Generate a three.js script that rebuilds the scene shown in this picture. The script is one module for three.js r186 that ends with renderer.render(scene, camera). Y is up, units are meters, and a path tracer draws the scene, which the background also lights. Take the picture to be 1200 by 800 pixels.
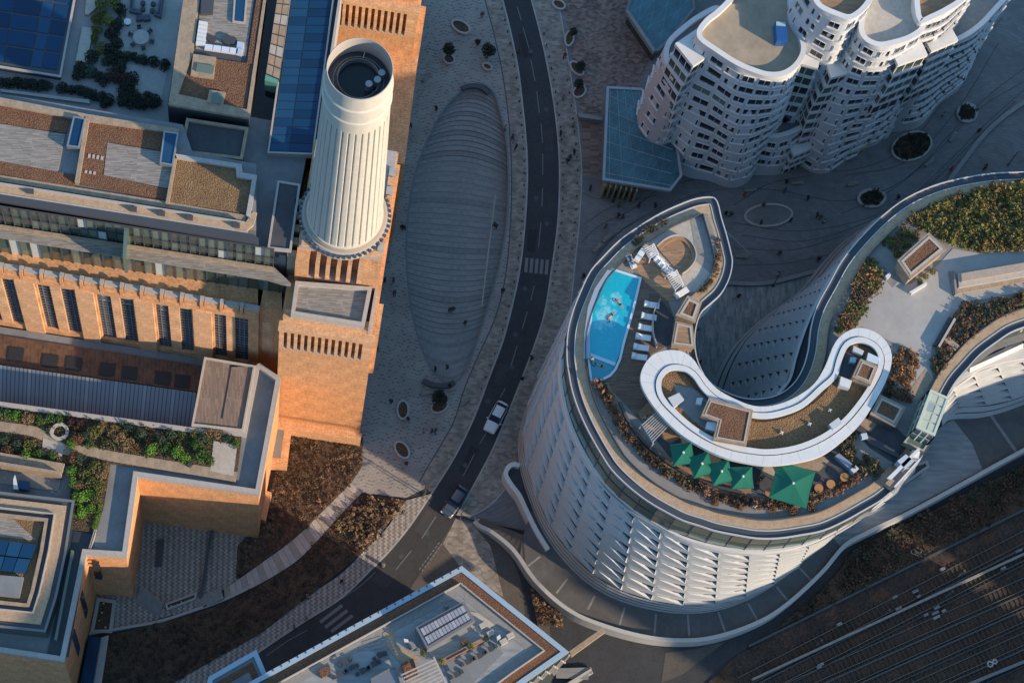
import * as THREE from 'three';
import { mergeGeometries } from 'three/addons/utils/BufferGeometryUtils.js';
import { MarchingCubes } from 'three/addons/objects/MarchingCubes.js';

// ---------------------------------------------------------------- camera
const FOCAL = 3190, NADIR = [290, 1380], CAM_H = 347;          // pixels of the 1200 x 800 photograph, metres
const nv = new THREE.Vector3(NADIR[0] - 600, NADIR[1] - 400, FOCAL).normalize();
const camR = new THREE.Vector3(Math.sqrt(1 - nv.x * nv.x), -nv.x, 0);
const dxx = -nv.x * nv.y / camR.x;
const camD = new THREE.Vector3(dxx, -nv.y, Math.sqrt(1 - dxx * dxx - nv.y * nv.y));
const camF = new THREE.Vector3().crossVectors(camR, camD);
const camC = camF.clone().multiplyScalar(CAM_H / camF.y);
const scene = new THREE.Scene();
const camera = new THREE.PerspectiveCamera(2 * Math.atan(400 / FOCAL) * 180 / Math.PI, 1.5, 1, 3000);
camera.position.copy(camC);
camera.up.copy(camD).negate();
camera.lookAt(camC.clone().add(camF));
// the point at height h that a pixel of the photograph looks at
function P(px, py, h) {
  const d = camR.clone().multiplyScalar(px - 600).addScaledVector(camD, py - 400).addScaledVector(camF, FOCAL);
  return camC.clone().addScaledVector(d, (camC.y - h) / -d.y);
}
const Q = (px, py, h) => { const p = P(px, py, h); return [p.x, p.z]; };
const QS = (pts, h) => pts.map(p => Q(p[0], p[1], h));

// ---------------------------------------------------------------- sun and sky
const SUN_ELEV = 20.5 * Math.PI / 180;
const sh = P(425, 525, 0).sub(P(507, 580, 0)).normalize().applyAxisAngle(new THREE.Vector3(0, 1, 0), 2.5 * Math.PI / 180);       // the way shadows fall on the plaza
const sunDir = new THREE.Vector3(-sh.x * Math.cos(SUN_ELEV), Math.sin(SUN_ELEV), -sh.z * Math.cos(SUN_ELEV));
const sun = new THREE.DirectionalLight(new THREE.Color().setRGB(1.0, 0.78, 0.54), 5);
sun.position.copy(sunDir).multiplyScalar(400);
sun.castShadow = true;
sun.shadow.mapSize.set(4096, 4096);
Object.assign(sun.shadow.camera, { left: -180, right: 180, top: 180, bottom: -180, near: 10, far: 900 });
sun.shadow.radius = 1.6;
scene.add(sun, sun.target);
{
  const w = 256, h = 128, data = new Float32Array(w * h * 4);
  for (let j = 0; j < h; j++) for (let i = 0; i < w; i++) {
    const el = ((j + 0.5) / h - 0.5) * Math.PI, az = ((i + 0.5) / w - 0.5) * 2 * Math.PI;
    const d = new THREE.Vector3(Math.cos(el) * Math.cos(az), Math.sin(el), Math.cos(el) * Math.sin(az));
    const up = Math.max(d.y, 0), t = Math.pow(1 - up, 3.2), c = Math.max(0, d.dot(sunDir));
    const glow = 0.40 * Math.pow(c, 24) + 0.05 * Math.pow(c, 4);
    let r = 0.152 + 0.09 * t + glow * 1.0, g = 0.325 + 0.165 * t + glow * 0.76, b = 0.555 + 0.185 * t + glow * 0.50;
    if (d.y < 0) { const k = Math.exp(d.y * 9); r = 0.05 + (r - 0.05) * k; g = 0.06 + (g - 0.06) * k; b = 0.085 + (b - 0.085) * k; }
    const o = (j * w + i) * 4; data[o] = r; data[o + 1] = g; data[o + 2] = b; data[o + 3] = 1;
  }
  const sky = new THREE.DataTexture(data, w, h, THREE.RGBAFormat, THREE.FloatType);
  sky.mapping = THREE.EquirectangularReflectionMapping; sky.magFilter = THREE.LinearFilter; sky.minFilter = THREE.LinearFilter;
  sky.wrapS = THREE.RepeatWrapping; sky.needsUpdate = true;
  scene.background = sky; scene.environment = sky;
}
const renderer = new THREE.WebGLRenderer({ antialias: true });
renderer.toneMapping = THREE.LinearToneMapping;
renderer.toneMappingExposure = 1.28;
renderer.shadowMap.enabled = true;
renderer.setSize(1024, 682);

// ---------------------------------------------------------------- small tools
function rng(seed) { let a = seed >>> 0; return () => { a = (a + 0x6D2B79F5) >>> 0; let t = a; t = Math.imul(t ^ (t >>> 15), t | 1); t ^= t + Math.imul(t ^ (t >>> 7), t | 61); return ((t ^ (t >>> 14)) >>> 0) / 4294967296; }; }
const R0 = rng(7);
const lerp = (a, b, t) => a + (b - a) * t, mix2 = (a, b, t) => [lerp(a[0], b[0], t), lerp(a[1], b[1], t)];
const clamp = (v, a = 0, b = 1) => Math.min(b, Math.max(a, v));
// smooth curve through points
function sm(pts, closed = false, per = 4) {
  const c = new THREE.CatmullRomCurve3(pts.map(p => new THREE.Vector3(p[0], 0, p[1])), closed, 'centripetal');
  const n = (closed ? pts.length : pts.length - 1) * per, out = [];
  for (let i = 0; i < (closed ? n : n + 1); i++) { const v = c.getPoint(i / n); out.push([v.x, v.z]); }
  return out;
}
function area2(p) { let s = 0; for (let i = 0; i < p.length; i++) { const a = p[i], b = p[(i + 1) % p.length]; s += a[0] * b[1] - b[0] * a[1]; } return s / 2; }
// polygon moved inwards by d (metres)
function inset(pts, d) {
  const n = pts.length, sgn = area2(pts) > 0 ? 1 : -1, out = [];
  for (let i = 0; i < n; i++) {
    const a = pts[(i + n - 1) % n], b = pts[i], c = pts[(i + 1) % n];
    let e1 = [b[0] - a[0], b[1] - a[1]], e2 = [c[0] - b[0], c[1] - b[1]];
    const l1 = Math.hypot(...e1) || 1, l2 = Math.hypot(...e2) || 1;
    const n1 = [-e1[1] / l1 * sgn, e1[0] / l1 * sgn], n2 = [-e2[1] / l2 * sgn, e2[0] / l2 * sgn];
    let m = [n1[0] + n2[0], n1[1] + n2[1]]; const k = Math.max(0.35, 1 + n1[0] * n2[0] + n1[1] * n2[1]);
    out.push([b[0] + m[0] * d / k, b[1] + m[1] * d / k]);
  }
  return out;
}
// inset with the crossed-over corners taken out
function insetClean(pts, d) {
  const q = inset(pts, d), n = pts.length, dist = (p) => { let m = 1e9; for (let i = 0; i < n; i++) { const a = pts[i], b = pts[(i + 1) % n], dx = b[0] - a[0], dz = b[1] - a[1], t = clamp(((p[0] - a[0]) * dx + (p[1] - a[1]) * dz) / (dx * dx + dz * dz || 1)); m = Math.min(m, Math.hypot(p[0] - a[0] - dx * t, p[1] - a[1] - dz * t)); } return m; };
  return q.filter(p => dist(p) > Math.abs(d) * 0.97 && (d < 0 || inside(pts, p[0], p[1])));
}
// open path moved sideways by d (positive: to the side of increasing turn)
function shift(path, d) {
  return path.map((p, i) => {
    const a = path[Math.max(0, i - 1)], b = path[Math.min(path.length - 1, i + 1)];
    const dx = b[0] - a[0], dz = b[1] - a[1], l = Math.hypot(dx, dz) || 1;
    return [p[0] - dz / l * d, p[1] + dx / l * d];
  });
}
function pathLen(p) { let s = 0; for (let i = 1; i < p.length; i++) s += Math.hypot(p[i][0] - p[i - 1][0], p[i][1] - p[i - 1][1]); return s; }
function along(p, s) {                                                    // point and direction at length s
  for (let i = 1; i < p.length; i++) {
    const dx = p[i][0] - p[i - 1][0], dz = p[i][1] - p[i - 1][1], l = Math.hypot(dx, dz);
    if (s <= l || i === p.length - 1) { const t = l ? s / l : 0; return { x: p[i - 1][0] + dx * t, z: p[i - 1][1] + dz * t, dx: dx / (l || 1), dz: dz / (l || 1), a: Math.atan2(-dz, dx) }; }
    s -= l;
  }
}
function resample(p, n) { const L = pathLen(p), o = []; for (let i = 0; i <= n; i++) { const q = along(p, L * i / n); o.push([q.x, q.z]); } return o; }
function inside(p, x, z) { let c = false; for (let i = 0, j = p.length - 1; i < p.length; j = i++) if ((p[i][1] > z) !== (p[j][1] > z) && x < (p[j][0] - p[i][0]) * (z - p[i][1]) / (p[j][1] - p[i][1]) + p[i][0]) c = !c; return c; }

class G {                                                                 // collects triangles with metre uv
  constructor() { this.p = []; this.u = []; this.c = null; }
  tri(a, b, c, ua, ub, uc) { this.p.push(...a, ...b, ...c); this.u.push(...ua, ...ub, ...uc); return this; }
  quad(a, b, c, d, ua, ub, uc, ud) {
    if (!ua) { const w = Math.hypot(b[0] - a[0], b[1] - a[1], b[2] - a[2]), h = Math.hypot(d[0] - a[0], d[1] - a[1], d[2] - a[2]); ua = [0, 0]; ub = [w, 0]; uc = [w, h]; ud = [0, h]; }
    this.tri(a, b, c, ua, ub, uc); return this.tri(a, c, d, ua, uc, ud);
  }
  flat(pts, y, holes = [], down = false) {
    const cv = p => p.map(q => new THREE.Vector2(q[0], q[1]));
    let c = cv(pts), hs = holes.map(cv);
    if (THREE.ShapeUtils.isClockWise(c)) c.reverse();
    hs = hs.map(h => THREE.ShapeUtils.isClockWise(h) ? h : h.reverse());
    const all = c.concat(...hs);
    for (const f of THREE.ShapeUtils.triangulateShape(c, hs)) {
      const v = (down ? f : [f[0], f[2], f[1]]).map(i => all[i]);
      this.tri(...v.map(q => [q.x, y, q.y]), ...v.map(q => [q.x, q.y]));
    }
    return this;
  }
  walls(pts, y0, y1, closed = true, flip = false) {
    const n = pts.length; let s = 0; const ccw = (area2(pts) > 0) !== flip;
    for (let i = 0; i < (closed ? n : n - 1); i++) {
      const a = pts[i], b = pts[(i + 1) % n], l = Math.hypot(b[0] - a[0], b[1] - a[1]);
      if (l < 1e-6) continue;
      const A = [a[0], y0, a[1]], B = [b[0], y0, b[1]], C = [b[0], y1, b[1]], D = [a[0], y1, a[1]];
      if (ccw) this.quad(B, A, D, C, [s + l, y0], [s, y0], [s, y1], [s + l, y1]); else this.quad(A, B, C, D, [s, y0], [s + l, y0], [s + l, y1], [s, y1]);
      s += l;
    }
    return this;
  }
  prism(pts, y0, y1, holes = [], bottom = false) { this.flat(pts, y1, holes); this.walls(pts, y0, y1); holes.forEach(h => this.walls(h, y0, y1, true, true)); if (bottom) this.flat(pts, y0, holes, true); return this; }
  ring(a, b, y0, y1) {                                                     // same-length outer and inner loops
    const n = a.length; let s = 0;
    for (let i = 0; i < n; i++) {
      const j = (i + 1) % n, l = Math.hypot(a[j][0] - a[i][0], a[j][1] - a[i][1]), w = Math.hypot(a[i][0] - b[i][0], a[i][1] - b[i][1]);
      const q = [[a[i][0], y1, a[i][1]], [a[j][0], y1, a[j][1]], [b[j][0], y1, b[j][1]], [b[i][0], y1, b[i][1]]], uv = [[s, 0], [s + l, 0], [s + l, w], [s, w]];
      if (area2(a) > 0) this.quad(q[3], q[2], q[1], q[0], uv[3], uv[2], uv[1], uv[0]); else this.quad(...q, ...uv);
      s += l;
    }
    if (y1 > y0) { this.walls(a, y0, y1); this.walls(b, y0, y1, true, true); }
    return this;
  }
  band(a, b, y0, y1) {                                                     // open strip between two equal paths
    const n = a.length; let s = 0;
    for (let i = 0; i < n - 1; i++) {
      const l = Math.hypot(a[i + 1][0] - a[i][0], a[i + 1][1] - a[i][1]), w = Math.hypot(a[i][0] - b[i][0], a[i][1] - b[i][1]);
      const A = [a[i][0], y1, a[i][1]], B = [a[i + 1][0], y1, a[i + 1][1]], C = [b[i + 1][0], y1, b[i + 1][1]], D = [b[i][0], y1, b[i][1]];
      const up = (B[0] - A[0]) * (D[2] - A[2]) - (B[2] - A[2]) * (D[0] - A[0]) < 0;
      if (up) this.quad(A, B, C, D, [s, 0], [s + l, 0], [s + l, w], [s, w]); else this.quad(B, A, D, C, [s + l, 0], [s, 0], [s, w], [s + l, w]);
      s += l;
    }
    if (y1 > y0) { const loop = a.concat(b.slice().reverse()); this.walls(loop, y0, y1); }
    return this;
  }
  box(cx, cz, w, d, y0, y1, ang = 0) {
    const c = Math.cos(ang), s = Math.sin(ang), pt = (x, z) => [cx + x * c + z * s, cz - x * s + z * c];
    return this.prism([pt(-w / 2, -d / 2), pt(w / 2, -d / 2), pt(w / 2, d / 2), pt(-w / 2, d / 2)], y0, y1, [], true);
  }
  bar(a, b, w, t = w) {                                                    // square bar between two points
    const A = new THREE.Vector3(...a), B = new THREE.Vector3(...b), d = B.clone().sub(A), L = d.length();
    const g = new THREE.BoxGeometry(w, L, t).toNonIndexed();
    const m = new THREE.Matrix4().compose(A.add(B).multiplyScalar(0.5), new THREE.Quaternion().setFromUnitVectors(new THREE.Vector3(0, 1, 0), d.normalize()), new THREE.Vector3(1, 1, 1));
    g.applyMatrix4(m); return this.add(g);
  }
  cyl(x, z, r, y0, y1, seg = 10, r2 = r) { const g = new THREE.CylinderGeometry(r2, r, y1 - y0, seg).toNonIndexed(); g.translate(x, (y0 + y1) / 2, z); return this.add(g); }
  add(g) { if (g.index) g = g.toNonIndexed(); const p = g.attributes.position.array, u = g.attributes.uv.array; for (let i = 0; i < p.length; i++) this.p.push(p[i]); for (let i = 0; i < u.length; i++) this.u.push(u[i]); return this; }
  geo(smooth = false) {
    const g = new THREE.BufferGeometry();
    g.setAttribute('position', new THREE.Float32BufferAttribute(this.p, 3)); g.setAttribute('uv', new THREE.Float32BufferAttribute(this.u, 2));
    g.computeVertexNormals(); return g;
  }
}
const g = () => new G();

const used = {};
const numbered = n => { used[n] = (used[n] || 0) + 1; return used[n] === 1 ? n : n + '_' + String(used[n] - 1).padStart(3, '0'); };
const origin = new WeakMap();
// a thing: Group at its base; parts are given in world metres and moved into the group
function thing(name, label, category, at = [0, 0, 0], group) {
  const o = new THREE.Group(); o.name = numbered(name); o.position.set(...at); o.userData = { label, category }; if (group) o.userData.group = group;
  origin.set(o, at); scene.add(o); return o;
}
function part(parent, name, geo, mat, extra) {
  if (geo instanceof G) geo = geo.geo();
  const at = origin.get(parent); geo.translate(-at[0], -at[1], -at[2]);
  const m = new THREE.Mesh(geo, mat); m.name = name; m.castShadow = m.receiveShadow = true; parent.add(m); origin.set(m, at);
  if (extra) Object.assign(m.userData, extra); return m;
}
function raw(parent, name, geo, mat, pos, rot = 0, scl) {                    // shared geometry at a place inside the thing
  const at = origin.get(parent), m = new THREE.Mesh(geo, mat); m.name = name; m.castShadow = m.receiveShadow = true;
  m.position.set(pos[0] - at[0], pos[1] - at[1], pos[2] - at[2]); m.rotation.y = rot; if (scl) m.scale.set(...scl); parent.add(m); origin.set(m, [0, 0, 0]); return m;
}
function structure(name, geo, mat) {
  if (geo instanceof G) geo = geo.geo();
  const m = new THREE.Mesh(geo, mat); m.name = numbered(name); m.userData.kind = 'structure'; m.castShadow = m.receiveShadow = true; scene.add(m); origin.set(m, [0, 0, 0]); return m;
}
function single(name, label, category, geo, mat, group) {
  if (geo instanceof G) geo = geo.geo();
  geo.computeBoundingBox(); const b = geo.boundingBox, at = [(b.min.x + b.max.x) / 2, b.min.y, (b.min.z + b.max.z) / 2];
  geo.translate(-at[0], -at[1], -at[2]);
  const m = new THREE.Mesh(geo, mat); m.name = numbered(name); m.position.set(...at); m.userData = { label, category }; if (group) m.userData.group = group;
  m.castShadow = m.receiveShadow = true; scene.add(m); return m;
}
function dup(o, pos, rot, label, group, scl) {
  const c = o.clone(); c.name = numbered(o.name.replace(/_\d{3}$/, '')); c.position.set(...pos); c.rotation.y = rot || 0; c.userData = { ...o.userData };
  if (label) c.userData.label = label; if (group) c.userData.group = group; if (scl) c.scale.set(...scl); scene.add(c); return c;
}

// ---------------------------------------------------------------- materials
function hash(x, y, s) { let h = Math.imul(x | 0, 374761393) ^ Math.imul(y | 0, 668265263) ^ Math.imul(s | 0, 2147483647); h = Math.imul(h ^ (h >>> 13), 1274126177); return ((h ^ (h >>> 16)) >>> 0) / 4294967296; }
function vnoise(x, y, per, s) {                                           // tiling value noise
  const xi = Math.floor(x), yi = Math.floor(y), fx = x - xi, fy = y - yi, m = v => ((v % per) + per) % per, q = t => t * t * (3 - 2 * t);
  const a = hash(m(xi), m(yi), s), b = hash(m(xi + 1), m(yi), s), c = hash(m(xi), m(yi + 1), s), d = hash(m(xi + 1), m(yi + 1), s);
  return lerp(lerp(a, b, q(fx)), lerp(c, d, q(fx)), q(fy));
}
function fbm(u, v, base, oct, s) { let f = 0, a = 0.5, n = 0; for (let i = 0; i < oct; i++) { f += a * vnoise(u * base, v * base, base, s + i); n += a; a *= 0.55; base *= 2; } return f / n; }
const toS = v => Math.round(255 * clamp(v <= 0.0031308 ? 12.92 * v : 1.055 * Math.pow(v, 1 / 2.4) - 0.055));
function tex(size, metres, fn, data = false) {                            // fn(u, v) gives linear [r, g, b] or a grey value
  const a = new Uint8Array(size * size * 4);
  for (let j = 0; j < size; j++) for (let i = 0; i < size; i++) {
    let c = fn((i + 0.5) / size, (j + 0.5) / size); if (!Array.isArray(c)) c = [c, c, c];
    const o = (j * size + i) * 4; for (let k = 0; k < 3; k++) a[o + k] = data ? Math.round(255 * clamp(c[k])) : toS(c[k]); a[o + 3] = 255;
  }
  const t = new THREE.DataTexture(a, size, size); t.wrapS = t.wrapT = THREE.RepeatWrapping; t.magFilter = THREE.LinearFilter; t.minFilter = THREE.LinearMipmapLinearFilter; t.generateMipmaps = true;
  t.repeat.set(1 / metres, 1 / metres); if (!data) t.colorSpace = THREE.SRGBColorSpace; t.needsUpdate = true; return t;
}
const rgb = (r, g_, b) => new THREE.Color().setRGB(r, g_, b);
const M = (r, g_, b, rough = 0.8, more = {}) => new THREE.MeshPhysicalMaterial({ color: rgb(r, g_, b), roughness: rough, side: THREE.DoubleSide, ...more });
const MT = (map, rough = 0.85, more = {}) => new THREE.MeshPhysicalMaterial({ map, roughness: rough, side: THREE.DoubleSide, ...more });
const speckle = (c, amp, size, base, s, coarse = 0.35) => tex(256, size, (u, v) => { const f = (1 - coarse) * fbm(u, v, base, 3, s) + coarse * fbm(u, v, 4, 3, s + 9); const k = 1 + amp * (f - 0.5) * 2; return [c[0] * k, c[1] * k, c[2] * k]; });
// brick: courses 75 mm high with tone patches
const brickTex = (c, s) => tex(512, 6, (u, v) => {
  const row = Math.floor(v * 80), x = u * 27 + (row % 2) * 0.5, col = Math.floor(x) % 27, fy = v * 80 - row, fx = x - Math.floor(x);
  const b = 0.78 + 0.44 * hash(col, row, s), p = 0.72 + 0.56 * fbm(u, v, 5, 5, s + 3), streak = 0.9 + 0.2 * vnoise(u * 40, v * 5, 40, s + 5);
  const mort = (fy < 0.12 || fx < 0.05) ? 1.12 : 1; const k = b * p * streak * mort; return [c[0] * k, c[1] * k * (mort > 1 ? 1.1 : 1), c[2] * k * (mort > 1 ? 1.25 : 1)];
});
const mat = {
  brick: MT(brickTex([0.60, 0.305, 0.145], 3), 0.92), brickPale: MT(brickTex([0.63, 0.36, 0.195], 5), 0.9),
  stone: MT(speckle([0.36, 0.275, 0.20], 0.55, 2.2, 32, 11), 0.92),
  gravel: MT(speckle([0.42, 0.30, 0.20], 0.8, 1.6, 32, 14), 0.95),
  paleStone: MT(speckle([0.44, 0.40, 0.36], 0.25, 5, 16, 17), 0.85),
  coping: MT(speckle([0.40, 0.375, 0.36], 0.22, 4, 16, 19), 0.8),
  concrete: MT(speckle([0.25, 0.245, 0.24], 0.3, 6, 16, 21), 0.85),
  roofGrey: MT(speckle([0.20, 0.21, 0.225], 0.32, 9, 16, 23, 0.6), 0.8),
  roofDark: MT(speckle([0.062, 0.066, 0.078], 0.4, 9, 16, 24, 0.6), 0.75),
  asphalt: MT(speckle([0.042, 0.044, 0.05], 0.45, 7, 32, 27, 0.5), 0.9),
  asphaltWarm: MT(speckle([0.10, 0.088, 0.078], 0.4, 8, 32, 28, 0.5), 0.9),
  sedum: MT(tex(512, 5, (u, v) => { const a = fbm(u, v, 64, 2, 41), b = fbm(u, v, 5, 4, 45), k = 0.35 + 1.3 * a; return [lerp(0.18, 0.27, b) * k, lerp(0.10, 0.17, b) * k, lerp(0.055, 0.085, b) * k]; }), 0.95, { bumpMap: tex(256, 5, (u, v) => fbm(u, v, 64, 2, 41), true), bumpScale: 0.12 }),
  sedumRed: MT(tex(512, 5, (u, v) => { const a = fbm(u, v, 64, 2, 51), b = fbm(u, v, 5, 4, 55), k = 0.4 + 1.2 * a; return [lerp(0.155, 0.21, b) * k, lerp(0.07, 0.115, b) * k, lerp(0.045, 0.062, b) * k]; }), 0.95, { bumpMap: tex(256, 5, (u, v) => fbm(u, v, 64, 2, 51), true), bumpScale: 0.12 }),
  soil: MT(tex(512, 6, (u, v) => { const a = fbm(u, v, 48, 3, 61), b = fbm(u, v, 6, 3, 65), k = 0.3 + 1.4 * a; return [lerp(0.065, 0.11, b) * k, lerp(0.043, 0.07, b) * k, lerp(0.03, 0.045, b) * k]; }), 0.97, { bumpMap: tex(256, 6, (u, v) => fbm(u, v, 48, 3, 61), true), bumpScale: 0.1 }),
  ballast: MT(tex(512, 18, (u, v) => { const a = fbm(u, v, 90, 2, 71), b = fbm(u, v, 6, 4, 73), r = clamp((fbm(u, v, 9, 3, 76) - 0.5) * 4), k = (0.35 + 1.3 * a) * (0.55 + 0.9 * b); return [lerp(0.048, 0.085, r) * k, lerp(0.035, 0.047, r) * k, lerp(0.029, 0.032, r) * k]; }), 0.97),
  white: MT(tex(512, 9, (u, v) => { const a = fbm(u, v, 7, 4, 79), s = vnoise(u * 70, v * 4, 70, 80), k = 0.86 + 0.16 * a - 0.07 * s * a; return [0.72 * k, 0.725 * k, 0.735 * k]; }), 0.5), whitePanel: MT(speckle([0.54, 0.565, 0.59], 0.06, 6, 16, 75), 0.42), whiteWarm: MT(speckle([0.70, 0.68, 0.65], 0.08, 8, 16, 77), 0.5),
  chimney: MT(tex(512, 14, (u, v) => { const a = fbm(u, v, 24, 3, 81), s = vnoise(u * 64, v * 3, 64, 84), k = 0.88 + 0.16 * a - 0.14 * s * s * fbm(u, v, 6, 3, 87); return [0.60 * k, 0.572 * k, 0.505 * k]; }), 0.8),
  steel: M(0.34, 0.36, 0.38, 0.4, { metalness: 0.6 }), dark: M(0.022, 0.025, 0.032, 0.6), darkGrey: M(0.06, 0.066, 0.08, 0.6), midGrey: M(0.16, 0.17, 0.19, 0.6),
  glassBlue: M(0.008, 0.045, 0.115, 0.12, { specularIntensity: 0.6 }), glassBlue2: M(0.014, 0.065, 0.15, 0.18, { specularIntensity: 0.6 }), glassBlue3: M(0.006, 0.032, 0.085, 0.1, { specularIntensity: 0.6 }),
  glassGreen: M(0.075, 0.115, 0.10, 0.1), glassGreen2: M(0.13, 0.18, 0.155, 0.15), glassGreen3: M(0.04, 0.06, 0.056, 0.08), glassWarm: M(0.16, 0.14, 0.10, 0.2),
  glassDark: M(0.014, 0.02, 0.03, 0.12, { specularIntensity: 0.6 }), blind: M(0.5, 0.56, 0.55, 0.4),
  teal: MT(tex(512, 9, (u, v) => { const a = fbm(u, v, 6, 4, 91), l = Math.min(...[0, 1, 2].map(i => Math.abs(((u * (3 + i) + v * (5 - 2 * i) + 0.15 * a) % 1) - 0.5))) < 0.02 ? 1.5 : 1; return [0.055 * (0.6 + 0.8 * a) * l, 0.14 * (0.6 + 0.8 * a) * l, 0.18 * (0.6 + 0.8 * a) * l]; }), 0.25),
  deckGrey: MT(tex(512, 4, (u, v) => { const r = Math.floor(v * 27), k = (0.75 + 0.5 * hash(Math.floor(u * 3 + hash(r, 1, 5) * 3), r, 7)) * (0.85 + 0.3 * vnoise(u * 6, v * 108, 108, 8)) * (v * 27 - r < 0.1 ? 0.55 : 1); return [0.27 * k, 0.245 * k, 0.225 * k]; }), 0.85),
  deckBrown: MT(tex(512, 4, (u, v) => { const r = Math.floor(v * 27), k = (0.7 + 0.6 * hash(Math.floor(u * 3 + hash(r, 1, 15) * 3), r, 17)) * (v * 27 - r < 0.1 ? 0.5 : 1); return [0.165 * k, 0.105 * k, 0.078 * k]; }), 0.8),
  deckTan: MT(tex(512, 4, (u, v) => { const r = Math.floor(v * 20), k = (0.78 + 0.44 * hash(Math.floor(u * 3 + hash(r, 1, 15) * 3), r, 27)) * (v * 20 - r < 0.1 ? 0.55 : 1); return [0.33 * k, 0.20 * k, 0.12 * k]; }), 0.8),
  // wavy bands of dark and pale setts
  plaza: MT(tex(1024, 12, (u, v) => {
    const w = 0.3 * Math.sin(u * 2 * Math.PI * 6) , row = Math.floor(v * 26 + w), x = u * 22 + (row % 2) * 0.5, col = Math.floor(x), fx = x - col, fy = v * 26 + w - row;
    const h_ = hash(((col % 22) + 22) % 22, ((row % 26) + 26) % 26, 101), lens = Math.hypot((fx - 0.5) / 0.46, (fy - 0.5) / 0.32) < 1;
    const k = (lens ? (h_ < 0.45 ? 0.68 : 0.94) : 1.06) * (0.72 + 0.56 * fbm(u, v, 5, 4, 103)) * (0.85 + 0.3 * fbm(u, v, 96, 2, 105)); return [0.285 * k, 0.272 * k, 0.26 * k];
  }), 0.85),
  street: MT(tex(1024, 16, (u, v) => {
    const a = fbm(u, v, 4, 3, 111), y = v * 40 + 2.2 * Math.sin(u * 2 * Math.PI + 1.3 * Math.sin(v * 2 * Math.PI)), row = Math.floor(y), x = u * 20 + hash(((row % 40) + 40) % 40, 3, 4) , col = Math.floor(x);
    const k = (0.86 + 0.22 * hash(((col % 20) + 20) % 20, ((row % 40) + 40) % 40, 113)) * (y - row < 0.14 ? 0.78 : 1) * (0.8 + 0.4 * a); return [0.185 * k, 0.182 * k, 0.188 * k];
  }), 0.85),
  brownPaving: MT(tex(512, 8, (u, v) => { const row = Math.floor(v * 36), x = u * 18 + (row % 2) * 0.5, col = Math.floor(x) % 18, k = (0.55 + 0.8 * hash(col, row, 121)) * (0.75 + 0.5 * fbm(u, v, 5, 3, 123)); return [0.215 * k, 0.155 * k, 0.135 * k]; }), 0.9),
  footway: MT(tex(512, 7, (u, v) => { const row = Math.floor(v * 24), x = u * 12 + (row % 2) * 0.5, col = Math.floor(x) % 12, k = (0.68 + 0.55 * hash(col, row, 131)) * (0.7 + 0.6 * fbm(u, v, 5, 4, 133)); return [0.27 * k, 0.235 * k, 0.205 * k]; }), 0.88),
  herring: MT(tex(512, 5, (u, v) => { const r = Math.floor(v * 20), x = u * 14 + (r % 2) * 0.5, c = Math.floor(x) % 14, k = ((r + c) % 2 ? 1.15 : 0.62) * (0.8 + 0.4 * hash(c, r, 141)); return [0.31 * k, 0.28 * k, 0.26 * k]; }), 0.88),
  podium: MT(tex(512, 12, (u, v) => { const a = fbm(u, v, 5, 4, 151), s = vnoise(u * 6 + 0.6 * Math.sin(v * 12.57), v * 42, 42, 153), k = 0.6 + 0.45 * a + 0.4 * s; return [0.26 * k, 0.27 * k, 0.28 * k]; }), 0.6),
  marking: M(0.19, 0.192, 0.195, 0.85), kerb: MT(speckle([0.36, 0.35, 0.34], 0.25, 4, 16, 161), 0.85),
  wood: M(0.42, 0.20, 0.075, 0.6), umbrella: M(0.003, 0.125, 0.082, 0.85), furniture: M(0.05, 0.055, 0.07, 0.7), cushion: M(0.74, 0.74, 0.75, 0.85), cushionDark: M(0.09, 0.10, 0.14, 0.85),
  rail: M(0.13, 0.118, 0.106, 0.5, { metalness: 0.4 }), sleeper: M(0.055, 0.042, 0.034, 0.95), copper: MT(tex(256, 4, (u, v) => { const k = (0.5 + fbm(u, v, 8, 4, 171)) * ((u * 8) % 1 < 0.1 ? 0.5 : 1); return [0.155 * k, 0.085 * k, 0.055 * k]; }), 0.6, { metalness: 0.2 }),
  zinc: M(0.20, 0.215, 0.25, 0.35, { metalness: 0.3 }), zincDark: M(0.05, 0.055, 0.07, 0.4, { metalness: 0.3 }),
};
// ================================================================ GROUND
const leafLoop = sm(QS([[561, 97], [540, 107], [520, 128], [500, 165], [486, 205], [478, 250], [476, 300], [480, 350], [487, 385], [496, 413], [508, 436], [522, 448], [536, 446], [548, 430], [558, 403], [569, 370], [583, 320], [593, 270], [596, 220], [594, 170], [586, 130], [577, 106]], 0.12), true, 4);
structure('ground', g().flat([[-700, -700], [700, -700], [700, 700], [-700, 700]], 0, [leafLoop]), mat.asphalt);
const RLp = [[575, -60], [583, -25], [590, 0], [600, 40], [608, 80], [613, 120], [617, 160], [619, 200], [617, 250], [611, 310], [602, 355], [590, 400], [575, 440], [556, 490], [535, 533], [507, 578], [482, 615], [455, 648], [435, 668], [402, 700], [360, 727], [310, 760], [262, 795], [200, 835]];
const RRp = [[604, -65], [613, -30], [622, 0], [635, 50], [645, 100], [652, 150], [655, 200], [653, 260], [645, 320], [637, 368], [627, 400], [610, 445], [592, 490], [577, 525], [556, 565], [535, 603], [515, 635], [495, 665], [470, 695], [440, 722], [400, 750], [350, 785], [300, 820]];
const RL = sm(QS(RLp, 0), false, 4), RR = sm(QS(RRp, 0), false, 4);
structure('road', g().flat(RL.concat(RR.slice().reverse()), 0.006), mat.asphalt);
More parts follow.
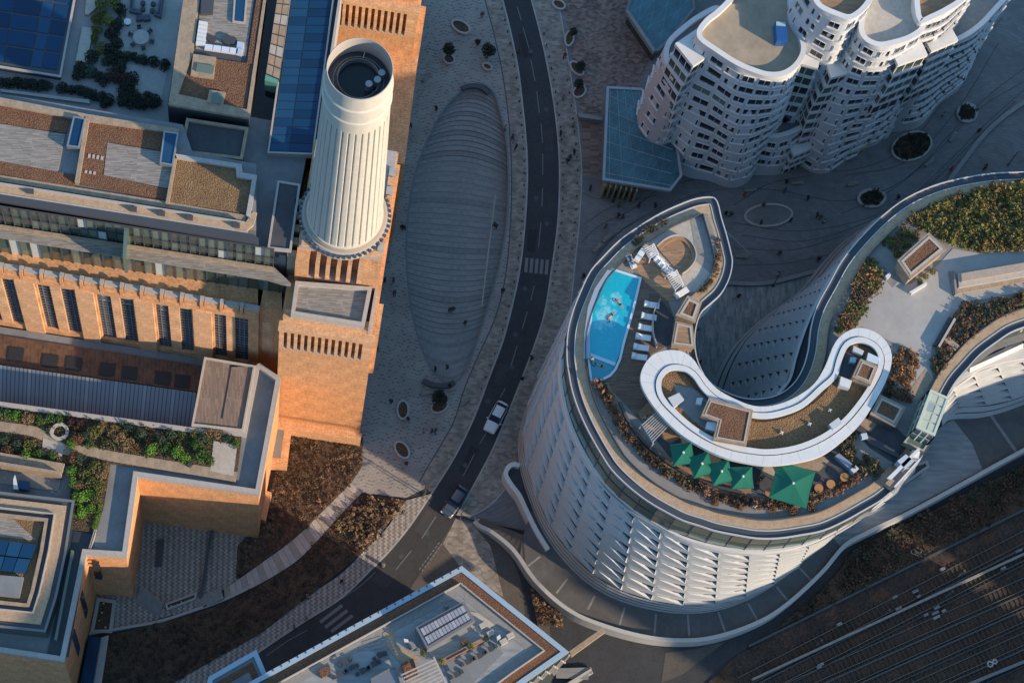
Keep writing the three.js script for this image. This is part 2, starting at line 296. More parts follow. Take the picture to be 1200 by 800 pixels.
// footway on the power station side, between the kerb and the channel line
const CLp = [[555, -60], [562, -25], [569, 0], [582, 50], [591, 95], [597, 143], [600, 200], [599, 260], [592, 330], [580, 375], [562, 415], [545, 455], [532, 495], [515, 525], [503, 545], [492, 565]];
const CL = sm(QS(CLp, 0.12), false, 4);
const RLtop = sm(QS(RLp.slice(0, 16), 0.12), false, 4);
{
  const outer = shift(RLtop, 0.22);                                   // kerb stones 0.22 m wide along the road edge
  structure('kerb', g().band(RLtop, outer, 0, 0.12), mat.kerb);
  const fw = g(); fw.flat(outer.concat(CL.slice().reverse()), 0.116); structure('footway', fw, mat.footway);
  structure('drain_channel', g().band(CL, shift(CL, 0.16), 0.11, 0.122), mat.darkGrey);
}
// plaza beside the power station
{
  const lp = leafLoop;
  structure('plaza', g().flat(CL.slice().reverse().concat(QS([[380, -60], [300, 300], [300, 480], [416, 500], [425, 520], [423, 548], [410, 568], [422, 577], [476, 583], [498, 572]], 0.12)), 0.112, [lp]), mat.plaza);
  // the sunken stepped leaf in the middle of the plaza
  const lf = thing('sunken_amphitheatre', 'leaf shaped sunken court with curved stone steps in the grey plaza', 'amphitheatre', [...(([x, z]) => [x, -2, z])(Q(535, 280, 0))]);
  // rim line: left and right edges from the tip downwards
  const Lp = [[557, 99], [540, 107], [520, 128], [500, 165], [486, 205], [478, 250], [476, 300], [480, 350], [487, 385], [496, 413], [508, 436], [521, 448]];
  const Rp = [[565, 99], [577, 106], [586, 130], [594, 170], [596, 220], [593, 270], [583, 320], [569, 370], [558, 403], [548, 430], [535, 447]];
  const N = 44, La = resample(sm(QS(Lp, 0.12), false, 6), N), Ra = resample(sm(QS(Rp, 0.12), false, 6), N);
  const depth = t => t < 0.30 ? lerp(0.05, -1.9, t / 0.30) : t > 0.80 ? lerp(-1.9, 0.05, (t - 0.80) / 0.20) : -1.9 + 0.5 * Math.sin((t - 0.3) / 0.5 * Math.PI);
  const stepMat = [mat.stepA = MT(speckle([0.245, 0.25, 0.255], 0.3, 5, 16, 201), 0.7), mat.stepB = MT(speckle([0.262, 0.268, 0.272], 0.3, 5, 16, 203), 0.7), mat.stepC = MT(speckle([0.205, 0.21, 0.216], 0.3, 5, 16, 205), 0.7)];
  const row = (t, M_ = 14) => {                                            // a contour: bowed towards the tip at both ends
    const i = clamp(t, 0, 1) * N, k = Math.min(N - 1, Math.floor(i)), a = mix2(La[k], La[k + 1], i - k), b = mix2(Ra[k], Ra[k + 1], i - k), o = [];
    const w = Math.hypot(b[0] - a[0], b[1] - a[1]), bow = (t < 0.5 ? -1 : 1) * Math.abs(t - 0.5) * 0.55 * w;
    for (let m = 0; m <= M_; m++) { const s = m / M_, q = mix2(a, b, s), f = 4 * s * (1 - s) * bow; o.push([q[0], q[1] + f]); }
    return o;
  };
  const S = 66;
  for (let i = 0; i < S; i++) {
    const t0 = i / S, t1 = (i + 1) / S, y = depth((t0 + t1) / 2);
    const stair = t0 < 0.3 || t0 >= 0.8;
    const a = row(t0), b = row(t1).map(p => p);
    const st = g();
    st.band(a, b.map((p, k) => mix2(p, a[k], 0.06)), y - 0.35, y + (i % 2 ? 0.02 : 0));
    const m = part(lf, 'step', st, stepMat[stair ? (i % 2 ? 1 : i % 4 ? 2 : 0) : i % 9 === 0 ? 2 : (i % 2 ? 1 : 0)]);
    m.userData = {};
  }
  const rim = g();
  rim.walls(lp, -2.6, 0.118); part(lf, 'retaining_wall', rim, mat.darkGrey);
  part(lf, 'edge_band', g().ring(inset(lp, -0.12), inset(lp, 0.14), 0.0, 0.13), mat.midGrey);
  const hr = g(); hr.bar([...Q(581, 226, 0.9)].reduce((a, v, i) => i ? [a[0], 0.2, v] : [v], 0), [...Q(565, 357, 0.9)].reduce((a, v, i) => i ? [a[0], 0.2, v] : [v], 0), 0.16, 0.12);
  part(lf, 'handrail', hr, mat.coping);
  for (const [pts, nm] of [[[[540, 101], [548, 98], [560, 98], [569, 102], [575, 107]], 'upper'], [[[497, 443], [505, 447], [516, 449], [525, 448], [531, 445]], 'lower']]) {
    const c = sm(QS(pts, 0.6), false, 4);
    single('curved_bench', nm === 'upper' ? 'dark curved bench at the narrow tip of the sunken leaf court' : 'dark curved bench below the round end of the sunken leaf court', 'bench', g().band(c, shift(c, 0.62), 0.12, 0.62), mat.darkGrey);
  }
}
// footway on the other side of the road and the pedestrian streets beyond
const FRp = [[640, -60], [648, -20], [653, 0], [662, 50], [670, 100], [677, 150], [681, 200], [678, 260], [673, 310], [669, 350], [664, 390], [657, 420], [640, 470], [622, 520], [600, 560], [575, 590], [548, 606]];
{
  const top = sm(QS(RRp.slice(0, 16), 0.12), false, 4), inner = shift(top, -0.2), fr = sm(QS(FRp, 0.12), false, 4);
  structure('kerb', g().band(top, inner, 0, 0.12), mat.kerb);
  structure('footway', g().flat(inner.concat(fr.slice().reverse()), 0.116), mat.footway);
  structure('kerb', g().band(fr, shift(fr, -0.18), 0.1, 0.135), mat.kerb);
  const st = shift(fr, -0.18);
  structure('street_paving', g().flat(st.concat(QS([[560, 610], [700, 640], [1000, 560], [1400, 420], [1400, -60], [640, -60]].map(p => p), 0.12)), 0.108), mat.street);
  structure('brown_paving', g().flat(QS([[660, 0], [668, 50], [676, 100], [680, 133], [706, 133], [707, 100], [748, 102], [765, 60], [735, 14], [735, -40], [652, -40]], 0.12), 0.116), mat.brownPaving);
  structure('red_paving', g().flat(QS([[681, 134], [706, 138], [704, 205], [683, 205]], 0.12), 0.1165), MT(tex(256, 6, (u, v) => { const r = Math.floor(v * 20), k = 0.6 + 0.8 * hash(Math.floor(u * 5), r, 211); return [0.19 * k, 0.135 * k, 0.12 * k]; }), 0.9));
  // two long curved stone walls in the street
  const w1 = sm(QS([[842, 329], [860, 329], [880, 330], [905, 328], [930, 322], [955, 315], [985, 306], [1010, 298]], 0.6), false, 4);
  single('curved_seat_wall', 'long pale stone wall curving from the rooftop point to the tall wing', 'wall', g().band(w1, shift(w1, 0.55), 0, 0.6), mat.concrete);
  const w2 = sm(QS([[1100, 225], [1113, 207], [1130, 184], [1150, 158], [1172, 137], [1200, 117], [1240, 92]], 0.6), false, 4);
  single('curved_seat_wall', 'pale stone wall curving away past the roof hedge toward the tower', 'wall', g().band(w2, shift(w2, 0.6), 0, 0.6), mat.concrete);
  structure('court_paving', g().flat(QS([[846, 334], [870, 334], [905, 332], [935, 325], [985, 312], [1000, 330], [960, 480], [900, 560], [780, 520], [790, 420]], 0.12), 0.1145), MT(tex(512, 7, (u, v) => { const c = Math.floor(u * 28), k = (0.72 + 0.5 * hash(c, Math.floor(v * 6 + hash(c, 2, 3) * 6), 241)) * (0.7 + 0.6 * fbm(u, v, 6, 4, 243)); return [0.29 * k, 0.285 * k, 0.28 * k]; }), 0.8));
  // dark inset lines sweeping through the street paving
  const dl = (pts) => { const c = sm(QS(pts, 0.12), false, 4); structure('paving_band', g().band(c, shift(c, 0.16), 0.108, 0.1125), mat.darkStone ||= MT(speckle([0.10, 0.10, 0.108], 0.2, 3, 16, 231), 0.85)); };
  dl([[680, 285], [700, 265], [740, 245], [780, 215], [830, 195], [900, 175], [980, 180], [1040, 160], [1080, 120], [1120, 60], [1160, 20]]);
  dl([[690, 310], [720, 275], [780, 240], [840, 222], [910, 222], [990, 235], [1060, 210], [1110, 160], [1160, 110], [1200, 80]]);
  dl([[860, 260], [930, 270], [1000, 260], [1060, 235], [1110, 190], [1160, 140], [1200, 105]]);
  dl([[860, 290], [930, 292], [990, 275]]); dl([[990, 205], [1060, 190], [1120, 130], [1170, 50]]); dl([[860, 240], [900, 215], [950, 205]]); dl([[684, 262], [720, 240], [770, 228]]); dl([[688, 330], [700, 300], [730, 268], [775, 245]]); dl([[862, 310], [920, 308], [980, 296]]); dl([[985, 250], [1040, 225], [1095, 180], [1150, 125], [1200, 95]]); dl([[940, 200], [1000, 198], [1050, 180], [1090, 140], [1140, 60], [1175, 20]]); dl([[1010, 285], [1060, 240], [1100, 205]]); dl([[870, 275], [940, 282], [1010, 262], [1080, 225], [1130, 175], [1190, 118]]); dl([[800, 212], [860, 200], [930, 190], [1000, 188]]); dl([[683, 225], [700, 232], [760, 222], [820, 208]]);
}
// side street by the lower block: paved, in the sun
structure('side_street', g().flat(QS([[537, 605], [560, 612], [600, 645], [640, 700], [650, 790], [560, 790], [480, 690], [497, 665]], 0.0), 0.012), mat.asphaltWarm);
structure('service_lane', g().flat(sm(QS([[572, 622], [590, 640], [606, 668], [614, 700], [618, 735], [632, 733], [627, 700], [621, 678], [606, 655], [585, 630]], 0), true, 3), 0.02), mat.asphalt);
structure('crossover', g().flat(QS([[534, 607], [552, 612], [575, 640], [590, 700], [540, 665], [519, 637]], 0.0), 0.016), mat.footway);
// road markings
{
  const marks = [];
  const stripe = (a, b, w) => { const p = Q(...a, 0), q = Q(...b, 0), l = Math.hypot(q[0] - p[0], q[1] - p[1]), n = [-(q[1] - p[1]) / l * w / 2, (q[0] - p[0]) / l * w / 2]; marks.push(g().flat([[p[0] + n[0], p[1] + n[1]], [q[0] + n[0], q[1] + n[1]], [q[0] - n[0], q[1] - n[1]], [p[0] - n[0], p[1] - n[1]]], 0.021)); structure('road_marking', marks[marks.length - 1], mat.marking); };
  const mid = RL.map((p, i) => i); const C = []; { const n = 120, a = resample(RL, n), b = resample(RR, n); for (let i = 0; i <= n; i++) C.push(mix2(a[i], b[i], 0.5)); }
  for (const [a, b] of [[[613, 32], [620, 57]], [[622, 70], [627, 95]], [[629, 107], [632, 132]], [[634, 145], [636, 168]], [[636, 180], [636, 205]], [[636, 220], [635, 242]], [[634, 260], [631, 290]], [[626, 335], [622, 352]], [[618, 365], [612, 385]], [[606, 405], [599, 428]], [[592, 455], [586, 466]], [[570, 507], [562, 520]], [[556, 532], [543, 557]], [[511, 605], [494, 631]], [[482, 645], [464, 667]], [[606, 8], [611, 24]]]) stripe(a, b, 0.11);
  for (let i = 0; i < 5; i++) stripe([617.5 + i * 6, 302 + i * 0.6], [616 + i * 6, 319 + i * 0.6], 0.42);
  for (const [a, b] of [[[375, 729], [401, 709]], [[381, 735], [407, 715]], [[388, 740], [413, 721]]]) stripe(a, b, 0.42);
  for (let i = 0; i < 8; i++) { const t = i / 8, u = t + 0.075; stripe([lerp(518, 493, t), lerp(637, 671, t)], [lerp(518, 493, u), lerp(637, 671, u)], 0.14); stripe([lerp(515, 490, t), lerp(635.5, 669, t)], [lerp(515, 490, u), lerp(635.5, 669, u)], 0.14); }
  for (const [a, b] of [[[519, 637], [545, 654]], [[545, 654], [568, 672]], [[568, 672], [588, 694]]]) stripe(a, b, 0.11);
  for (const [a, b] of [[[440, 670], [425, 684]], [[425, 684], [400, 702]], [[360, 738], [338, 750]], [[338, 750], [312, 768]]]) stripe(a, b, 0.09);
}
// gardens on the ground
const garden1 = QS([[335, 500], [416, 515], [425, 512], [424, 546], [411, 566], [377, 600], [346, 630], [300, 663], [276, 678], [278, 640], [312, 600]], 0.25);
const garden2 = QS([[382, 623], [400, 603], [422, 580], [476, 586], [466, 600], [425, 647], [370, 692], [300, 745], [207, 797], [160, 840], [90, 840], [112, 748], [150, 739], [225, 720], [262, 707], [300, 689], [350, 658]], 0.25);
structure('garden_bed', g().prism(garden1, 0, 0.25), mat.soil);
structure('garden_bed', g().prism(garden2, 0, 0.25), mat.soil);
{ // curved path of long slabs
  const a = resample(sm(QS([[411, 566], [377, 600], [346, 630], [300, 664], [276, 681], [262, 690]], 0.2), false, 5), 26), b = resample(sm(QS([[424, 577], [400, 602], [382, 622], [350, 655], [320, 675], [300, 686], [263, 704]], 0.2), false, 5), 26);
  const pth = structure('garden_path', g().band(a, b, 0, 0.17), mat.concrete);
  for (let i = 0; i < 26; i++) { const s = 0.05, q = g().prism([mix2(a[i], a[i + 1], s), mix2(a[i], a[i + 1], 1 - s), mix2(b[i], b[i + 1], 1 - s), mix2(b[i], b[i + 1], s)], 0.17, 0.2 + 0.008 * hash(i, 1, 9)); part(pth, 'slab', q, [mat.paleStone, mat.coping, mat.stone2 ||= MT(speckle([0.33, 0.29, 0.25], 0.25, 5, 16, 221), 0.85)][i * 5 % 3]); }
}
{ // footway beside the big garden
  const out = sm(QS([[507, 578], [482, 615], [455, 648], [435, 668], [402, 700], [360, 727], [310, 760], [262, 795], [200, 835]], 0.12), false, 4), inn = sm(QS([[476, 586], [466, 600], [452, 620], [425, 647], [400, 672], [370, 692], [337, 717], [300, 745], [275, 752], [207, 797], [160, 838]], 0.12), false, 4);
  structure('kerb', g().band(out, shift(out, 0.22), 0, 0.125), mat.kerb);
  structure('footway', g().flat(out.concat(inn.slice().reverse()), 0.118), mat.herring);
  const k = sm(QS([[300, 686], [262, 704], [225, 717], [187, 729], [150, 736], [104, 744]], 0.5), false, 4);
  single('garden_kerb_wall', 'thin pale kerb wall curving between sunken court and dark garden', 'wall', g().band(k, shift(k, 0.35), 0, 0.5), mat.coping);
}
{ // paved courtyard under the brick wall
  structure('courtyard', g().flat(QS([[165, 606], [290, 606], [279, 678], [232, 712], [150, 735], [104, 742], [120, 640]], 0.1), 0.1), mat.herring);
  const b = thing('raised_bed', 'rectangular raised planter with pale rim in the corner of the brick court', 'planter', [...(([x, z]) => [x, 0, z])(Q(121, 720, 0))]);
  const o = QS([[113, 700], [136, 703], [131, 741], [105, 742]], 0.6), i = inset(o, 0.45);
  part(b, 'rim', g().ring(o, i, 0, 0.6), mat.coping); part(b, 'soil', g().flat(i, 0.5), mat.soil);
  const b2 = thing('raised_bed', 'narrow dark planter beside the court steps', 'planter', [...(([x, z]) => [x, 0, z])(Q(210, 706, 0))]);
  const o2 = QS([[193, 707], [231, 693], [229, 702], [195, 715]], 0.6), i2 = inset(o2, 0.25);
  part(b2, 'rim', g().ring(o2, i2, 0, 0.6), mat.coping); part(b2, 'soil', g().flat(i2, 0.5), mat.soil);
  const st = thing('court_steps', 'grey stone steps dropping diagonally across the courtyard', 'steps', [...(([x, z]) => [x, 0, z])(Q(178, 703, 0))]);
  for (let k = 0; k < 7; k++) { const t = k / 7, u = (k + 1) / 7; part(st, 'step', g().prism(QS([mix2([165, 688], [158, 705], t), mix2([192, 709], [185, 724], t), mix2([192, 709], [185, 724], u), mix2([165, 688], [158, 705], u)], 0), 0, 1.15 - k * 0.15), mat.concrete); }
  const s2 = thing('court_steps', 'short flight of stone steps where the slab path meets the courtyard', 'steps', [...(([x, z]) => [x, 0, z])(Q(247, 700, 0))]);
  for (let k = 0; k < 8; k++) { const t = k / 8, u = (k + 1) / 8; part(s2, 'step', g().prism(QS([mix2([258, 690], [226, 702], t), mix2([262, 703], [230, 716], t), mix2([262, 703], [230, 716], u), mix2([258, 690], [226, 702], u)], 0), 0, 1.1 - k * 0.12), mat.concrete); }
  single('court_bench', 'dark timber bench against the court wall', 'bench', g().prism(QS([[185, 632], [192, 632], [189, 663], [181, 663]], 0.5), 0.1, 0.55), mat.darkGrey);
  single('low_court_wall', 'low dark wall dividing the two paved strips of the court', 'wall', g().prism(QS([[246, 620], [249, 620], [236, 700], [233, 700]], 0.9), 0, 0.9), mat.darkGrey);
}
// ================================================================ CURVED WHITE BLOCK WITH ROOF GARDENS
const HR = 45, HF = 38, HP = 2.5;
const roofLoop = sm(QS([[836, 231], [817, 232], [797, 239], [775, 249], [750, 264], [725, 282], [707, 300], [692, 317], [680, 342], [671, 365], [665, 390], [664, 420], [666, 436], [670, 457], [676, 476], [685, 497], [696, 518], [706, 535], [716, 550], [736, 570], [758, 587], [780, 600], [800, 610], [819, 616], [837, 622], [862, 627], [887, 631], [912, 631], [940, 627], [965, 622], [990, 611], [1015, 597], [1035, 585], [1060, 562], [1075, 545], [1086, 525], [1096, 500], [1107, 473], [1119, 450], [1136, 430], [1150, 415], [1170, 400], [1185, 390], [1200, 384], [1260, 365], [1330, 340], [1450, 290], [1600, 215], [1600, 130], [1450, 165], [1330, 186], [1260, 196], [1200, 201], [1162, 203], [1125, 209], [1095, 217], [1062, 232], [1035, 252], [1007, 280], [987, 305], [972, 332], [957, 360], [950, 385], [947, 410], [940, 433], [928, 451], [910, 463], [890, 467], [871, 466], [847, 457], [830, 445], [819, 425], [815, 405], [816, 385], [822, 367], [832, 357], [845, 345], [855, 327], [859, 307], [857, 295], [852, 275], [846, 255], [841, 236]], HR), true, 3);
const block = thing('curved_block', 'curving white block with rooftop pool and gardens above a dark deck', 'building', (([x, z]) => [x, 0, z])(Q(840, 520, 0)));
{
  const L = roofLoop, I = [0.12, 0.92, 1.02, 2.15, 2.25].map(d => insetClean(L, d)), strip = (nm, a, b, y0, y1, m) => part(block, nm, g().prism(a, y0, y1, [b]), m);
  part(block, 'core_wall', g().walls(inset(L, 0.9), 37.5, 44.6), mat.glassGreen3); part(block, 'inner_core', g().walls(insetClean(L, 5.5), 0, 37.6), mat.midGrey); part(block, 'wing_core', g().walls(inset(QS([[1262, 364], [1330, 340], [1450, 290], [1600, 215], [1600, 130], [1450, 165], [1330, 186], [1262, 196]], HR), 0.7), 0, 44.4), mat.whitePanel); part(block, 'soffit', g().flat(L, 37.4, [], true), mat.concrete);
  part(block, 'roof_slab', g().prism(L, 44.3, 44.62), mat.darkGrey);
  strip('roof_rim', L, I[0], 44.5, 45.12, mat.rimGrey = M(0.50, 0.51, 0.53, 0.45));
  strip('gutter', I[0], I[1], 44.6, 44.86, M(0.05, 0.058, 0.075, 0.6));
  strip('inner_rim', I[1], I[2], 44.6, 45.08, mat.rimGrey);
  strip('stone_strip', I[2], I[3], 44.6, 45.0, mat.gravel);
  strip('balustrade', I[3], I[4], 44.6, 45.5, mat.darkGrey);
  part(block, 'roof_deck', g().flat(I[4], 44.95), mat.roofPaving = MT(speckle([0.235, 0.225, 0.22], 0.2, 6, 16, 305, 0.5), 0.8));
}
// facade cells: white panels with a wedge shaped window that widens to one side, leaning out along the open edge
const facadeGlass = M(0.010, 0.014, 0.022, 0.35, { specularIntensity: 0.35 });
function facade(top, base, h0, h1, floors, bays, glassMat, opt = {}) {
  const T = resample(sm(top, false, 6), bays * 2), B = resample(sm(base, false, 6), bays * 2);
  const pt = (u, f, out = 0) => {                                            // u in bays, f 0 at the foot to 1
    const s = clamp(u, 0, bays) * 2, k = Math.min(bays * 2 - 1, Math.floor(s)), a = mix2(B[k], B[k + 1], s - k), b = mix2(T[k], T[k + 1], s - k), q = mix2(a, b, f);
    const e = [T[k + 1][0] - T[k][0], T[k + 1][1] - T[k][1]], l = Math.hypot(...e) || 1, sg = opt.flip ? 1 : -1;
    return [q[0] + sg * e[1] / l * out * -1, lerp(h0, h1, f), q[1] + sg * e[0] / l * out];
  };
  const gl = g(); for (let i = 0; i < bays * 2; i++) gl.quad(pt(i / 2, 0, -0.2), pt((i + 1) / 2, 0, -0.2), pt((i + 1) / 2, 1, -0.2), pt(i / 2, 1, -0.2));
  part(block, 'facade_glazing', gl, facadeGlass);
  const made = [];
  for (let fl = 0; fl < floors; fl++) for (let b = 0; b < bays; b++) {
    const f0 = fl / floors, f1 = (fl + 1) / floors, y = t => lerp(f0, f1, t), c = g(), w = opt.mirror ? -1 : 1, U = t => opt.mirror ? b + 1 - t : b + t;
    // window wedge from (0.16, mid) opening to (0.9, 0.30..0.74)
    const s0 = opt.s0 ? opt.s0((b + 0.5) / bays) : 0.4, lo = opt.lo ?? 0.28, hi = opt.hi ?? 0.68, mid = lerp(0.66, 0.6, s0), o0 = 0.0, o1 = opt.out ?? 0.32, e = 0.92, GD = -0.2;
    const A = pt(U(0), y(0), o0), Bq = pt(U(1), y(0), o0), Cq = pt(U(1), y(1), o0), D = pt(U(0), y(1), o0);
    const W0 = pt(U(s0), y(mid), o0 + 0.02), W1 = pt(U(e), y(lo), o1), W2 = pt(U(e), y(hi), o0 + 0.05), A2 = pt(U(0), y(mid), o0), E0 = pt(U(e), y(0), o0), E1 = pt(U(e), y(1), o0);
    const q = (...v) => c.quad(...v), t3 = (a, b_, d) => c.tri(a, b_, d, [a[0], a[1]], [b_[0], b_[1]], [d[0], d[1]]);
    t3(A, E0, W1); t3(A, W1, W0); t3(A, W0, A2);                              // spandrel leaning outwards
    t3(A2, W0, D); t3(W0, W2, D); t3(W2, E1, D);                              // head
    q(E0, Bq, Cq, E1);                                                        // upright between cells
    t3(E0, pt(U(e), y(hi), o0), W1);                                          // cheek beside the opening
    const W1b = pt(U(e), y(lo), GD), W0b = pt(U(s0), y(mid), GD), W2b = pt(U(e), y(hi), GD);
    q(W0, W1, W1b, W0b); q(W2, W0, W0b, W2b);                                 // reveals
    { const k = clamp((0.6 - s0) / (e - s0), 0, 0.9), gp = GD + 0.03, a = pt(U(s0), y(mid), gp), b_ = pt(U(lerp(s0, e, k)), y(lerp(mid, lo, k)), gp), d = pt(U(lerp(s0, e, k)), y(lerp(mid, hi, k)), gp); if (k > 0.05) t3(a, b_, d); }   // blind part of the wedge
    made.push(c);
  }
  return { made, pt };
}
{
  const pairs = [[[828, 234], [781, 338]], [[797, 240], [748, 345]], [[775, 251], [722, 360]], [[725, 284], [668, 388]], [[692, 318], [640, 424]], [[671, 365], [619, 470]], [[656, 420], [607, 517]], [[658, 461], [609, 548]], [[671, 506], [618, 580]], [[698, 554], [640, 630]], [[741, 596], [680, 677]], [[770, 615], [712, 698]], [[800, 631], [748, 711]], [[850, 644], [797, 719]], [[900, 647], [843, 715]], [[950, 637], [893, 695]], [[981, 622], [935, 664]], [[1002, 609], [970, 632]], [[1043, 581], [1022, 598]], [[1068, 545], [1060, 570]], [[1080, 517], [1076, 545]], [[1089, 493], [1088, 522]]];
  const topA = QS(pairs.map(p => p[0]), HF), baseA = QS(pairs.map(p => p[1]), HP), LA = pathLen(topA);
  const lowA = topA.map((t, i) => mix2(baseA[i], t, 0.14));                   // foot of the windowed floors
  const h0 = lerp(HP, HF, 0.14), bays = Math.round(LA / 3.7);
  const A = facade(topA, lowA, h0, HF - 0.9, 8, bays, mat.glassDark, { flip: true, s0: t => t < 0.18 ? 0.4 : t < 0.3 ? lerp(0.4, 0.06, (t - 0.18) / 0.12) : t < 0.7 ? 0.06 : 0.4 });
  const C = facade(QS([[1103, 476], [1112, 462], [1122, 451], [1135, 441], [1150, 433], [1175, 425], [1200, 420], [1260, 408], [1320, 398]], 25), QS([[1092, 512], [1100, 500], [1110, 492], [1122, 490], [1145, 489], [1172, 483], [1200, 473], [1260, 452], [1320, 432]], HP), 8.5, 24.4, 5, 8, mat.glassDark, { flip: true, s0: () => 0.2 });
  const Bf = facade(QS([[1062, 236], [1030, 258], [1000, 288], [979, 315], [955, 356], [941, 388], [931, 418], [923, 446], [908, 464]], HF), QS([[1030, 268], [1005, 284], [977, 312], [948, 347], [905, 379], [872, 411], [854, 441], [842, 475], [830, 510]], HP), 10, HF - 0.5, 8, 14, mat.glassDark, { out: 0.2, flip: true, mirror: true, s0: () => 0.5, lo: 0.28, hi: 0.76 });
  const dP = shift(QS([[895, 466], [871, 466], [847, 457], [830, 445], [819, 425], [815, 405], [816, 385], [822, 367], [832, 357], [845, 345], [855, 327], [859, 307], [857, 295], [852, 275], [846, 255], [840, 234], [828, 232]], HR), -0.4), Df = facade(dP, dP, 0.3, HF - 0.2, 8, 13, mat.glassDark, { flip: true, s0: () => 0.5 }); const dH = sm(dP, false, 4); part(block, 'facade_parapet', g().band(dH, shift(dH, -0.3), HF - 0.3, HF + 0.15), mat.white);
  const cells = [...A.made.map(c => [c, 1]), ...C.made.map(c => [c, 2]), ...Bf.made.map(c => [c, 3]), ...Df.made.map(c => [c, 4])];
  let n = 0; const rest = g();
    cells.forEach(([c, k]) => { if (n++ < 296) part(block, 'facade_panel', c, mat.whitePanel); else { rest.p.push(...c.p); rest.u.push(...c.u); } });
  if (rest.p.length) part(block, 'facade_panels_far', rest, mat.whitePanel, { kind: 'stuff' });
  // banded foot of the facade
  const foot = (top, base, hA, hB, rows, flipSide) => {
    for (let r = 0; r < rows; r++) {
      const t0 = r / rows, t1 = (r + 1) / rows - 0.07, a = base.map((p, i) => mix2(p, top[i], t0)), b = base.map((p, i) => mix2(p, top[i], t1)), y0 = lerp(hA, hB, t0), y1 = lerp(hA, hB, t1);
      const A_ = resample(sm(a, false, 5), 60), B_ = resample(sm(b, false, 5), 60), q = g();
      for (let i = 0; i < 60; i++) q.quad([A_[i][0], y0, A_[i][1]], [A_[i + 1][0], y0, A_[i + 1][1]], [B_[i + 1][0], y1, B_[i + 1][1]], [B_[i][0], y1, B_[i][1]]);
      part(block, 'plinth_band', q, mat.whitePanel);
    }
    const q = g(), A_ = resample(sm(base, false, 5), 60), B_ = resample(sm(top, false, 5), 60);
    const sA = shift(A_, flipSide * 0.25), sB = shift(B_, flipSide * 0.25);
    for (let i = 0; i < 60; i++) q.quad([sA[i][0], hA, sA[i][1]], [sA[i + 1][0], hA, sA[i + 1][1]], [sB[i + 1][0], hB, sB[i + 1][1]], [sB[i][0], hB, sB[i][1]]);
    part(block, 'plinth_back', q, mat.concrete);
  };
  foot(lowA, baseA, HP, h0, 4, -1);
  const bB = QS([[1030, 268], [1005, 284], [977, 312], [948, 347], [905, 379], [872, 411], [854, 441], [842, 475], [830, 510]], HP);
  foot(bB.map(p => [p[0] + 0.15, p[1] + 0.15]), bB.map((p, i) => [p[0] - 1.2, p[1] - 1.0]), 1, 10, 3, -1);
  const bC = QS([[1092, 512], [1100, 500], [1110, 492], [1122, 490], [1145, 489], [1172, 483], [1200, 473], [1260, 452], [1320, 432]], HP);
  foot(bC, bC.map(p => [p[0] + 0.1, p[1] + 0.1]), HP, 8.5, 2, -1);
  // parapet along the head of the facade and the two storeys of glass above it
  const head = resample(sm(topA, false, 6), 120), gh = 0;
  part(block, 'facade_parapet', g().band(head, shift(head, -0.3), HF - 0.9, HF + 0.15), mat.white);
  part(block, 'terrace_floor', g().band(shift(head, -0.3), shift(head, -2.6), HF - 0.3, HF - 0.12), mat.darkGrey);
  // glass storeys stand under the roof edge
  const sec = inset(roofLoop, 0.2).slice(6, 99), n1 = Math.round(pathLen(sec) / 2.35), gp = resample(sec, n1), mull = g();
  const gm = [mat.glassGreen2, mat.glassGreen, mat.glassGreen2, mat.glassGreen2, mat.glassGreen, M(0.17, 0.175, 0.13, 0.2)];
  for (let i = 0; i < n1; i++) for (let r = 0; r < 2; r++) {
    const a = mix2(gp[i], gp[i + 1], 0.03), b = mix2(gp[i], gp[i + 1], 0.97), y0 = HF + r * 3.2, y1 = y0 + 3.05;
    part(block, 'pane', g().quad([a[0], y0, a[1]], [b[0], y0, b[1]], [b[0], y1, b[1]], [a[0], y1, a[1]]), gm[Math.floor(hash(i, r, 301) * 6)]);
  }
  for (let i = 0; i <= n1; i++) mull.box(gp[i][0], gp[i][1], 0.1, 0.1, HF, 44.4, 0);
  for (const y of [HF + 3.05, HF + 6.2]) { const s = shift(gp, 0.1); mull.band(gp, s, y, y + 0.16); }
  part(block, 'mullions', mull, mat.darkGrey);
  const hd2 = resample(sm(QS([[1062, 236], [1030, 258], [1000, 288], [979, 315], [955, 356], [941, 388], [931, 418], [923, 446], [908, 464]], HF), false, 6), 60);
  part(block, 'facade_parapet', g().band(hd2, shift(hd2, -0.3), HF - 0.5, HF + 0.5), mat.white);
  part(block, 'terrace_floor', g().band(shift(hd2, -0.3), shift(hd2, -3.5), HF - 0.3, HF - 0.12), mat.darkGrey);
  // lower wing terrace
  const cT = resample(sm(QS([[1096, 484], [1103, 476], [1112, 462], [1122, 451], [1135, 441], [1150, 433], [1175, 425], [1200, 420], [1260, 408], [1320, 398]], 25), false, 6), 60);
  part(block, 'wing_parapet', g().band(cT, shift(cT, -1.3), 23.5, 25.2), mat.white);
  part(block, 'wing_terrace', g().flat(cT.concat(QS([[1320, 330], [1200, 350], [1110, 430]], 24)), 24.0), mat.roofDark);
  const br = g(), q1 = Q(1137, 431, 26), q2 = Q(1200, 402, 26), q3 = Q(1186, 397, 30);
  br.bar([q1[0], 25.5, q1[1]], [q2[0], 25.5, q2[1]], 0.9, 0.5); br.bar([...Q(1180, 404, 26)].reduce((a, v, i) => i ? [a[0], 25.5, v] : [v], 0), [...Q(1198, 386, 40)].reduce((a, v, i) => i ? [a[0], 40, v] : [v], 0), 0.25);
  part(block, 'wing_beam', br, mat.white);
}
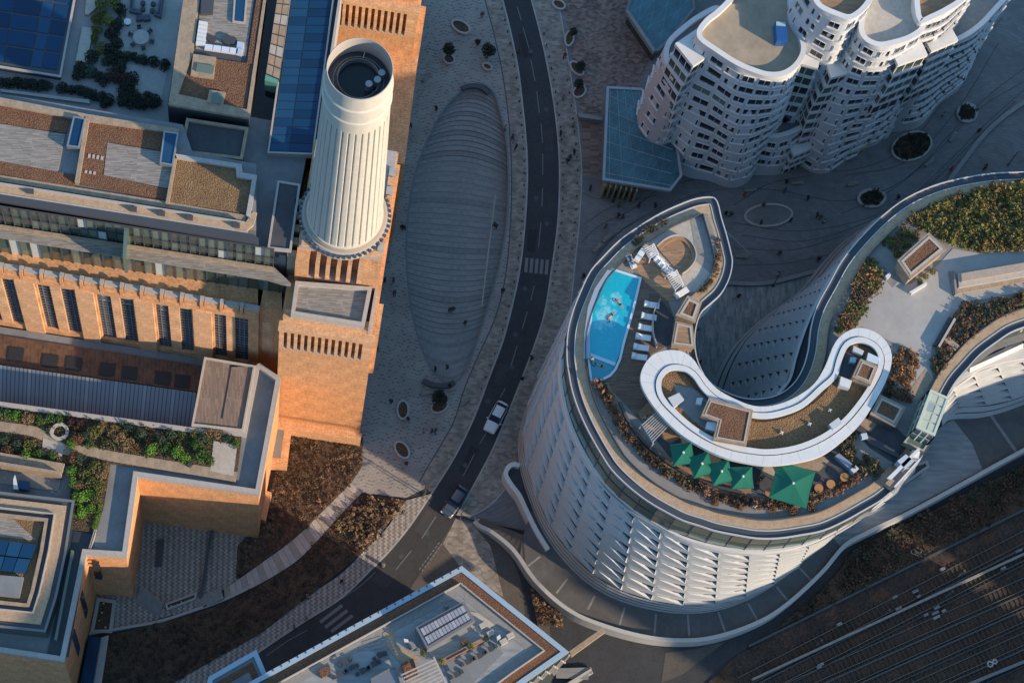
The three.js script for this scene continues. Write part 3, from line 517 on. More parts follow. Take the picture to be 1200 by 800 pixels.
// podium deck with its white parapet
const podOut = sm(QS([[556, 606], [562, 613], [575, 621], [600, 643], [625, 680], [650, 705], [675, 722], [707, 735], [750, 747], [787, 752], [825, 751], [862, 742], [900, 726], [925, 709], [950, 687], [970, 667], [982, 652], [994, 639], [1020, 625], [1072, 600], [1200, 530], [1330, 462]], 3.3), false, 4);
{
  const pd = thing('podium', 'dark podium deck with a white curved parapet round the white block', 'podium', (([x, z]) => [x, 0, z])(Q(800, 735, 0)));
  const inn = shift(podOut, -0.52), ringIn = QS([[1330, 380], [1200, 420], [1100, 440], [900, 560], [720, 540], [650, 500], [640, 560], [622, 600], [612, 630]], HP).concat([]);
  const pw = g(), ph = i => clamp(0.5 + i * 0.16, 0.5, 3.3), V = (p, y) => [p[0], y, p[1]];       // the wall climbs with the ramp
  for (let i = 0; i < podOut.length - 1; i++) { const a = podOut[i], b = podOut[i + 1], c = inn[i + 1], d = inn[i], h0 = ph(i), h1 = ph(i + 1); pw.quad(V(d, h0), V(c, h1), V(b, h1), V(a, h0)); pw.quad(V(a, 0), V(b, 0), V(b, h1), V(a, h0)); pw.quad(V(d, 0), V(c, 0), V(c, h1), V(d, h0)); }
  part(pd, 'parapet', pw, mat.parapetGrey = MT(speckle([0.47, 0.465, 0.455], 0.14, 6, 16, 317), 0.55));
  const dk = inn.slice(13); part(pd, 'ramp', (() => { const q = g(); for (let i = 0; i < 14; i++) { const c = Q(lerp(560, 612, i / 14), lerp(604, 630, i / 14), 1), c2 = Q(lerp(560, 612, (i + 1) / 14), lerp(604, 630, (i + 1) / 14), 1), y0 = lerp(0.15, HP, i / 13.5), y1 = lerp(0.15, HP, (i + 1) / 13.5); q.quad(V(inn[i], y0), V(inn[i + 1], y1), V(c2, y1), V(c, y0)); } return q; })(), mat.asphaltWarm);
  part(pd, 'deck', g().flat(dk.concat(ringIn), HP), mat.deckAsphalt = MT(speckle([0.105, 0.10, 0.10], 0.35, 8, 16, 311, 0.6), 0.7));
  // pale expansion strips
  const ends = [[[633, 652], [619, 663]], [[665, 678], [652, 695]], [[697, 698], [689, 714]], [[732, 712], [726, 733]], [[769, 719], [767, 744]], [[806, 720], [808, 745]], [[842, 717], [850, 740]], [[877, 707], [888, 727]], [[937, 665], [953, 682]], [[910, 687], [923, 703]]];
  for (const [a, b] of ends) { const A = Q(...a, HP), B = Q(...b, HP), l = Math.hypot(B[0] - A[0], B[1] - A[1]), n = [-(B[1] - A[1]) / l * 0.13, (B[0] - A[0]) / l * 0.13]; part(pd, 'joint_strip', g().flat([[A[0] + n[0], A[1] + n[1]], [B[0] + n[0], B[1] + n[1]], [B[0] - n[0], B[1] - n[1]], [A[0] - n[0], A[1] - n[1]]], HP + 0.01), mat.concrete); }
  // textured upper deck
  part(pd, 'paved_deck', g().flat(QS([[985, 640], [993, 634], [1020, 620], [1070, 594], [1152, 550], [1140, 520], [1118, 492], [1100, 500], [1090, 520], [1060, 570], [1000, 610], [975, 628]], HP), HP + 0.012), mat.podium);
  part(pd, 'deck_line', g().flat(QS([[1158, 484], [1161, 483], [1193, 528], [1190, 530]], HP), HP + 0.01), mat.concrete);
  const tri = QS([[1046, 577], [1088, 547], [1086, 541], [1062, 548], [1040, 570]], HP + 4); part(pd, 'stair_roof', g().prism(tri, HP, HP + 4), mat.roofDark); part(pd, 'stair_roof_edge', g().ring(inset(tri, -0.15), inset(tri, 0.2), HP + 3.8, HP + 4.2), mat.coping);
  // small looped ramp wall beside the foot of the facade
  const lp = sm(QS([[610, 543], [603, 541], [595, 544], [590, 555], [597, 569], [606, 581], [615, 600], [626, 622], [640, 645]], 3.2), false, 5);
  single('ramp_wall', 'pale looped ramp wall at the foot of the white facade', 'wall', g().band(lp, shift(lp, -0.6), 0, 3.2), mat.whiteWarm);
  const rp = lp.concat(QS([[650, 640], [632, 600], [620, 560]], 2.2));
  structure('ramp', g().flat(rp, 2.2), mat.roofDark);
}
// ================================================================ BRICK POWER STATION
const ps = thing('power_station', 'huge orange brick power station with rooftop villas and tall windows', 'building', (([x, z]) => [x, 0, z])(Q(200, 330, 0)));
const sheet = (parent, name, pts, h, m, t = 0.06) => part(parent, name, g().prism(QS(pts, h), h - t, h), m);
const block3 = (parent, name, pts, h0, h1, m) => part(parent, name, g().prism(QS(pts, h1), h0, h1), m);
const frame = (parent, name, pts, h0, h1, w, m) => { const o = QS(pts, h1); return part(parent, name, g().ring(o, inset(o, w), h0, h1), m); };
const at3 = (px, py, h) => { const p = P(px, py, h); return [p.x, h, p.z]; };
// ---- south wall with tall paired windows
{
  const A = Q(-70, 304, 40.5), B = Q(303, 366, 40.5), len = Math.hypot(B[0] - A[0], B[1] - A[1]), ux = (B[0] - A[0]) / len, uz = (B[1] - A[1]) / len, nx = -uz, nz = ux;
  const W = (s, y, o = 0) => [A[0] + ux * s + nx * o, y, A[1] + uz * s + nz * o];          // o outwards
  const slab = (q, s0, s1, y0, y1, o0, o1) => { const pl = [[s0, o0], [s1, o0], [s1, o1], [s0, o1]].map(([s, o]) => { const w = W(s, 0, o); return [w[0], w[2]]; }); return q.prism(pl, y0, y1, [], true); };
  const proj = (px, py, h) => { const p = Q(px, py, h); return (p[0] - A[0]) * ux + (p[1] - A[1]) * uz; };
  const wins = [[-29, -13, 324], [-1, 14, 329], [41, 57, 335], [69, 86, 338], [111, 129, 345], [139, 155, 349], [181, 197, 355], [209, 224, 360], [250, 265, 366], [275, 291, 370]].map(w => [proj(w[0], w[2], 37.5), proj(w[1], w[2], 37.5)]);
  part(ps, 'back_wall', slab(g(), 0, len, 14, 40, -3, -0.75), mat.brick);
  const y0 = 19.5, y1 = 37.6; let prev = 0;
  wins.forEach(([a, b], i) => {
    part(ps, 'pier', slab(g(), prev, a, y0, y1, -0.75, 0), i % 2 ? mat.brickPale : mat.brick); prev = b;
    const wd = part(ps, 'tall_window', slab(g(), a + 0.002, b - 0.002, y0 + 0.002, y1, -0.73, -0.34), [mat.glassDark, mat.glassGreen3, mat.glassDark][i % 3]);
    const bars = g(); for (let k = 1; k < 3; k++) slab(bars, lerp(a, b, k / 3) - 0.05, lerp(a, b, k / 3) + 0.05, y0, y1, -0.34, -0.25);
    for (let k = 0; k < 17; k++) slab(bars, a, b, y0 + k * 1.04, y0 + k * 1.04 + (k % 3 ? 0.09 : 0.2), -0.34, -0.23);
    part(wd, 'glazing_bars', bars, mat.midGrey);
    if (i === 4 || i === 5 || i === 6) { const lt = g(); for (let k = 0; k < 4; k++) slab(lt, a + 0.3, b - 0.3, y1 - 3.6 + k * 0.8, y1 - 3.2 + k * 0.8, -0.335, -0.33); part(wd, 'bright_pane', lt, mat.blind); }
  });
  part(ps, 'pier', slab(g(), prev, len, y0, y1, -0.75, 0), mat.brick);
  part(ps, 'sill_band', slab(g(), 0, len, 14, y0, -0.75, 0.12), mat.brick);
  for (let k = 1; k < 5; k++) part(ps, 'buttress', slab(g(), wins[k * 2 - 1][1] + 0.22, wins[k * 2][0] - 0.22, 16, y1 + 0.4, 0.0, 0.34), mat.brickPale);
  part(ps, 'wall_head', slab(g(), 0, len, y1, 39.3, -0.75, 0.15), mat.brick);
  // parapet in lengths with small pinnacles between
  const px0 = proj(0, 318, 40.5), pitch = (proj(283, 361, 40.5) - px0) / 12;
  for (let k = -3; k <= 12; k++) {
    const s = px0 + k * pitch;
    part(ps, 'parapet', slab(g(), s + 0.32, s + pitch - 0.32, 39.3, 40.6, -0.55, 0.05), mat.brick); part(ps, 'parapet_coping', slab(g(), s + 0.3, s + pitch - 0.3, 40.6, 40.78, -0.75, -0.1), mat.coping);
    part(ps, 'pinnacle', slab(g(), s - 0.2, s + 0.2, 38.6, 40.9, -0.62, 0.2), mat.brick); part(ps, 'pinnacle_cap', slab(g(), s - 0.24, s + 0.24, 40.9, 41.15, -0.7, -0.15), mat.coping);
  }
  // brick return between the wall and the tower
  block3(ps, 'return_wall', [[302, 362], [330, 368], [330, 340], [302, 335]], 14, 40, mat.brick);
  const ar = g(); slab(ar, len + 0.35, len + 1.75, 24, 36, -0.62, -0.4); part(ps, 'blind_arch', ar, mat.brickPale);
}
block3(ps, 'wall_roof', [[-70, 298], [340, 349], [330, 369], [303, 364], [-70, 303]], 30, 38.6, mat.roofGrey);
// ---- two set-back glass storeys
{
  const storey = (top, bottom, hT, hB, n, rows) => {
    const a = QS(bottom, hB), T = QS(top, hT), N = n, q = (t) => mix2(a[0], a[1], t), mull = g(), ms = [mat.glassGreen, mat.glassGreen3, mat.glassGreen, mat.glassGreen2, mat.glassGreen3];
    for (let i = 0; i < N; i++) for (let r = 0; r < rows; r++) {
      const p0 = q((i + 0.03) / N), p1 = q((i + 0.97) / N), y0 = lerp(hB, hT, r / rows) + 0.05, y1 = lerp(hB, hT, (r + 1) / rows) - 0.05, hh = hash(i, r, hB | 0);
      part(ps, 'pane', g().quad([p0[0], y0, p0[1]], [p1[0], y0, p1[1]], [p1[0], y1, p1[1]], [p0[0], y1, p0[1]]), hh > 0.94 ? mat.blind : ms[Math.floor(hh * 5)]);
    }
    for (let i = 0; i <= N; i++) { const p = q(i / N); mull.box(p[0], p[1] + 0.05, 0.1, 0.22, hB, hT); }
    for (let r = 0; r <= rows; r++) { const y = lerp(hB, hT, r / rows), p0 = q(0), p1 = q(1); mull.band([p0, p1], [[p0[0], p0[1] + 0.14], [p1[0], p1[1] + 0.14]], y - 0.06, y + 0.06); }
    part(ps, 'mullions', mull, mat.darkGrey);
  };
  storey([[-60, 0], [0, 0]], [[-70, 251], [320, 312]], 52.4, 46, 36, 2);
  storey([[-60, 0], [0, 0]], [[-70, 289], [338, 348]], 45.6, 38.6, 34, 1);
  block3(ps, 'terrace_slab', [[-70, 240], [320, 300], [320, 312], [341, 332], [341, 336], [312, 327.5], [-70, 267]], 45.6, 46, mat.deckGrey);
  block3(ps, 'terrace_bench', [[-70, 252], [319, 312.5], [322, 317], [-70, 256]], 46, 46.45, mat.stone);
  const fin = QS([[145, 262], [150, 263], [147, 300], [143, 300]], 52); part(ps, 'glass_divider', g().prism(fin, 46, 51.5), mat.glassGreen2);
  block3(ps, 'roof_overhang', [[-70, 216], [296, 274], [303, 279], [303, 286], [-70, 224]], 52.3, 52.9, mat.darkGrey);
  block3(ps, 'roof_edge_line', [[-70, 214.5], [290, 271], [290, 272.6], [-70, 216]], 52.3, 53.02, mat.coping);
}
// ---- villa roofs
block3(ps, 'roof_mass', [[-70, 98], [214, 146], [225, 178], [300, 192], [300, 270], [-70, 212]], 40, 52.5, mat.roofGrey);
{
  const V = 52.75;
  sheet(ps, 'stone_edge', [[-70, 103], [0, 114], [105, 134], [210, 151], [208, 156], [100, 141], [0, 122], [-70, 110]], V + 0.5, mat.stone, 0.8);
  sheet(ps, 'sedum_roof', [[-70, 111], [82, 137], [77, 156], [-70, 134]], V, mat.sedumRed, 0.3);
  sheet(ps, 'timber_deck', [[-70, 134], [76, 157], [67, 201], [-70, 176]], V, mat.deckGrey, 0.3);
  sheet(ps, 'sedum_roof', [[-70, 177], [90, 205], [87, 219], [-70, 192]], V, mat.sedumRed, 0.3);
  sheet(ps, 'stone_divider', [[100, 137], [104.5, 138], [92, 214], [87, 213]], V + 0.6, mat.stone, 0.9);
  block3(ps, 'rooflight', [[86, 136], [99, 139], [92, 172], [78, 170]], V - 0.3, V + 0.9, mat.glassBlue); frame(ps, 'rooflight_frame', [[85.5, 135.5], [100, 138.5], [92.5, 173], [77.5, 171]], V - 0.3, V + 1.0, 0.18, mat.steel);
  sheet(ps, 'sedum_roof', [[105, 141], [191, 155], [186, 176], [125, 166], [120, 205], [197, 222], [194, 234], [93, 216]], V, mat.sedumRed, 0.3);
  sheet(ps, 'timber_deck', [[125.5, 167], [186, 177], [202, 192], [197, 221], [121, 205]], V + 0.01, mat.deckGrey, 0.3);
  block3(ps, 'rooflight', [[192, 154], [208, 156], [202, 193], [187, 190]], V - 0.3, V + 0.9, mat.glassBlue2); frame(ps, 'rooflight_frame', [[191.5, 153], [209, 155.5], [202.5, 194], [186.5, 191]], V - 0.3, V + 1.0, 0.18, mat.steel);
  for (let i = 0; i < 4; i++) sheet(ps, 'stepping_tile', [[103 + i * 5, 180 + i * 0.8], [106 + i * 5, 180.5 + i * 0.8], [105.3 + i * 5, 185 + i * 0.8], [102.3 + i * 5, 184.5 + i * 0.8]], V + 0.08, mat.paleStone);
  for (let i = 0; i < 3; i++) sheet(ps, 'stepping_tile', [[99 + i * 5, 199 + i * 0.8], [102 + i * 5, 199.5 + i * 0.8], [101.5 + i * 5, 203 + i * 0.8], [98.5 + i * 5, 202.5 + i * 0.8]], V + 0.08, mat.paleStone);
  sheet(ps, 'sedum_roof', [[207, 185], [276, 197], [277, 208], [295, 211], [289, 250], [198, 237]], V, mat.sedum, 0.3);
  sheet(ps, 'stone_edge', [[205, 180], [283, 192], [284, 202], [301, 205], [293, 255], [288, 252], [295, 210], [277, 207], [276, 196], [207, 185]], V + 0.5, mat.coping, 0.8);
  sheet(ps, 'stone_divider', [[203, 186], [207, 185], [197.5, 239], [193.5, 238]], V + 0.5, mat.stone, 0.8);
  sheet(ps, 'gravel_strip', [[-70, 203], [0, 215], [287, 261], [296, 248], [301, 249], [297, 263], [288, 271], [0, 225], [-70, 213]], V + 0.25, mat.gravel, 0.5);
  sheet(ps, 'guard_rail', [[-70, 201.5], [0, 213.5], [287, 259.3], [287, 260.8], [0, 215], [-70, 203]], V + 0.9, mat.coping, 0.9);
  sheet(ps, 'sedum_strip', [[-70, 194], [0, 205], [194, 236], [288, 252], [287, 258], [0, 212], [-70, 200]], V + 0.02, mat.stone, 0.3);
  for (const [x, y] of [[35, 223], [156, 244], [189, 249], [222, 254], [277, 263]]) block3(ps, 'vent_box', [[x - 4, y - 3], [x + 4, y - 2], [x + 3.5, y + 2.5], [x - 4.5, y + 1.5]], V, V + 0.9, mat.darkGrey);
}
// second villa
{
  const V = 53;
  block3(ps, 'villa_mass', [[217, -20], [313, -20], [291, 138], [196, 122]], 44, V, mat.darkGrey);
  sheet(ps, 'stone_edge', [[217, -20], [236, -20], [226, 62], [209, 110], [289, 128], [311, -20], [314, -20], [292, 138], [197, 122]], V + 0.4, mat.stone, 0.6);
  sheet(ps, 'sedum_roof', [[214, 63], [296, 75], [288, 128], [208, 113]], V + 0.2, mat.sedumRed, 0.3);
  sheet(ps, 'villa_terrace', [[237, -20], [300, -20], [288, 66], [229, 57]], V + 0.1, mat.deckGrey, 0.3);
  sheet(ps, 'sedum_strip', [[303, -20], [309, -20], [296, 75], [289, 74]], V + 0.3, mat.sedumRed, 0.3);
  for (const [o, gl] of [[[[226, 63], [253, 67], [250, 92], [223, 88]], [[231, 74], [251, 77], [249, 86], [229, 83]]], [[[245, 105], [264, 108], [261, 123], [242, 120]], [[249, 109], [260, 110], [258, 121], [247, 120]]]]) { block3(ps, 'skylight_kerb', o, V, V + 0.55, mat.stone); block3(ps, 'skylight_glass', gl, V + 0.5, V + 0.75, mat.glassGreen2); }
  block3(ps, 'plunge_pool', [[276, -20], [290, -20], [286, 26], [273, 24]], V, V + 0.35, mat.glassBlue2); frame(ps, 'pool_rim', [[275, -20], [291, -20], [287, 27.5], [272, 25.5]], V, V + 0.4, 0.2, mat.coping);
  block3(ps, 'dark_canopy', [[236, -20], [252, -20], [249, 16], [235, 16]], V, V + 0.6, mat.darkGrey);
  block3(ps, 'lower_roof', [[219, 139], [290, 150], [283, 186], [211, 177]], 44, 51.5, mat.roofDark); frame(ps, 'lower_roof_edge', [[218, 138], [291, 149], [284, 187], [210, 178]], 51, 52, 0.35, mat.stone);
  block3(ps, 'link_roof', [[290, 136], [365, 150], [350, 230], [335, 300], [300, 292], [300, 195], [285, 190]], 40, 49, mat.roofGrey);
  block3(ps, 'plant_box', [[326, 212], [351, 216], [340, 293], [314, 290]], 48, 51, mat.roofDark); frame(ps, 'plant_box_edge', [[325, 211], [352, 215.5], [341, 294], [313, 291]], 50.5, 51.2, 0.25, mat.coping);
  for (let i = 0; i < 5; i++) block3(ps, 'stepped_plinth', [[346 - i * 2.2, 232 + i * 15], [356 - i * 2.2, 233.5 + i * 15], [355 - i * 2.2, 241 + i * 15], [345 - i * 2.2, 239.5 + i * 15]], 40, 51 - i * 0.2, mat.stone);
}
// blue glazed atrium roof
{
  const TL = [343, -20], TR = [392, -20], BR = [366, 179], BL = [315, 177], n = 20, H = 50;
  for (let i = 0; i < n; i++) for (let k = 0; k < 2; k++) {
    const e = 0.06, c = (s, t) => mix2(mix2(TL, TR, s), mix2(BL, BR, s), t), s0 = k ? 0.46 : 0.03, s1 = k ? 0.97 : 0.44;
    part(ps, 'roof_pane', g().prism(QS([c(s0, (i + e) / n), c(s1, (i + e) / n), c(s1, (i + 1 - e) / n), c(s0, (i + 1 - e) / n)], H), H - 0.1, H + (k ? 0.02 : 0)), k ? [mat.glassBlue, mat.glassBlue3][i % 3 ? 0 : 1] : [mat.glassBlue2, mat.glassBlue][i % 4 ? 0 : 1]);
  }
  block3(ps, 'atrium_base', [TL, TR, BR, BL], 44, H - 0.06, mat.zincDark); frame(ps, 'atrium_frame', [[341, -20], [394, -20], [367, 181], [313, 179]], H - 1, H + 0.25, 0.2, mat.coping);
  sheet(ps, 'dark_gutter', [[394, -20], [399, -20], [372, 181], [367, 181]], 49.6, mat.darkGrey, 3);
  const tl = [[327, -20], [342, -20], [327, 93], [311, 86]];
  block3(ps, 'tile_strip', tl, 44, 51, mat.darkGrey);
  for (let i = 0; i < 9; i++) for (let k = 0; k < 2; k++) { const c = (s, t) => mix2(mix2(tl[0], tl[1], s), mix2(tl[3], tl[2], s), t); sheet(ps, 'roof_tile', [c(k * 0.5 + 0.03, i / 9 + 0.008), c(k * 0.5 + 0.48, i / 9 + 0.008), c(k * 0.5 + 0.48, (i + 1) / 9 - 0.008), c(k * 0.5 + 0.03, (i + 1) / 9 - 0.008)], 51.1, i % 3 ? mat.stone : mat.paleStone, 0.15); }
  block3(ps, 'teal_light', [[311, 87], [326, 93.5], [325, 98], [310, 94]], 48, 51.1, M(0.12, 0.32, 0.28, 0.3));
  block3(ps, 'stone_wall', [[399, -20], [402, -20], [372, 181], [369, 181]], 40, 50.5, mat.coping);
}
// ---- towers with fluted heads
function tower(front, ax, depth, hTop, nSlot, slotX, ySlot) {
  // front: [left px, right px] at hTop; ax: px vector to the back
  const A = Q(...front[0], hTop), B = Q(...front[1], hTop), D = Q(front[0][0] + ax[0], front[0][1] + ax[1], hTop), len = Math.hypot(B[0] - A[0], B[1] - A[1]), ux = (B[0] - A[0]) / len, uz = (B[1] - A[1]) / len;
  const bl = Math.hypot(D[0] - A[0], D[1] - A[1]), bx = (D[0] - A[0]) / bl, bz = (D[1] - A[1]) / bl;
  const slab = (s0, s1, d0, d1, y0, y1) => g().prism([[s0, d0], [s1, d0], [s1, d1], [s0, d1]].map(([s, d]) => [A[0] + ux * s + bx * d, A[1] + uz * s + bz * d]), y0, y1, [], true);
  part(ps, 'tower_wall', slab(0, len, 0, 0.9, 0, ySlot[0]), mat.brick);
  part(ps, 'tower_core', slab(0.02, len - 0.02, 0.9, bl, 0, hTop - 0.6), mat.brick);
  part(ps, 'tower_head', slab(-0.12, len + 0.12, -0.12, 0.95, ySlot[1], hTop), mat.brickPale);
  const a0 = slotX[0], a1 = slotX[1], p = (a1 - a0) / nSlot;
  part(ps, 'fin', slab(0, a0, 0, 0.9, ySlot[0], ySlot[1]), mat.brickPale); part(ps, 'fin', slab(a1, len, 0, 0.9, ySlot[0], ySlot[1]), mat.brickPale);
  for (let i = 0; i < nSlot; i++) { part(ps, 'fin', slab(a0 + (i + 0.52) * p, a0 + (i + 1) * p, 0, 0.9, ySlot[0], ySlot[1]), mat.brickPale); part(ps, 'slot_sill', slab(a0 + i * p, a0 + (i + 0.52) * p, -0.03, 0.85, ySlot[0], ySlot[0] + 0.22), mat.paleStone); }
  return { slab, len, bl };
}
{
  const t1 = tower([[327, 384], [437, 401]], [35, -210], 0, 44, 12, [0.55, 10.25], [35.9, 43]);
  part(ps, 'tower_ledge', t1.slab(0.3, t1.len - 0.3, 0.95, 2.2, 43, 44.7), mat.brickPale); part(ps, 'ledge_coping', t1.slab(0.25, t1.len - 0.25, 0.9, 1.5, 44.7, 44.85), mat.brickPale);
  block3(ps, 'tower_terrace', [[341, 367.5], [426, 381], [435, 338], [347, 331]], 43, 45.6, mat.deckGrey); frame(ps, 'terrace_coping', [[340.5, 368], [427, 382], [436, 336], [346, 329]], 43, 46.2, 0.45, mat.paleStone);
  block3(ps, 'side_coping', [[431, 387], [434, 387.5], [443, 335], [440, 334.5]], 43, 45.4, mat.coping); block3(ps, 'red_gutter', [[428, 385], [431, 385.5], [440, 336], [436, 336]], 43, 44.4, M(0.10, 0.02, 0.03, 0.6));
  // dentil course and foot
  for (let i = 0; i < 44; i++) { const s = t1.len * (0.04 + 0.92 * i / 44); part(ps, 'dentil', t1.slab(s, s + 0.11, -0.1, 0.02, 5.2, 6.6), mat.brickPale); }
  part(ps, 'tower_plinth', t1.slab(-0.3, t1.len + 0.3, -0.9, 0.02, 0, 3.6), mat.brickPale);
  part(ps, 'side_bay', t1.slab(t1.len, t1.len + 0.55, 0.4, 5, 30, 43.4), mat.brick);
  // upper tier under the chimney, with five deep slots
  const A = Q(346, 302, 52), B = Q(446, 317, 52), D = Q(369, 160, 52), len = Math.hypot(B[0] - A[0], B[1] - A[1]), ux = (B[0] - A[0]) / len, uz = (B[1] - A[1]) / len, bl = Math.hypot(D[0] - A[0], D[1] - A[1]), bx = (D[0] - A[0]) / bl, bz = (D[1] - A[1]) / bl;
  const slab = (s0, s1, d0, d1, y0, y1) => g().prism([[s0, d0], [s1, d0], [s1, d1], [s0, d1]].map(([s, d]) => [A[0] + ux * s + bx * d, A[1] + uz * s + bz * d]), y0, y1, [], true);
  part(ps, 'upper_tier', slab(0, len, 1.7, bl, 40, 51), mat.brick); part(ps, 'tier_floor', slab(0.2, len - 0.2, 1.5, bl - 0.1, 51, 51.5), mat.coping);
  const s0 = 1.55, s1 = 7.7, p = (s1 - s0) / 5;
  part(ps, 'tier_pier', slab(0, s0, 0, 1.7, 43, 50.6), mat.brick); part(ps, 'tier_pier', slab(s1 + 0.1, len, 0, 1.7, 43, 50.6), mat.brick);
  for (let i = 0; i < 5; i++) { part(ps, 'tier_fin', slab(s0 + (i + 0.62) * p, s0 + (i + 1) * p + (i === 4 ? 0.1 : 0), 0, 1.7, 45, 50.6), mat.brickPale); part(ps, 'slot_sill', slab(s0 + i * p, s0 + (i + 0.62) * p, 0, 1.7, 44.6, 45.6), mat.paleStone); }
  part(ps, 'tier_foot', slab(0, len, -0.02, 1.72, 43, 44.6), mat.brick);
  for (let i = 0; i < 3; i++) part(ps, 'tier_step', slab(0.4 + i * 0.2, len - 0.4 - i * 0.2, 1.72 + i * 0.55, 2.3 + i * 0.55, 51, 51.9 - i * 0.1), i % 2 ? mat.coping : mat.brickPale);
  for (let i = 0; i < 9; i++) part(ps, 'edge_block', slab(len - 0.75, len + 0.02, 2.4 + i * 1.15, 3.4 + i * 1.15, 50.6, 52.1), i % 2 ? mat.brickPale : mat.coping);
  const t2 = tower([[394, -2], [491, 14]], [30, -180], 0, 44, 11, [0.45, 9.1], [36, 43]);
  part(ps, 'tower_ledge', t2.slab(0.4, t2.len - 0.3, 0.95, 3, 43, 45.4), mat.brick); part(ps, 'ledge_coping', t2.slab(0.3, t2.len - 0.1, 2.5, 3.4, 45.4, 45.7), mat.white);
  part(ps, 'side_bay', t2.slab(t2.len, t2.len + 0.75, 0.3, 4, 24, 37), mat.brick);
  block3(ps, 'link_mass', [[366, 175], [474, 192], [497, 12], [395, -5]], 0, 30, mat.brick);
}
// ---- rooftop terrace behind the villas
{
  const H = 47.5;
  block3(ps, 'terrace_mass', [[-70, -80], [232, -80], [198, 128], [212, 150], [-70, 104]], 40, H, M(0.29, 0.295, 0.305, 0.7, { map: speckle([1, 1, 1], 0.18, 7, 16, 421) }));
  block3(ps, 'pavilion', [[-70, -80], [98, -60], [70, 89.5], [-70, 66]], H, H + 1.2, mat.darkGrey); 
  const cs = [-70, -38, -4, 33, 47, 67], hs = (x, r) => [x + 0.0, r];
  // glass roof panes follow the pavilion's grid
  const TL = [-60, -60], TR = [92, -38], BR = [66, 83], BL = [-70, 63], c = (s, t) => mix2(mix2(TL, TR, s), mix2(BL, BR, s), t), vs = [0, 0.28, 0.545, 0.77, 0.87, 1], us = [0, 0.2, 0.36, 0.515, 0.67, 0.83, 1];
  for (let i = 0; i < 5; i++) for (let k = 0; k < 6; k++) part(ps, 'pavilion_pane', g().prism(QS([c(vs[i] + 0.006, us[k] + 0.01), c(vs[i + 1] - 0.006, us[k] + 0.01), c(vs[i + 1] - 0.006, us[k + 1] - 0.01), c(vs[i] + 0.006, us[k + 1] - 0.01)], H + 1.3), H + 1.2, H + 1.3), i === 3 ? mat.glassBlue2 : [mat.glassBlue, mat.glassBlue3, mat.glassBlue][(i + k) % 3]);
  frame(ps, 'pavilion_frame', [[-70, -80], [99, -62], [71, 90.5], [-70, 67.5]], H + 1.2, H + 1.45, 0.25, mat.coping);
  for (const q of [[[101, -10], [115, -8], [112, 9], [103, 17], [99, 16]], [[96, 31], [109, 33], [101, 73], [88, 71]]]) block3(ps, 'stone_bench', q, H, H + 0.45, mat.paleStone);
  block3(ps, 'planter_wall', [[0, 107], [105, 121], [104, 117], [0, 104]], H, H + 0.5, mat.coping);
  sheet(ps, 'paved_square', [[147, -20], [222, -20], [207, 70], [203, 80], [135, 62]], H + 0.03, mat.gardenStone ||= MT(speckle([0.36, 0.36, 0.355], 0.25, 6, 16, 431, 0.6), 0.7), 0.1); sheet(ps, 'paved_square', [[135, 73], [196, 82], [186, 130], [155, 108], [132, 85]], H + 0.03, mat.gardenStone, 0.1);
}
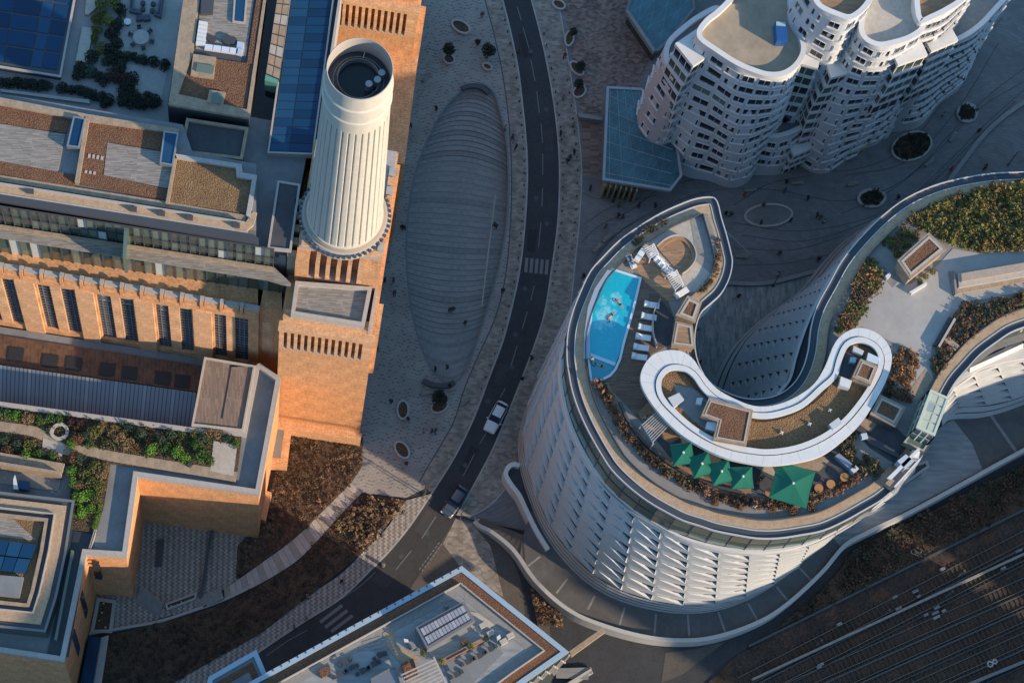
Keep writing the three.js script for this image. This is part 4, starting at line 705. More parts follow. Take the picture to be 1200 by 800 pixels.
// ---- chimney
{
  const C = P(404, 252, 52), ch = thing('chimney', 'tall cream fluted chimney rising from the brick tower', 'chimney', [C.x, 50, C.z]);
  const seg = 384, fl = 32, rows = 40, y0 = 53, y1 = 95.3, prof = [];
  const rad = y => lerp(4.28, 3.34, (y - y0) / (y1 - y0));
  const put = (yA, yB, n, f, nm, m) => {                                  // f(y, angle) gives the radius
    const pos = [], uv = [], idx = [];
    for (let j = 0; j <= n; j++) for (let i = 0; i <= seg; i++) { const y = lerp(yA, yB, j / n), a = i / seg * 2 * Math.PI, r = f(y, a); pos.push(C.x + r * Math.cos(a), y, C.z + r * Math.sin(a)); uv.push(a * 4, y); }
    for (let j = 0; j < n; j++) for (let i = 0; i < seg; i++) { const a = j * (seg + 1) + i, b = a + seg + 1; idx.push(a, b, a + 1, a + 1, b, b + 1); }
    const q = new THREE.BufferGeometry(); q.setAttribute('position', new THREE.Float32BufferAttribute(pos, 3)); q.setAttribute('uv', new THREE.Float32BufferAttribute(uv, 2)); q.setIndex(idx); q.computeVertexNormals(); return part(ch, nm, q, m);
  };
  put(y0, 86.4, 8, (y, a) => { const t = (a * fl / (2 * Math.PI)) % 1, d = Math.abs(t - 0.5) * 2; return rad(y) - 0.36 * Math.pow(d, 12); }, 'fluted_shaft', mat.chimney);
  put(86.4, y1, 4, (y) => rad(y), 'shaft_head', mat.chimney);
  for (const [a, b, o] of [[88.6, 89.3, 0.14], [91.6, 92.4, 0.16]]) { const q = g(); q.add(new THREE.LatheGeometry([[rad(a), a], [rad(a) + o, a + 0.15], [rad(b) + o, b - 0.15], [rad(b), b]].map(p => new THREE.Vector2(p[0], p[1])), 96).translate(C.x, 0, C.z)); part(ch, 'collar', q, mat.chimney); }
  const lathe = (pr, nm, m, s = 96) => part(ch, nm, new THREE.LatheGeometry(pr.map(p => new THREE.Vector2(p[0], p[1])), s).translate(C.x, 0, C.z), m);
  lathe([[3.34, y1], [3.34, y1 + 0.1], [3.22, y1 + 0.1], [3.15, y1 - 3.2]], 'rim', mat.coping);
  lathe([[3.2, y1 - 3.0], [2.2, y1 - 3.0]], 'inner_ledge', mat.zincDark); lathe([[2.2, y1 - 3.6], [2.2, y1 - 2.4], [2.08, y1 - 2.4], [2.08, y1 - 3.6]], 'inner_ring', mat.steel); lathe([[2.1, y1 - 3.3], [0.001, y1 - 3.3]], 'lift_shaft_cover', mat.glassDark);
  lathe([[2.6, y1 - 3.0], [2.6, y1 - 2.9], [2.52, y1 - 2.9], [2.52, y1 - 3.0]], 'guide_rail', mat.steel, 64);
  for (const a of [1.75, 2.1, 4.9]) { const q = g(); q.bar([C.x + 2.1 * Math.cos(a), y1 - 2.6, C.z + 2.1 * Math.sin(a)], [C.x + 3.0 * Math.cos(a), y1 - 2.6, C.z + 3.0 * Math.sin(a)], 0.09); part(ch, 'bracket', q, mat.coping); }
  for (const [px, py] of [[432, 100], [442, 95], [447, 87]]) { const p = P(px, py, y1 - 2.4), q = g(); q.cyl(p.x, p.z, 0.36, y1 - 3.4, y1 - 1.9, 16); part(ch, 'flue_cap', q, mat.steel); }
  // rings at the foot
  for (const [r, a, b, m] of [[5.25, 51.4, 52.0, mat.coping], [4.9, 52.0, 52.35, mat.coping], [4.65, 52.45, 52.85, mat.stone], [4.42, 52.85, 53.05, mat.chimney]]) lathe([[r, a], [r, b], [r - 0.9, b]], 'foot_ring', m);
  for (let i = 0; i < 52; i++) { const a = i / 52 * 2 * Math.PI, q = g(); q.box(C.x + 5.2 * Math.cos(a), C.z + 5.2 * Math.sin(a), 0.26, 0.3, 51.9, 52.35, -a); part(ch, 'stud', q, mat.darkGrey); }
}
// ================================================================ LOWER BRICK ANNEX, COURT WALLS AND THE CORNER BLOCK
const annex = thing('brick_annex', 'low brick annex with grey flat roof and planted roof terrace', 'building', (([x, z]) => [x, 0, z])(Q(200, 560, 0)));
{
  const H = 24, H2 = 17, out = QS([[-70, 462], [226, 502], [284, 506], [299, 430], [304, 426], [328, 443], [303, 578], [160, 557], [147, 651], [100, 648], [74, 774], [-70, 752]], H + 0.5);
  part(annex, 'brick_wall', g().walls(out, 0, H), mat.brick);
  part(annex, 'flat_roof', g().flat(out, H - 0.4), mat.roofGrey);
  part(annex, 'coping', g().ring(inset(out, -0.12), inset(out, 0.5), H - 0.4, H + 0.5), mat.coping);
  // dentils under the coping where the wall is seen
  const dent = (a, b) => { const A = Q(...a, H), B = Q(...b, H), L = Math.hypot(B[0] - A[0], B[1] - A[1]), n = Math.round(L / 0.5), ang = Math.atan2(-(B[1] - A[1]), B[0] - A[0]); for (let i = 0; i < n; i++) { const q = mix2(A, B, (i + 0.5) / n); part(annex, 'dentil', g().box(q[0], q[1], 0.24, 0.42, H - 0.85, H - 0.35, ang), mat.paleStone); } };
  dent([303, 578], [160, 557]); dent([147, 651], [100, 648]);
  part(annex, 'low_roof', g().flat(QS([[-70, 372], [303, 425], [300, 432], [286, 506], [226, 503], [-70, 463]], H2), H2 - 0.4), mat.roofGrey);
  // roofs behind: copper strip with dark hatches, ribbed metal lean-to, timber box
  block3(annex, 'wall_ledge', [[-70, 372], [240, 420], [238, 429], [-70, 382]], H2 - 1, H2 + 1.2, mat.roofGrey);
  block3(annex, 'copper_roof', [[-70, 382], [237, 429], [231, 459], [-70, 417]], H2 - 1, H2 + 1.5, mat.copper);
  for (const [x, y] of [[-30, 406], [18, 414], [58, 422], [86, 425], [125, 432], [151, 436], [190, 442], [213, 446]]) block3(annex, 'roof_hatch', [[x - 8, y - 8], [x + 10, y - 6], [x + 8, y + 9], [x - 10, y + 7]], H2 + 1, H2 + 1.62, mat.dark);
  const a = QS([[-70, 418], [230, 460]], H2 + 2.6), b = QS([[-70, 460], [225, 501]], H2 + 1.2), lean = g(); lean.quad([b[0][0], H2 + 1.2, b[0][1]], [b[1][0], H2 + 1.2, b[1][1]], [a[1][0], H2 + 2.6, a[1][1]], [a[0][0], H2 + 2.6, a[0][1]]);
  lean.quad([b[0][0], H2 - 0.5, b[0][1]], [b[1][0], H2 - 0.5, b[1][1]], [b[1][0], H2 + 1.2, b[1][1]], [b[0][0], H2 + 1.2, b[0][1]]); lean.quad([a[0][0], H2 - 0.5, a[0][1]], [a[1][0], H2 - 0.5, a[1][1]], [a[1][0], H2 + 2.6, a[1][1]], [a[0][0], H2 + 2.6, a[0][1]]);
  const ln = part(annex, 'metal_lean_to', lean, mat.zincDark);
  for (let i = 0; i < 62; i++) { const t0 = (i + 0.09) / 62, t1 = (i + 0.91) / 62, p = (q, t) => mix2(q[0], q[1], t), A0 = p(a, t0), A1 = p(a, t1), B0 = p(b, t0), B1 = p(b, t1); part(ln, 'roof_sheet', g().quad([B0[0], H2 + 1.24, B0[1]], [B1[0], H2 + 1.24, B1[1]], [A1[0], H2 + 2.64, A1[1]], [A0[0], H2 + 2.64, A0[1]]), i % 7 ? mat.zinc : M(0.26, 0.275, 0.31, 0.4, { metalness: 0.3 })); }
  block3(annex, 'timber_box', [[241, 419], [271, 424], [268, 430], [297, 429], [284, 504], [226, 497]], H2 - 1, H + 0.9, mat.deckBox = MT(tex(512, 4, (u, v) => { const r = Math.floor(u * 20), k = (0.8 + 0.4 * hash(Math.floor(v * 3 + hash(r, 1, 5) * 3), r, 7)) * (u * 20 - r < 0.08 ? 0.6 : 1); return [0.23 * k, 0.17 * k, 0.14 * k]; }), 0.85));
  frame(annex, 'box_edge', [[239, 418], [299, 428], [285, 505], [224, 498]], H, H + 1.15, 0.25, mat.paleStone);
  block3(annex, 'box_seam', [[270, 428], [271.5, 428], [260.5, 490], [259, 490]], H, H + 0.95, mat.dark);
  // planted terrace
  part(annex, 'planting_soil', g().prism(QS([[-70, 467], [225, 502], [283, 512], [277, 560], [129, 543], [122, 590], [112, 625], [78, 618], [85, 545], [-70, 530]], H), H - 0.4, H + 0.1), mat.soil);
  const pth = sm(QS([[-70, 486], [0, 500], [40, 506], [60, 516], [75, 527], [100, 528], [126, 534], [180, 543], [230, 551], [277, 559]], H + 0.1), false, 4);
  part(annex, 'terrace_path', g().band(shift(pth, -0.65), shift(pth, 0.6), H, H + 0.16), mat.stone);
  part(annex, 'terrace_path', g().prism(QS([[250, 517], [278, 520], [273, 558], [246, 552]], H), H, H + 0.17), mat.paleStone);
  const cr = sm(QS([[58, 505], [64, 497], [74, 496], [80, 503], [78, 512], [68, 516], [60, 512]], H + 0.4), true, 4); part(annex, 'round_seat', g().ring(cr, inset(cr, 0.4), H, H + 0.5), mat.paleStone);
  sheet(annex, 'paved_square', [[50, 513], [75, 521], [72, 535], [48, 532]], H + 0.19, mat.paleStone);
  block3(annex, 'glass_lean_to', [[-70, 518], [75, 543], [72, 553], [-70, 527]], H, H + 1.2, mat.stone);
  block3(annex, 'lower_court', [[-70, 528], [72, 552], [68, 576], [-70, 556]], H - 0.38, H - 0.3, mat.concrete); block3(annex, 'court_screen', [[-70, 529], [71, 552.5], [70.5, 556], [-70, 533]], H - 0.3, H + 2.2, mat.stone);
  block3(annex, 'small_rooflight', [[21, 562], [34, 564], [33, 574], [20, 572]], H, H + 1, mat.glassBlue2);
  block3(annex, 'white_fin', [[15, 561], [17, 556], [21, 573], [15, 573]], H, H + 2, mat.white);
  // dark timber walkway beside the corner block
  sheet(annex, 'walkway', [[87, 622], [112, 626], [101, 646], [80, 770], [55, 765], [78, 660]], H - 0.2, mat.zincDark, 0.1);
  block3(annex, 'walkway_glass', [[83, 644], [86, 645], [66, 750], [63, 749]], H - 0.3, H + 1.1, mat.glassGreen2);
  frame(annex, 'walkway_kerb', [[110, 620], [113, 620], [104, 650], [101, 650]], H - 0.3, H + 0.35, 0.1, mat.coping);
  // pale plinth ledges along the garden
  for (const q of [[[310, 574], [318, 577], [311, 610], [303, 607]], [[322, 499], [341, 505], [336, 547], [316, 545]]]) block3(annex, 'plinth', q, 0, 2.4, mat.brickPale);
  block3(annex, 'plinth_hatch', [[324, 502], [333, 503.5], [328.5, 537], [319.5, 536]], 2.3, 2.45, mat.roofGrey);
  // slit windows in the court wall: the wall stands between these two corners
  const W0 = Q(100, 648, H + 0.5), W1 = Q(74, 774, H + 0.5), L = Math.hypot(W1[0] - W0[0], W1[1] - W0[1]), ang = Math.atan2(-(W1[1] - W0[1]), W1[0] - W0[0]);
  for (const [s, w] of [[4.2, 1.2], [9.0, 1.2]]) { const q = mix2(W0, W1, s / L); part(annex, 'slit_window', g().box(q[0], q[1], w, 0.16, 8, 20, ang), mat.glassDark); }
  for (let i = 0; i < 5; i++) { const A = Q(106, 648.5, H), q = g().box(A[0] + 0.3 + 0.1, A[1] + 0.55, 0.9, 0.5, H - 3 - i * 2, H - 2.55 - i * 2, -0.1); part(annex, 'wall_vent', q, mat.dark); }
  // blue glass strip at the foot
  block3(annex, 'foot_glass', [[104, 745], [118, 747], [104, 830], [88, 830]], 0, 2.6, mat.glassBlue3); block3(annex, 'foot_kerb', [[118, 747], [127, 744], [114, 830], [104, 830]], 0, 1.2, mat.coping);
}
{
  const cb = thing('corner_block', 'stone edged block with blue rooflight beside the brick annex', 'building', (([x, z]) => [x, 20, z])(Q(20, 680, 20)));
  const H = 27, o = QS([[-70, 566], [0, 576], [87, 586], [77, 650], [66, 700], [53, 741], [-70, 728]], H);
  part(cb, 'walls', g().walls(o, 18, H), mat.glassGreen3); part(cb, 'roof', g().flat(o, H - 0.1), mat.darkGrey);
  part(cb, 'edge', g().ring(o, inset(o, 0.3), H - 0.2, H + 0.1), mat.midGrey);
  const loop = (d0, d1, y, m, nm) => part(cb, nm, g().ring(inset(o, d0), inset(o, d1), H - 0.1, H + y), m);
  loop(0.85, 2.0, 0.25, mat.gravel, 'gravel_strip'); loop(2.0, 2.15, 0.7, mat.coping, 'guard_rail'); loop(2.15, 2.7, 0.15, mat.darkGrey, 'gutter'); loop(2.7, 3.1, 0.6, mat.stone, 'stone_edge');
  sheet(cb, 'sedum_roof', [[-70, 588], [53, 603], [44, 634], [38, 707], [-70, 695]], H + 0.06, mat.sedum);
  sheet(cb, 'deck', [[-70, 596], [15, 608], [42, 633], [-70, 622]], H + 0.12, mat.deckGrey);
  const A = [[-70, 623], [43, 637], [28, 672], [-70, 662]];
  for (let i = 0; i < 7; i++) for (let k = 0; k < 2; k++) { const c = (s, t) => mix2(mix2(A[0], A[1], s), mix2(A[3], A[2], s), t); block3(cb, 'rooflight_pane', [c((i + 0.03) / 7, k / 2 + 0.03), c((i + 0.97) / 7, k / 2 + 0.03), c((i + 0.97) / 7, k / 2 + 0.48), c((i + 0.03) / 7, k / 2 + 0.48)], H, H + 0.9 - k * 0.2, [mat.glassBlue, mat.glassBlue2][(i + k) % 2]); }
  block3(cb, 'plant_box', [[-70, 668], [27, 676], [22, 700], [-70, 690]], H, H + 0.8, mat.roofGrey);
}
// ================================================================ RIPPLING WHITE APARTMENT TOWERS
const apt = thing('white_apartments', 'rippling white apartment towers with stacked windows and round roof terraces', 'building', (([x, z]) => [x, 0, z])(Q(920, 190, 0)));
let aptWin = 0; const aptRest = g(), aptRestGlass = g();
function lobe(pts, h, o = {}) {
  const top = sm(QS(pts, h), true, 6), n = top.length, h0 = o.h0 ?? 0, rows = Math.max(6, Math.round((h - h0) / 1.6));
  const cx = top.reduce((a, p) => a + p[0], 0) / n, cz = top.reduce((a, p) => a + p[1], 0) / n, ccw = area2(top) > 0 ? 1 : -1;
  const nrm = top.map((p, i) => { const a = top[(i + n - 1) % n], b = top[(i + 1) % n], dx = b[0] - a[0], dz = b[1] - a[1], l = Math.hypot(dx, dz) || 1; return [dz / l * ccw, -dx / l * ccw]; });
  let s = 0; const arc = top.map((p, i) => { const r = s, b = top[(i + 1) % n]; s += Math.hypot(b[0] - p[0], b[1] - p[1]); return r; }); const per = s;
  // ripples grow towards the foot and the wall leans out
  const pt = (i, y, out = 0) => {
    const k0 = Math.floor(i), f = i - k0, a = ((k0 % n) + n) % n, b = (a + 1) % n, p = mix2(top[a], top[b], f), m = mix2(nrm[a], nrm[b], f), t = (h - y) / Math.max(1, h - h0), u = (arc[a] + f * (((arc[b] - arc[a]) + per) % per)) / per * 2 * Math.PI;
    const rip = (o.rip ?? 0.35) * Math.sin(u * (o.wave ?? 5) + y * 0.16 + (o.ph ?? 0)) * (0.4 + 0.6 * t) + (o.lean ?? 0.9) * t + out;
    return [p[0] + m[0] * rip, y, p[1] + m[1] * rip];
  };
  const pos = [], uv = [], idx = [];
  for (let j = 0; j <= rows; j++) for (let i = 0; i <= n; i++) { pos.push(...pt(i, lerp(h0, h - 0.02, j / rows))); uv.push(arc[i % n] + (i === n ? per : 0), lerp(h0, h, j / rows)); }
  for (let j = 0; j < rows; j++) for (let i = 0; i < n; i++) { const a = j * (n + 1) + i, b = a + n + 1; idx.push(a, b, a + 1, a + 1, b, b + 1); }
  const q = new THREE.BufferGeometry(); q.setAttribute('position', new THREE.Float32BufferAttribute(pos, 3)); q.setAttribute('uv', new THREE.Float32BufferAttribute(uv, 2)); q.setIndex(idx); q.computeVertexNormals();
  part(apt, 'tower_wall', q, o.wall || mat.aptWall);
  part(apt, 'tower_roof', g().flat(inset(top, 0.5), h - 0.7), o.roof || mat.roofGrey);
  part(apt, 'roof_parapet', g().ring(inset(top, -0.12), inset(top, 0.55), h - 0.8, h + 0.15), mat.white);
  // windows: pairs of panes in a white surround with a projecting sill
  const toCam = (p, i) => { const a = ((Math.round(i) % n) + n) % n, m = nrm[a]; return (camC.x - p[0]) * m[0] + (camC.z - p[2]) * m[1]; };
  const wins = o.wins ?? true; if (!wins) return { pt, n, per, top };
  const cols = Math.round(per / (o.pitch ?? 3.6)), fl = o.floor ?? 3.1, nf = Math.floor((h - h0 - 1.6) / fl);
  for (let f = 0; f < nf; f++) for (let c = 0; c < cols; c++) {
    const i0 = (c + 0.5 + (o.stag ? (f % 2) * 0.3 : 0.12 * Math.sin(f * 1.7 + (o.ph ?? 0)))) / cols * n, y1 = h - 1.5 - f * fl, y0 = y1 - 1.5, hw = (o.ww ?? 1.0) / per * n, P0 = pt(i0, y0);
    if (toCam(P0, i0) < 0) continue;
    if (o.skip && o.skip(P0, f, c)) continue;
    const big = g(), gls = g(), jw = hw * (0.85 + 0.35 * hash(f, c, 503));
    const A = pt(i0 - jw, y0, -0.02), B = pt(i0 + jw, y0, -0.02), C = pt(i0 + jw, y1, -0.02), D = pt(i0 - jw, y1, -0.02), A1 = pt(i0 - jw, y0, 0.12), B1 = pt(i0 + jw, y0, 0.12), C1 = pt(i0 + jw, y1, 0.12), D1 = pt(i0 - jw, y1, 0.12);
    const S0 = pt(i0 - jw * 1.15, y0 - 0.18, 0.32), S1 = pt(i0 + jw * 1.15, y0 - 0.18, 0.32), S2 = pt(i0 + jw * 1.15, y0, 0.3), S3 = pt(i0 - jw * 1.15, y0, 0.3), S4 = pt(i0 - jw * 1.15, y0 - 0.18, -0.05), S5 = pt(i0 + jw * 1.15, y0 - 0.18, -0.05), S6 = pt(i0 + jw * 1.15, y0, -0.05), S7 = pt(i0 - jw * 1.15, y0, -0.05);
    big.quad(S0, S1, S2, S3).quad(S3, S2, S6, S7).quad(S4, S0, S3, S7).quad(S1, S5, S6, S2);
    big.quad(D, D1, A1, A).quad(C1, C, B, B1).quad(D1, D, C, C1);
    const mA = pt(i0 - 0.04 / per * n, y0, 0.1), mB = pt(i0 + 0.04 / per * n, y0, 0.1), mC = pt(i0 + 0.04 / per * n, y1, 0.1), mD = pt(i0 - 0.04 / per * n, y1, 0.1); big.quad(mA, mB, mC, mD);
    gls.quad(pt(i0 - jw, y0, 0.05), pt(i0 + jw, y0, 0.05), pt(i0 + jw, y1, 0.05), pt(i0 - jw, y1, 0.05));
    if (aptWin++ < 290) { const w = part(apt, 'window', big, mat.white); part(w, 'pane', gls, hash(f, c, 505) > 0.86 ? mat.glassGreen2 : mat.glassDark); }
    else { aptRest.p.push(...big.p); aptRest.u.push(...big.u); aptRestGlass.p.push(...gls.p); aptRestGlass.u.push(...gls.u); }
  }
  return { pt, n, per, top };
}
mat.aptWall = MT(speckle([0.60, 0.64, 0.68], 0.07, 7, 16, 511), 0.5); mat.aptPink = MT(speckle([0.56, 0.53, 0.55], 0.08, 7, 16, 513), 0.5);
lobe([[866, -14], [842, 11], [827, 23], [818, 36], [819, 45], [840, 61], [862, 75], [880, 83], [900, 89], [918, 88], [932, 80], [941, 68], [944, 55], [930, 10], [925, -40], [890, -40]], 36, { roof: MT(speckle([0.34, 0.28, 0.21], 0.35, 9, 16, 521, 0.6), 0.85), wave: 7, pitch: 2.75, floor: 2.95, lean: 1.4 });
lobe([[945, -25], [951, -6], [960, 8], [978, 17], [996, 22], [1008, 16], [1019, 4], [1026, -12], [1020, -45], [960, -50]], 46, { wave: 4, pitch: 3.3, roof: mat.deckTan, ph: 1, lean: 0.7 });
lobe([[842, 8], [818, 18], [798, 33], [783, 48], [779, 62], [782, 78], [790, 92], [800, 99], [812, 94], [835, 60], [845, 30]], 25, { wall: mat.aptPink, wave: 4, pitch: 4.2, floor: 3.9, ww: 1.0, ph: 2, lean: 1.2, h0: 0, rip: 0.25 });
lobe([[1008, 36], [1014, 47], [1030, 54], [1050, 51], [1068, 45], [1082, 35], [1086, 22], [1082, 0], [1070, -40], [1030, -30], [1012, 10]], 42, { wave: 5, pitch: 2.8, ph: 3, roof: mat.paleStone, ww: 1.0 });
lobe([[1078, 26], [1094, 21], [1112, 12], [1130, 0], [1146, -18], [1150, -60], [1085, -60]], 43, { wave: 5, pitch: 2.6, ph: 4, ww: 1.2, roof: mat.deckTan });
lobe([[1100, 52], [1122, 48], [1146, 34], [1166, 14], [1190, -18], [1190, -60], [1110, -40]], 29, { wave: 5, pitch: 2.6, ph: 5, ww: 1.2, roof: mat.concrete });
lobe([[955, 46], [970, 58], [990, 61], [1010, 55], [1026, 48], [1040, 40], [1040, 5], [960, 5]], 33, { wave: 6, pitch: 2.5, ph: 6, ww: 1.2, roof: mat.concrete });
lobe([[1040, 74], [1062, 74], [1086, 64], [1104, 50], [1110, 30], [1050, 20]], 27, { wave: 5, pitch: 2.5, ph: 7, ww: 1.2, roof: mat.concrete, rip: 0.5 });
lobe([[884, 148], [892, 157], [908, 161], [926, 157], [946, 147], [961, 135], [969, 122], [962, 84], [890, 90]], 13, { wave: 5, pitch: 2.8, ph: 8, roof: mat.roofGrey, floor: 2.9 });
lobe([[962, 130], [978, 128], [996, 118], [1012, 104], [1012, 80], [965, 85]], 16, { wave: 5, pitch: 2.4, ph: 9, ww: 1.2, roof: mat.concrete, floor: 2.8, rip: 0.5 });
lobe([[1016, 108], [1034, 104], [1052, 92], [1066, 78], [1060, 55], [1020, 70]], 17, { wave: 5, pitch: 2.4, ph: 10, ww: 1.2, roof: mat.concrete, floor: 2.8, rip: 0.5 });
if (aptRest.p.length) { part(apt, 'far_windows', aptRest, mat.white, { kind: 'stuff' }); part(apt, 'far_panes', aptRestGlass, mat.glassDark, { kind: 'stuff' }); }
// stacks of glazed bays filling the folds between the towers
function bayStack(pxTop, hT, hB, w, d, n, ang) {
  const b = Q(...pxTop, hT), fl = (hT - hB) / n;
  for (let i = 0; i < n; i++) {
    const y = hB + i * fl, a = ang + 0.05 * Math.sin(i * 0.9), ox = 0.25 * Math.sin(i * 0.7);
    part(apt, 'bay_slab', g().box(b[0] + ox, b[1], w + 0.35, d + 0.35, y + fl - 0.45, y + fl + 0.3, a), mat.white);
    const by = part(apt, 'glazed_bay', g().box(b[0] + ox, b[1], w, d, y + 0.3, y + fl - 0.45, a), [mat.glassDark, mat.glassGreen3, mat.glassGreen][i % 3]);
    for (const t of [-0.5, -0.17, 0.17, 0.5]) { const m = g(); const c = Math.cos(a), s = Math.sin(a); m.box(b[0] + ox + t * w * c + d / 2 * s, b[1] - t * w * s + d / 2 * c, 0.12, 0.14, y + 0.3, y + fl - 0.45, a); part(by, 'mullion', m, mat.white); const m2 = g(); m2.box(b[0] + ox - w / 2 * c + t * d * s, b[1] + w / 2 * s + t * d * c, 0.14, 0.12, y + 0.3, y + fl - 0.45, a); part(by, 'mullion', m2, mat.white); }
  }
}
bayStack([815, 56], 33, 1, 3.4, 3.4, 10, 0.6); bayStack([842, 100], 22, 1, 3.6, 3.0, 6, -0.1); bayStack([946, 62], 33, 14, 3.4, 3.2, 6, -0.2); bayStack([986, 72], 32, 1, 3.8, 3.4, 10, 0.25); bayStack([1062, 56], 37, 20, 3.8, 3.4, 5, 0.4); bayStack([1010, 96], 22, 1, 3.6, 3.4, 7, 0.3); bayStack([1100, 40], 34, 16, 3.6, 3.4, 6, 0.5); bayStack([972, 140], 12, 0.5, 3.6, 3.2, 4, 0.3); bayStack([935, 168], 8, 0.5, 2.8, 2.4, 3, 0.4);
// low roofs at the foot of the towers
{
  const c = thing('glass_canopy', 'teal glass canopy roof with white edges at the foot of the apartments', 'canopy', (([x, z]) => [x, 0, z])(Q(740, 190, 0)));
  const o = QS([[711, 101], [752, 103], [790, 140], [800, 206], [786, 224], [706, 211]], 5.5), i = inset(o, 0.35);
  part(c, 'glass_roof', g().prism(i, 5.0, 5.4), mat.teal); part(c, 'edge_beam', g().ring(o, i, 4.9, 5.6), M(0.30, 0.36, 0.42, 0.5));
  const bars = g(); for (let k = 0; k < 6; k++) { const a = mix2(o[0], o[5], (k + 0.5) / 6), b = mix2(o[2], o[4], (k + 0.5) / 6); bars.bar([a[0], 5.45, a[1]], [b[0], 5.45, b[1]], 0.06); } for (let k = 0; k < 5; k++) { const a = mix2(o[0], o[1], (k + 0.5) / 5), b = mix2(o[5], o[4], (k + 0.5) / 5); bars.bar([a[0], 5.45, a[1]], [b[0], 5.45, b[1]], 0.05); } part(c, 'glazing_bars', bars, mat.steel);
  for (let k = 0; k < 7; k++) { const p = Q(709 + k * 6.2, 214 + k * 1.0, 4); part(c, 'post', g().box(p[0], p[1], 0.22, 1.5, 0, 4.6, -0.1), M(0.34, 0.27, 0.15, 0.6)); }
  part(c, 'end_wall', g().prism(QS([[706, 214], [744, 220], [746, 226], [706, 220]], 1), 0, 1), mat.concrete);
  single('fascia_wall', 'short pale wall joining the teal canopy to the footway', 'wall', g().prism(QS([[677, 132], [706, 137], [706, 141], [679, 137]], 1.2), 0, 1.2), mat.concrete);
  const c2 = thing('glass_canopy', 'teal glass roof with a pale kerb behind the low apartment roof', 'canopy', (([x, z]) => [x, 0, z])(Q(760, 30, 0)));
  const o2 = QS([[733, 12], [745, -20], [810, -30], [815, 10], [790, 42], [772, 60], [766, 60]], 4.5); part(c2, 'glass_roof', g().prism(inset(o2, 0.3), 4, 4.4), mat.teal); part(c2, 'edge_beam', g().ring(o2, inset(o2, 0.35), 3.8, 4.6), mat.midGrey); part(c2, 'walls', g().walls(inset(o2, 0.5), 0, 4), mat.glassGreen3);
  part(c2, 'pale_kerb', g().prism(QS([[733, 13], [737, 12], [768, 58], [766, 62]], 4.7), 3.8, 4.8), mat.concrete);
  single('timber_frame_stall', 'lit tan timber frame stall beside the apartment foot', 'stall', (() => { const q = g(), p = Q(1000, 175, 1.2); for (let k = 0; k < 4; k++) q.box(p[0] - 1.2 + k * 0.8, p[1] + 0.4 - k * 0.35, 0.5, 1.5, 0.1, 2.1, 0.5); q.box(p[0], p[1], 3.6, 1.5, 2.1, 2.3, 0.42); return q; })(), M(0.42, 0.33, 0.2, 0.6));
}
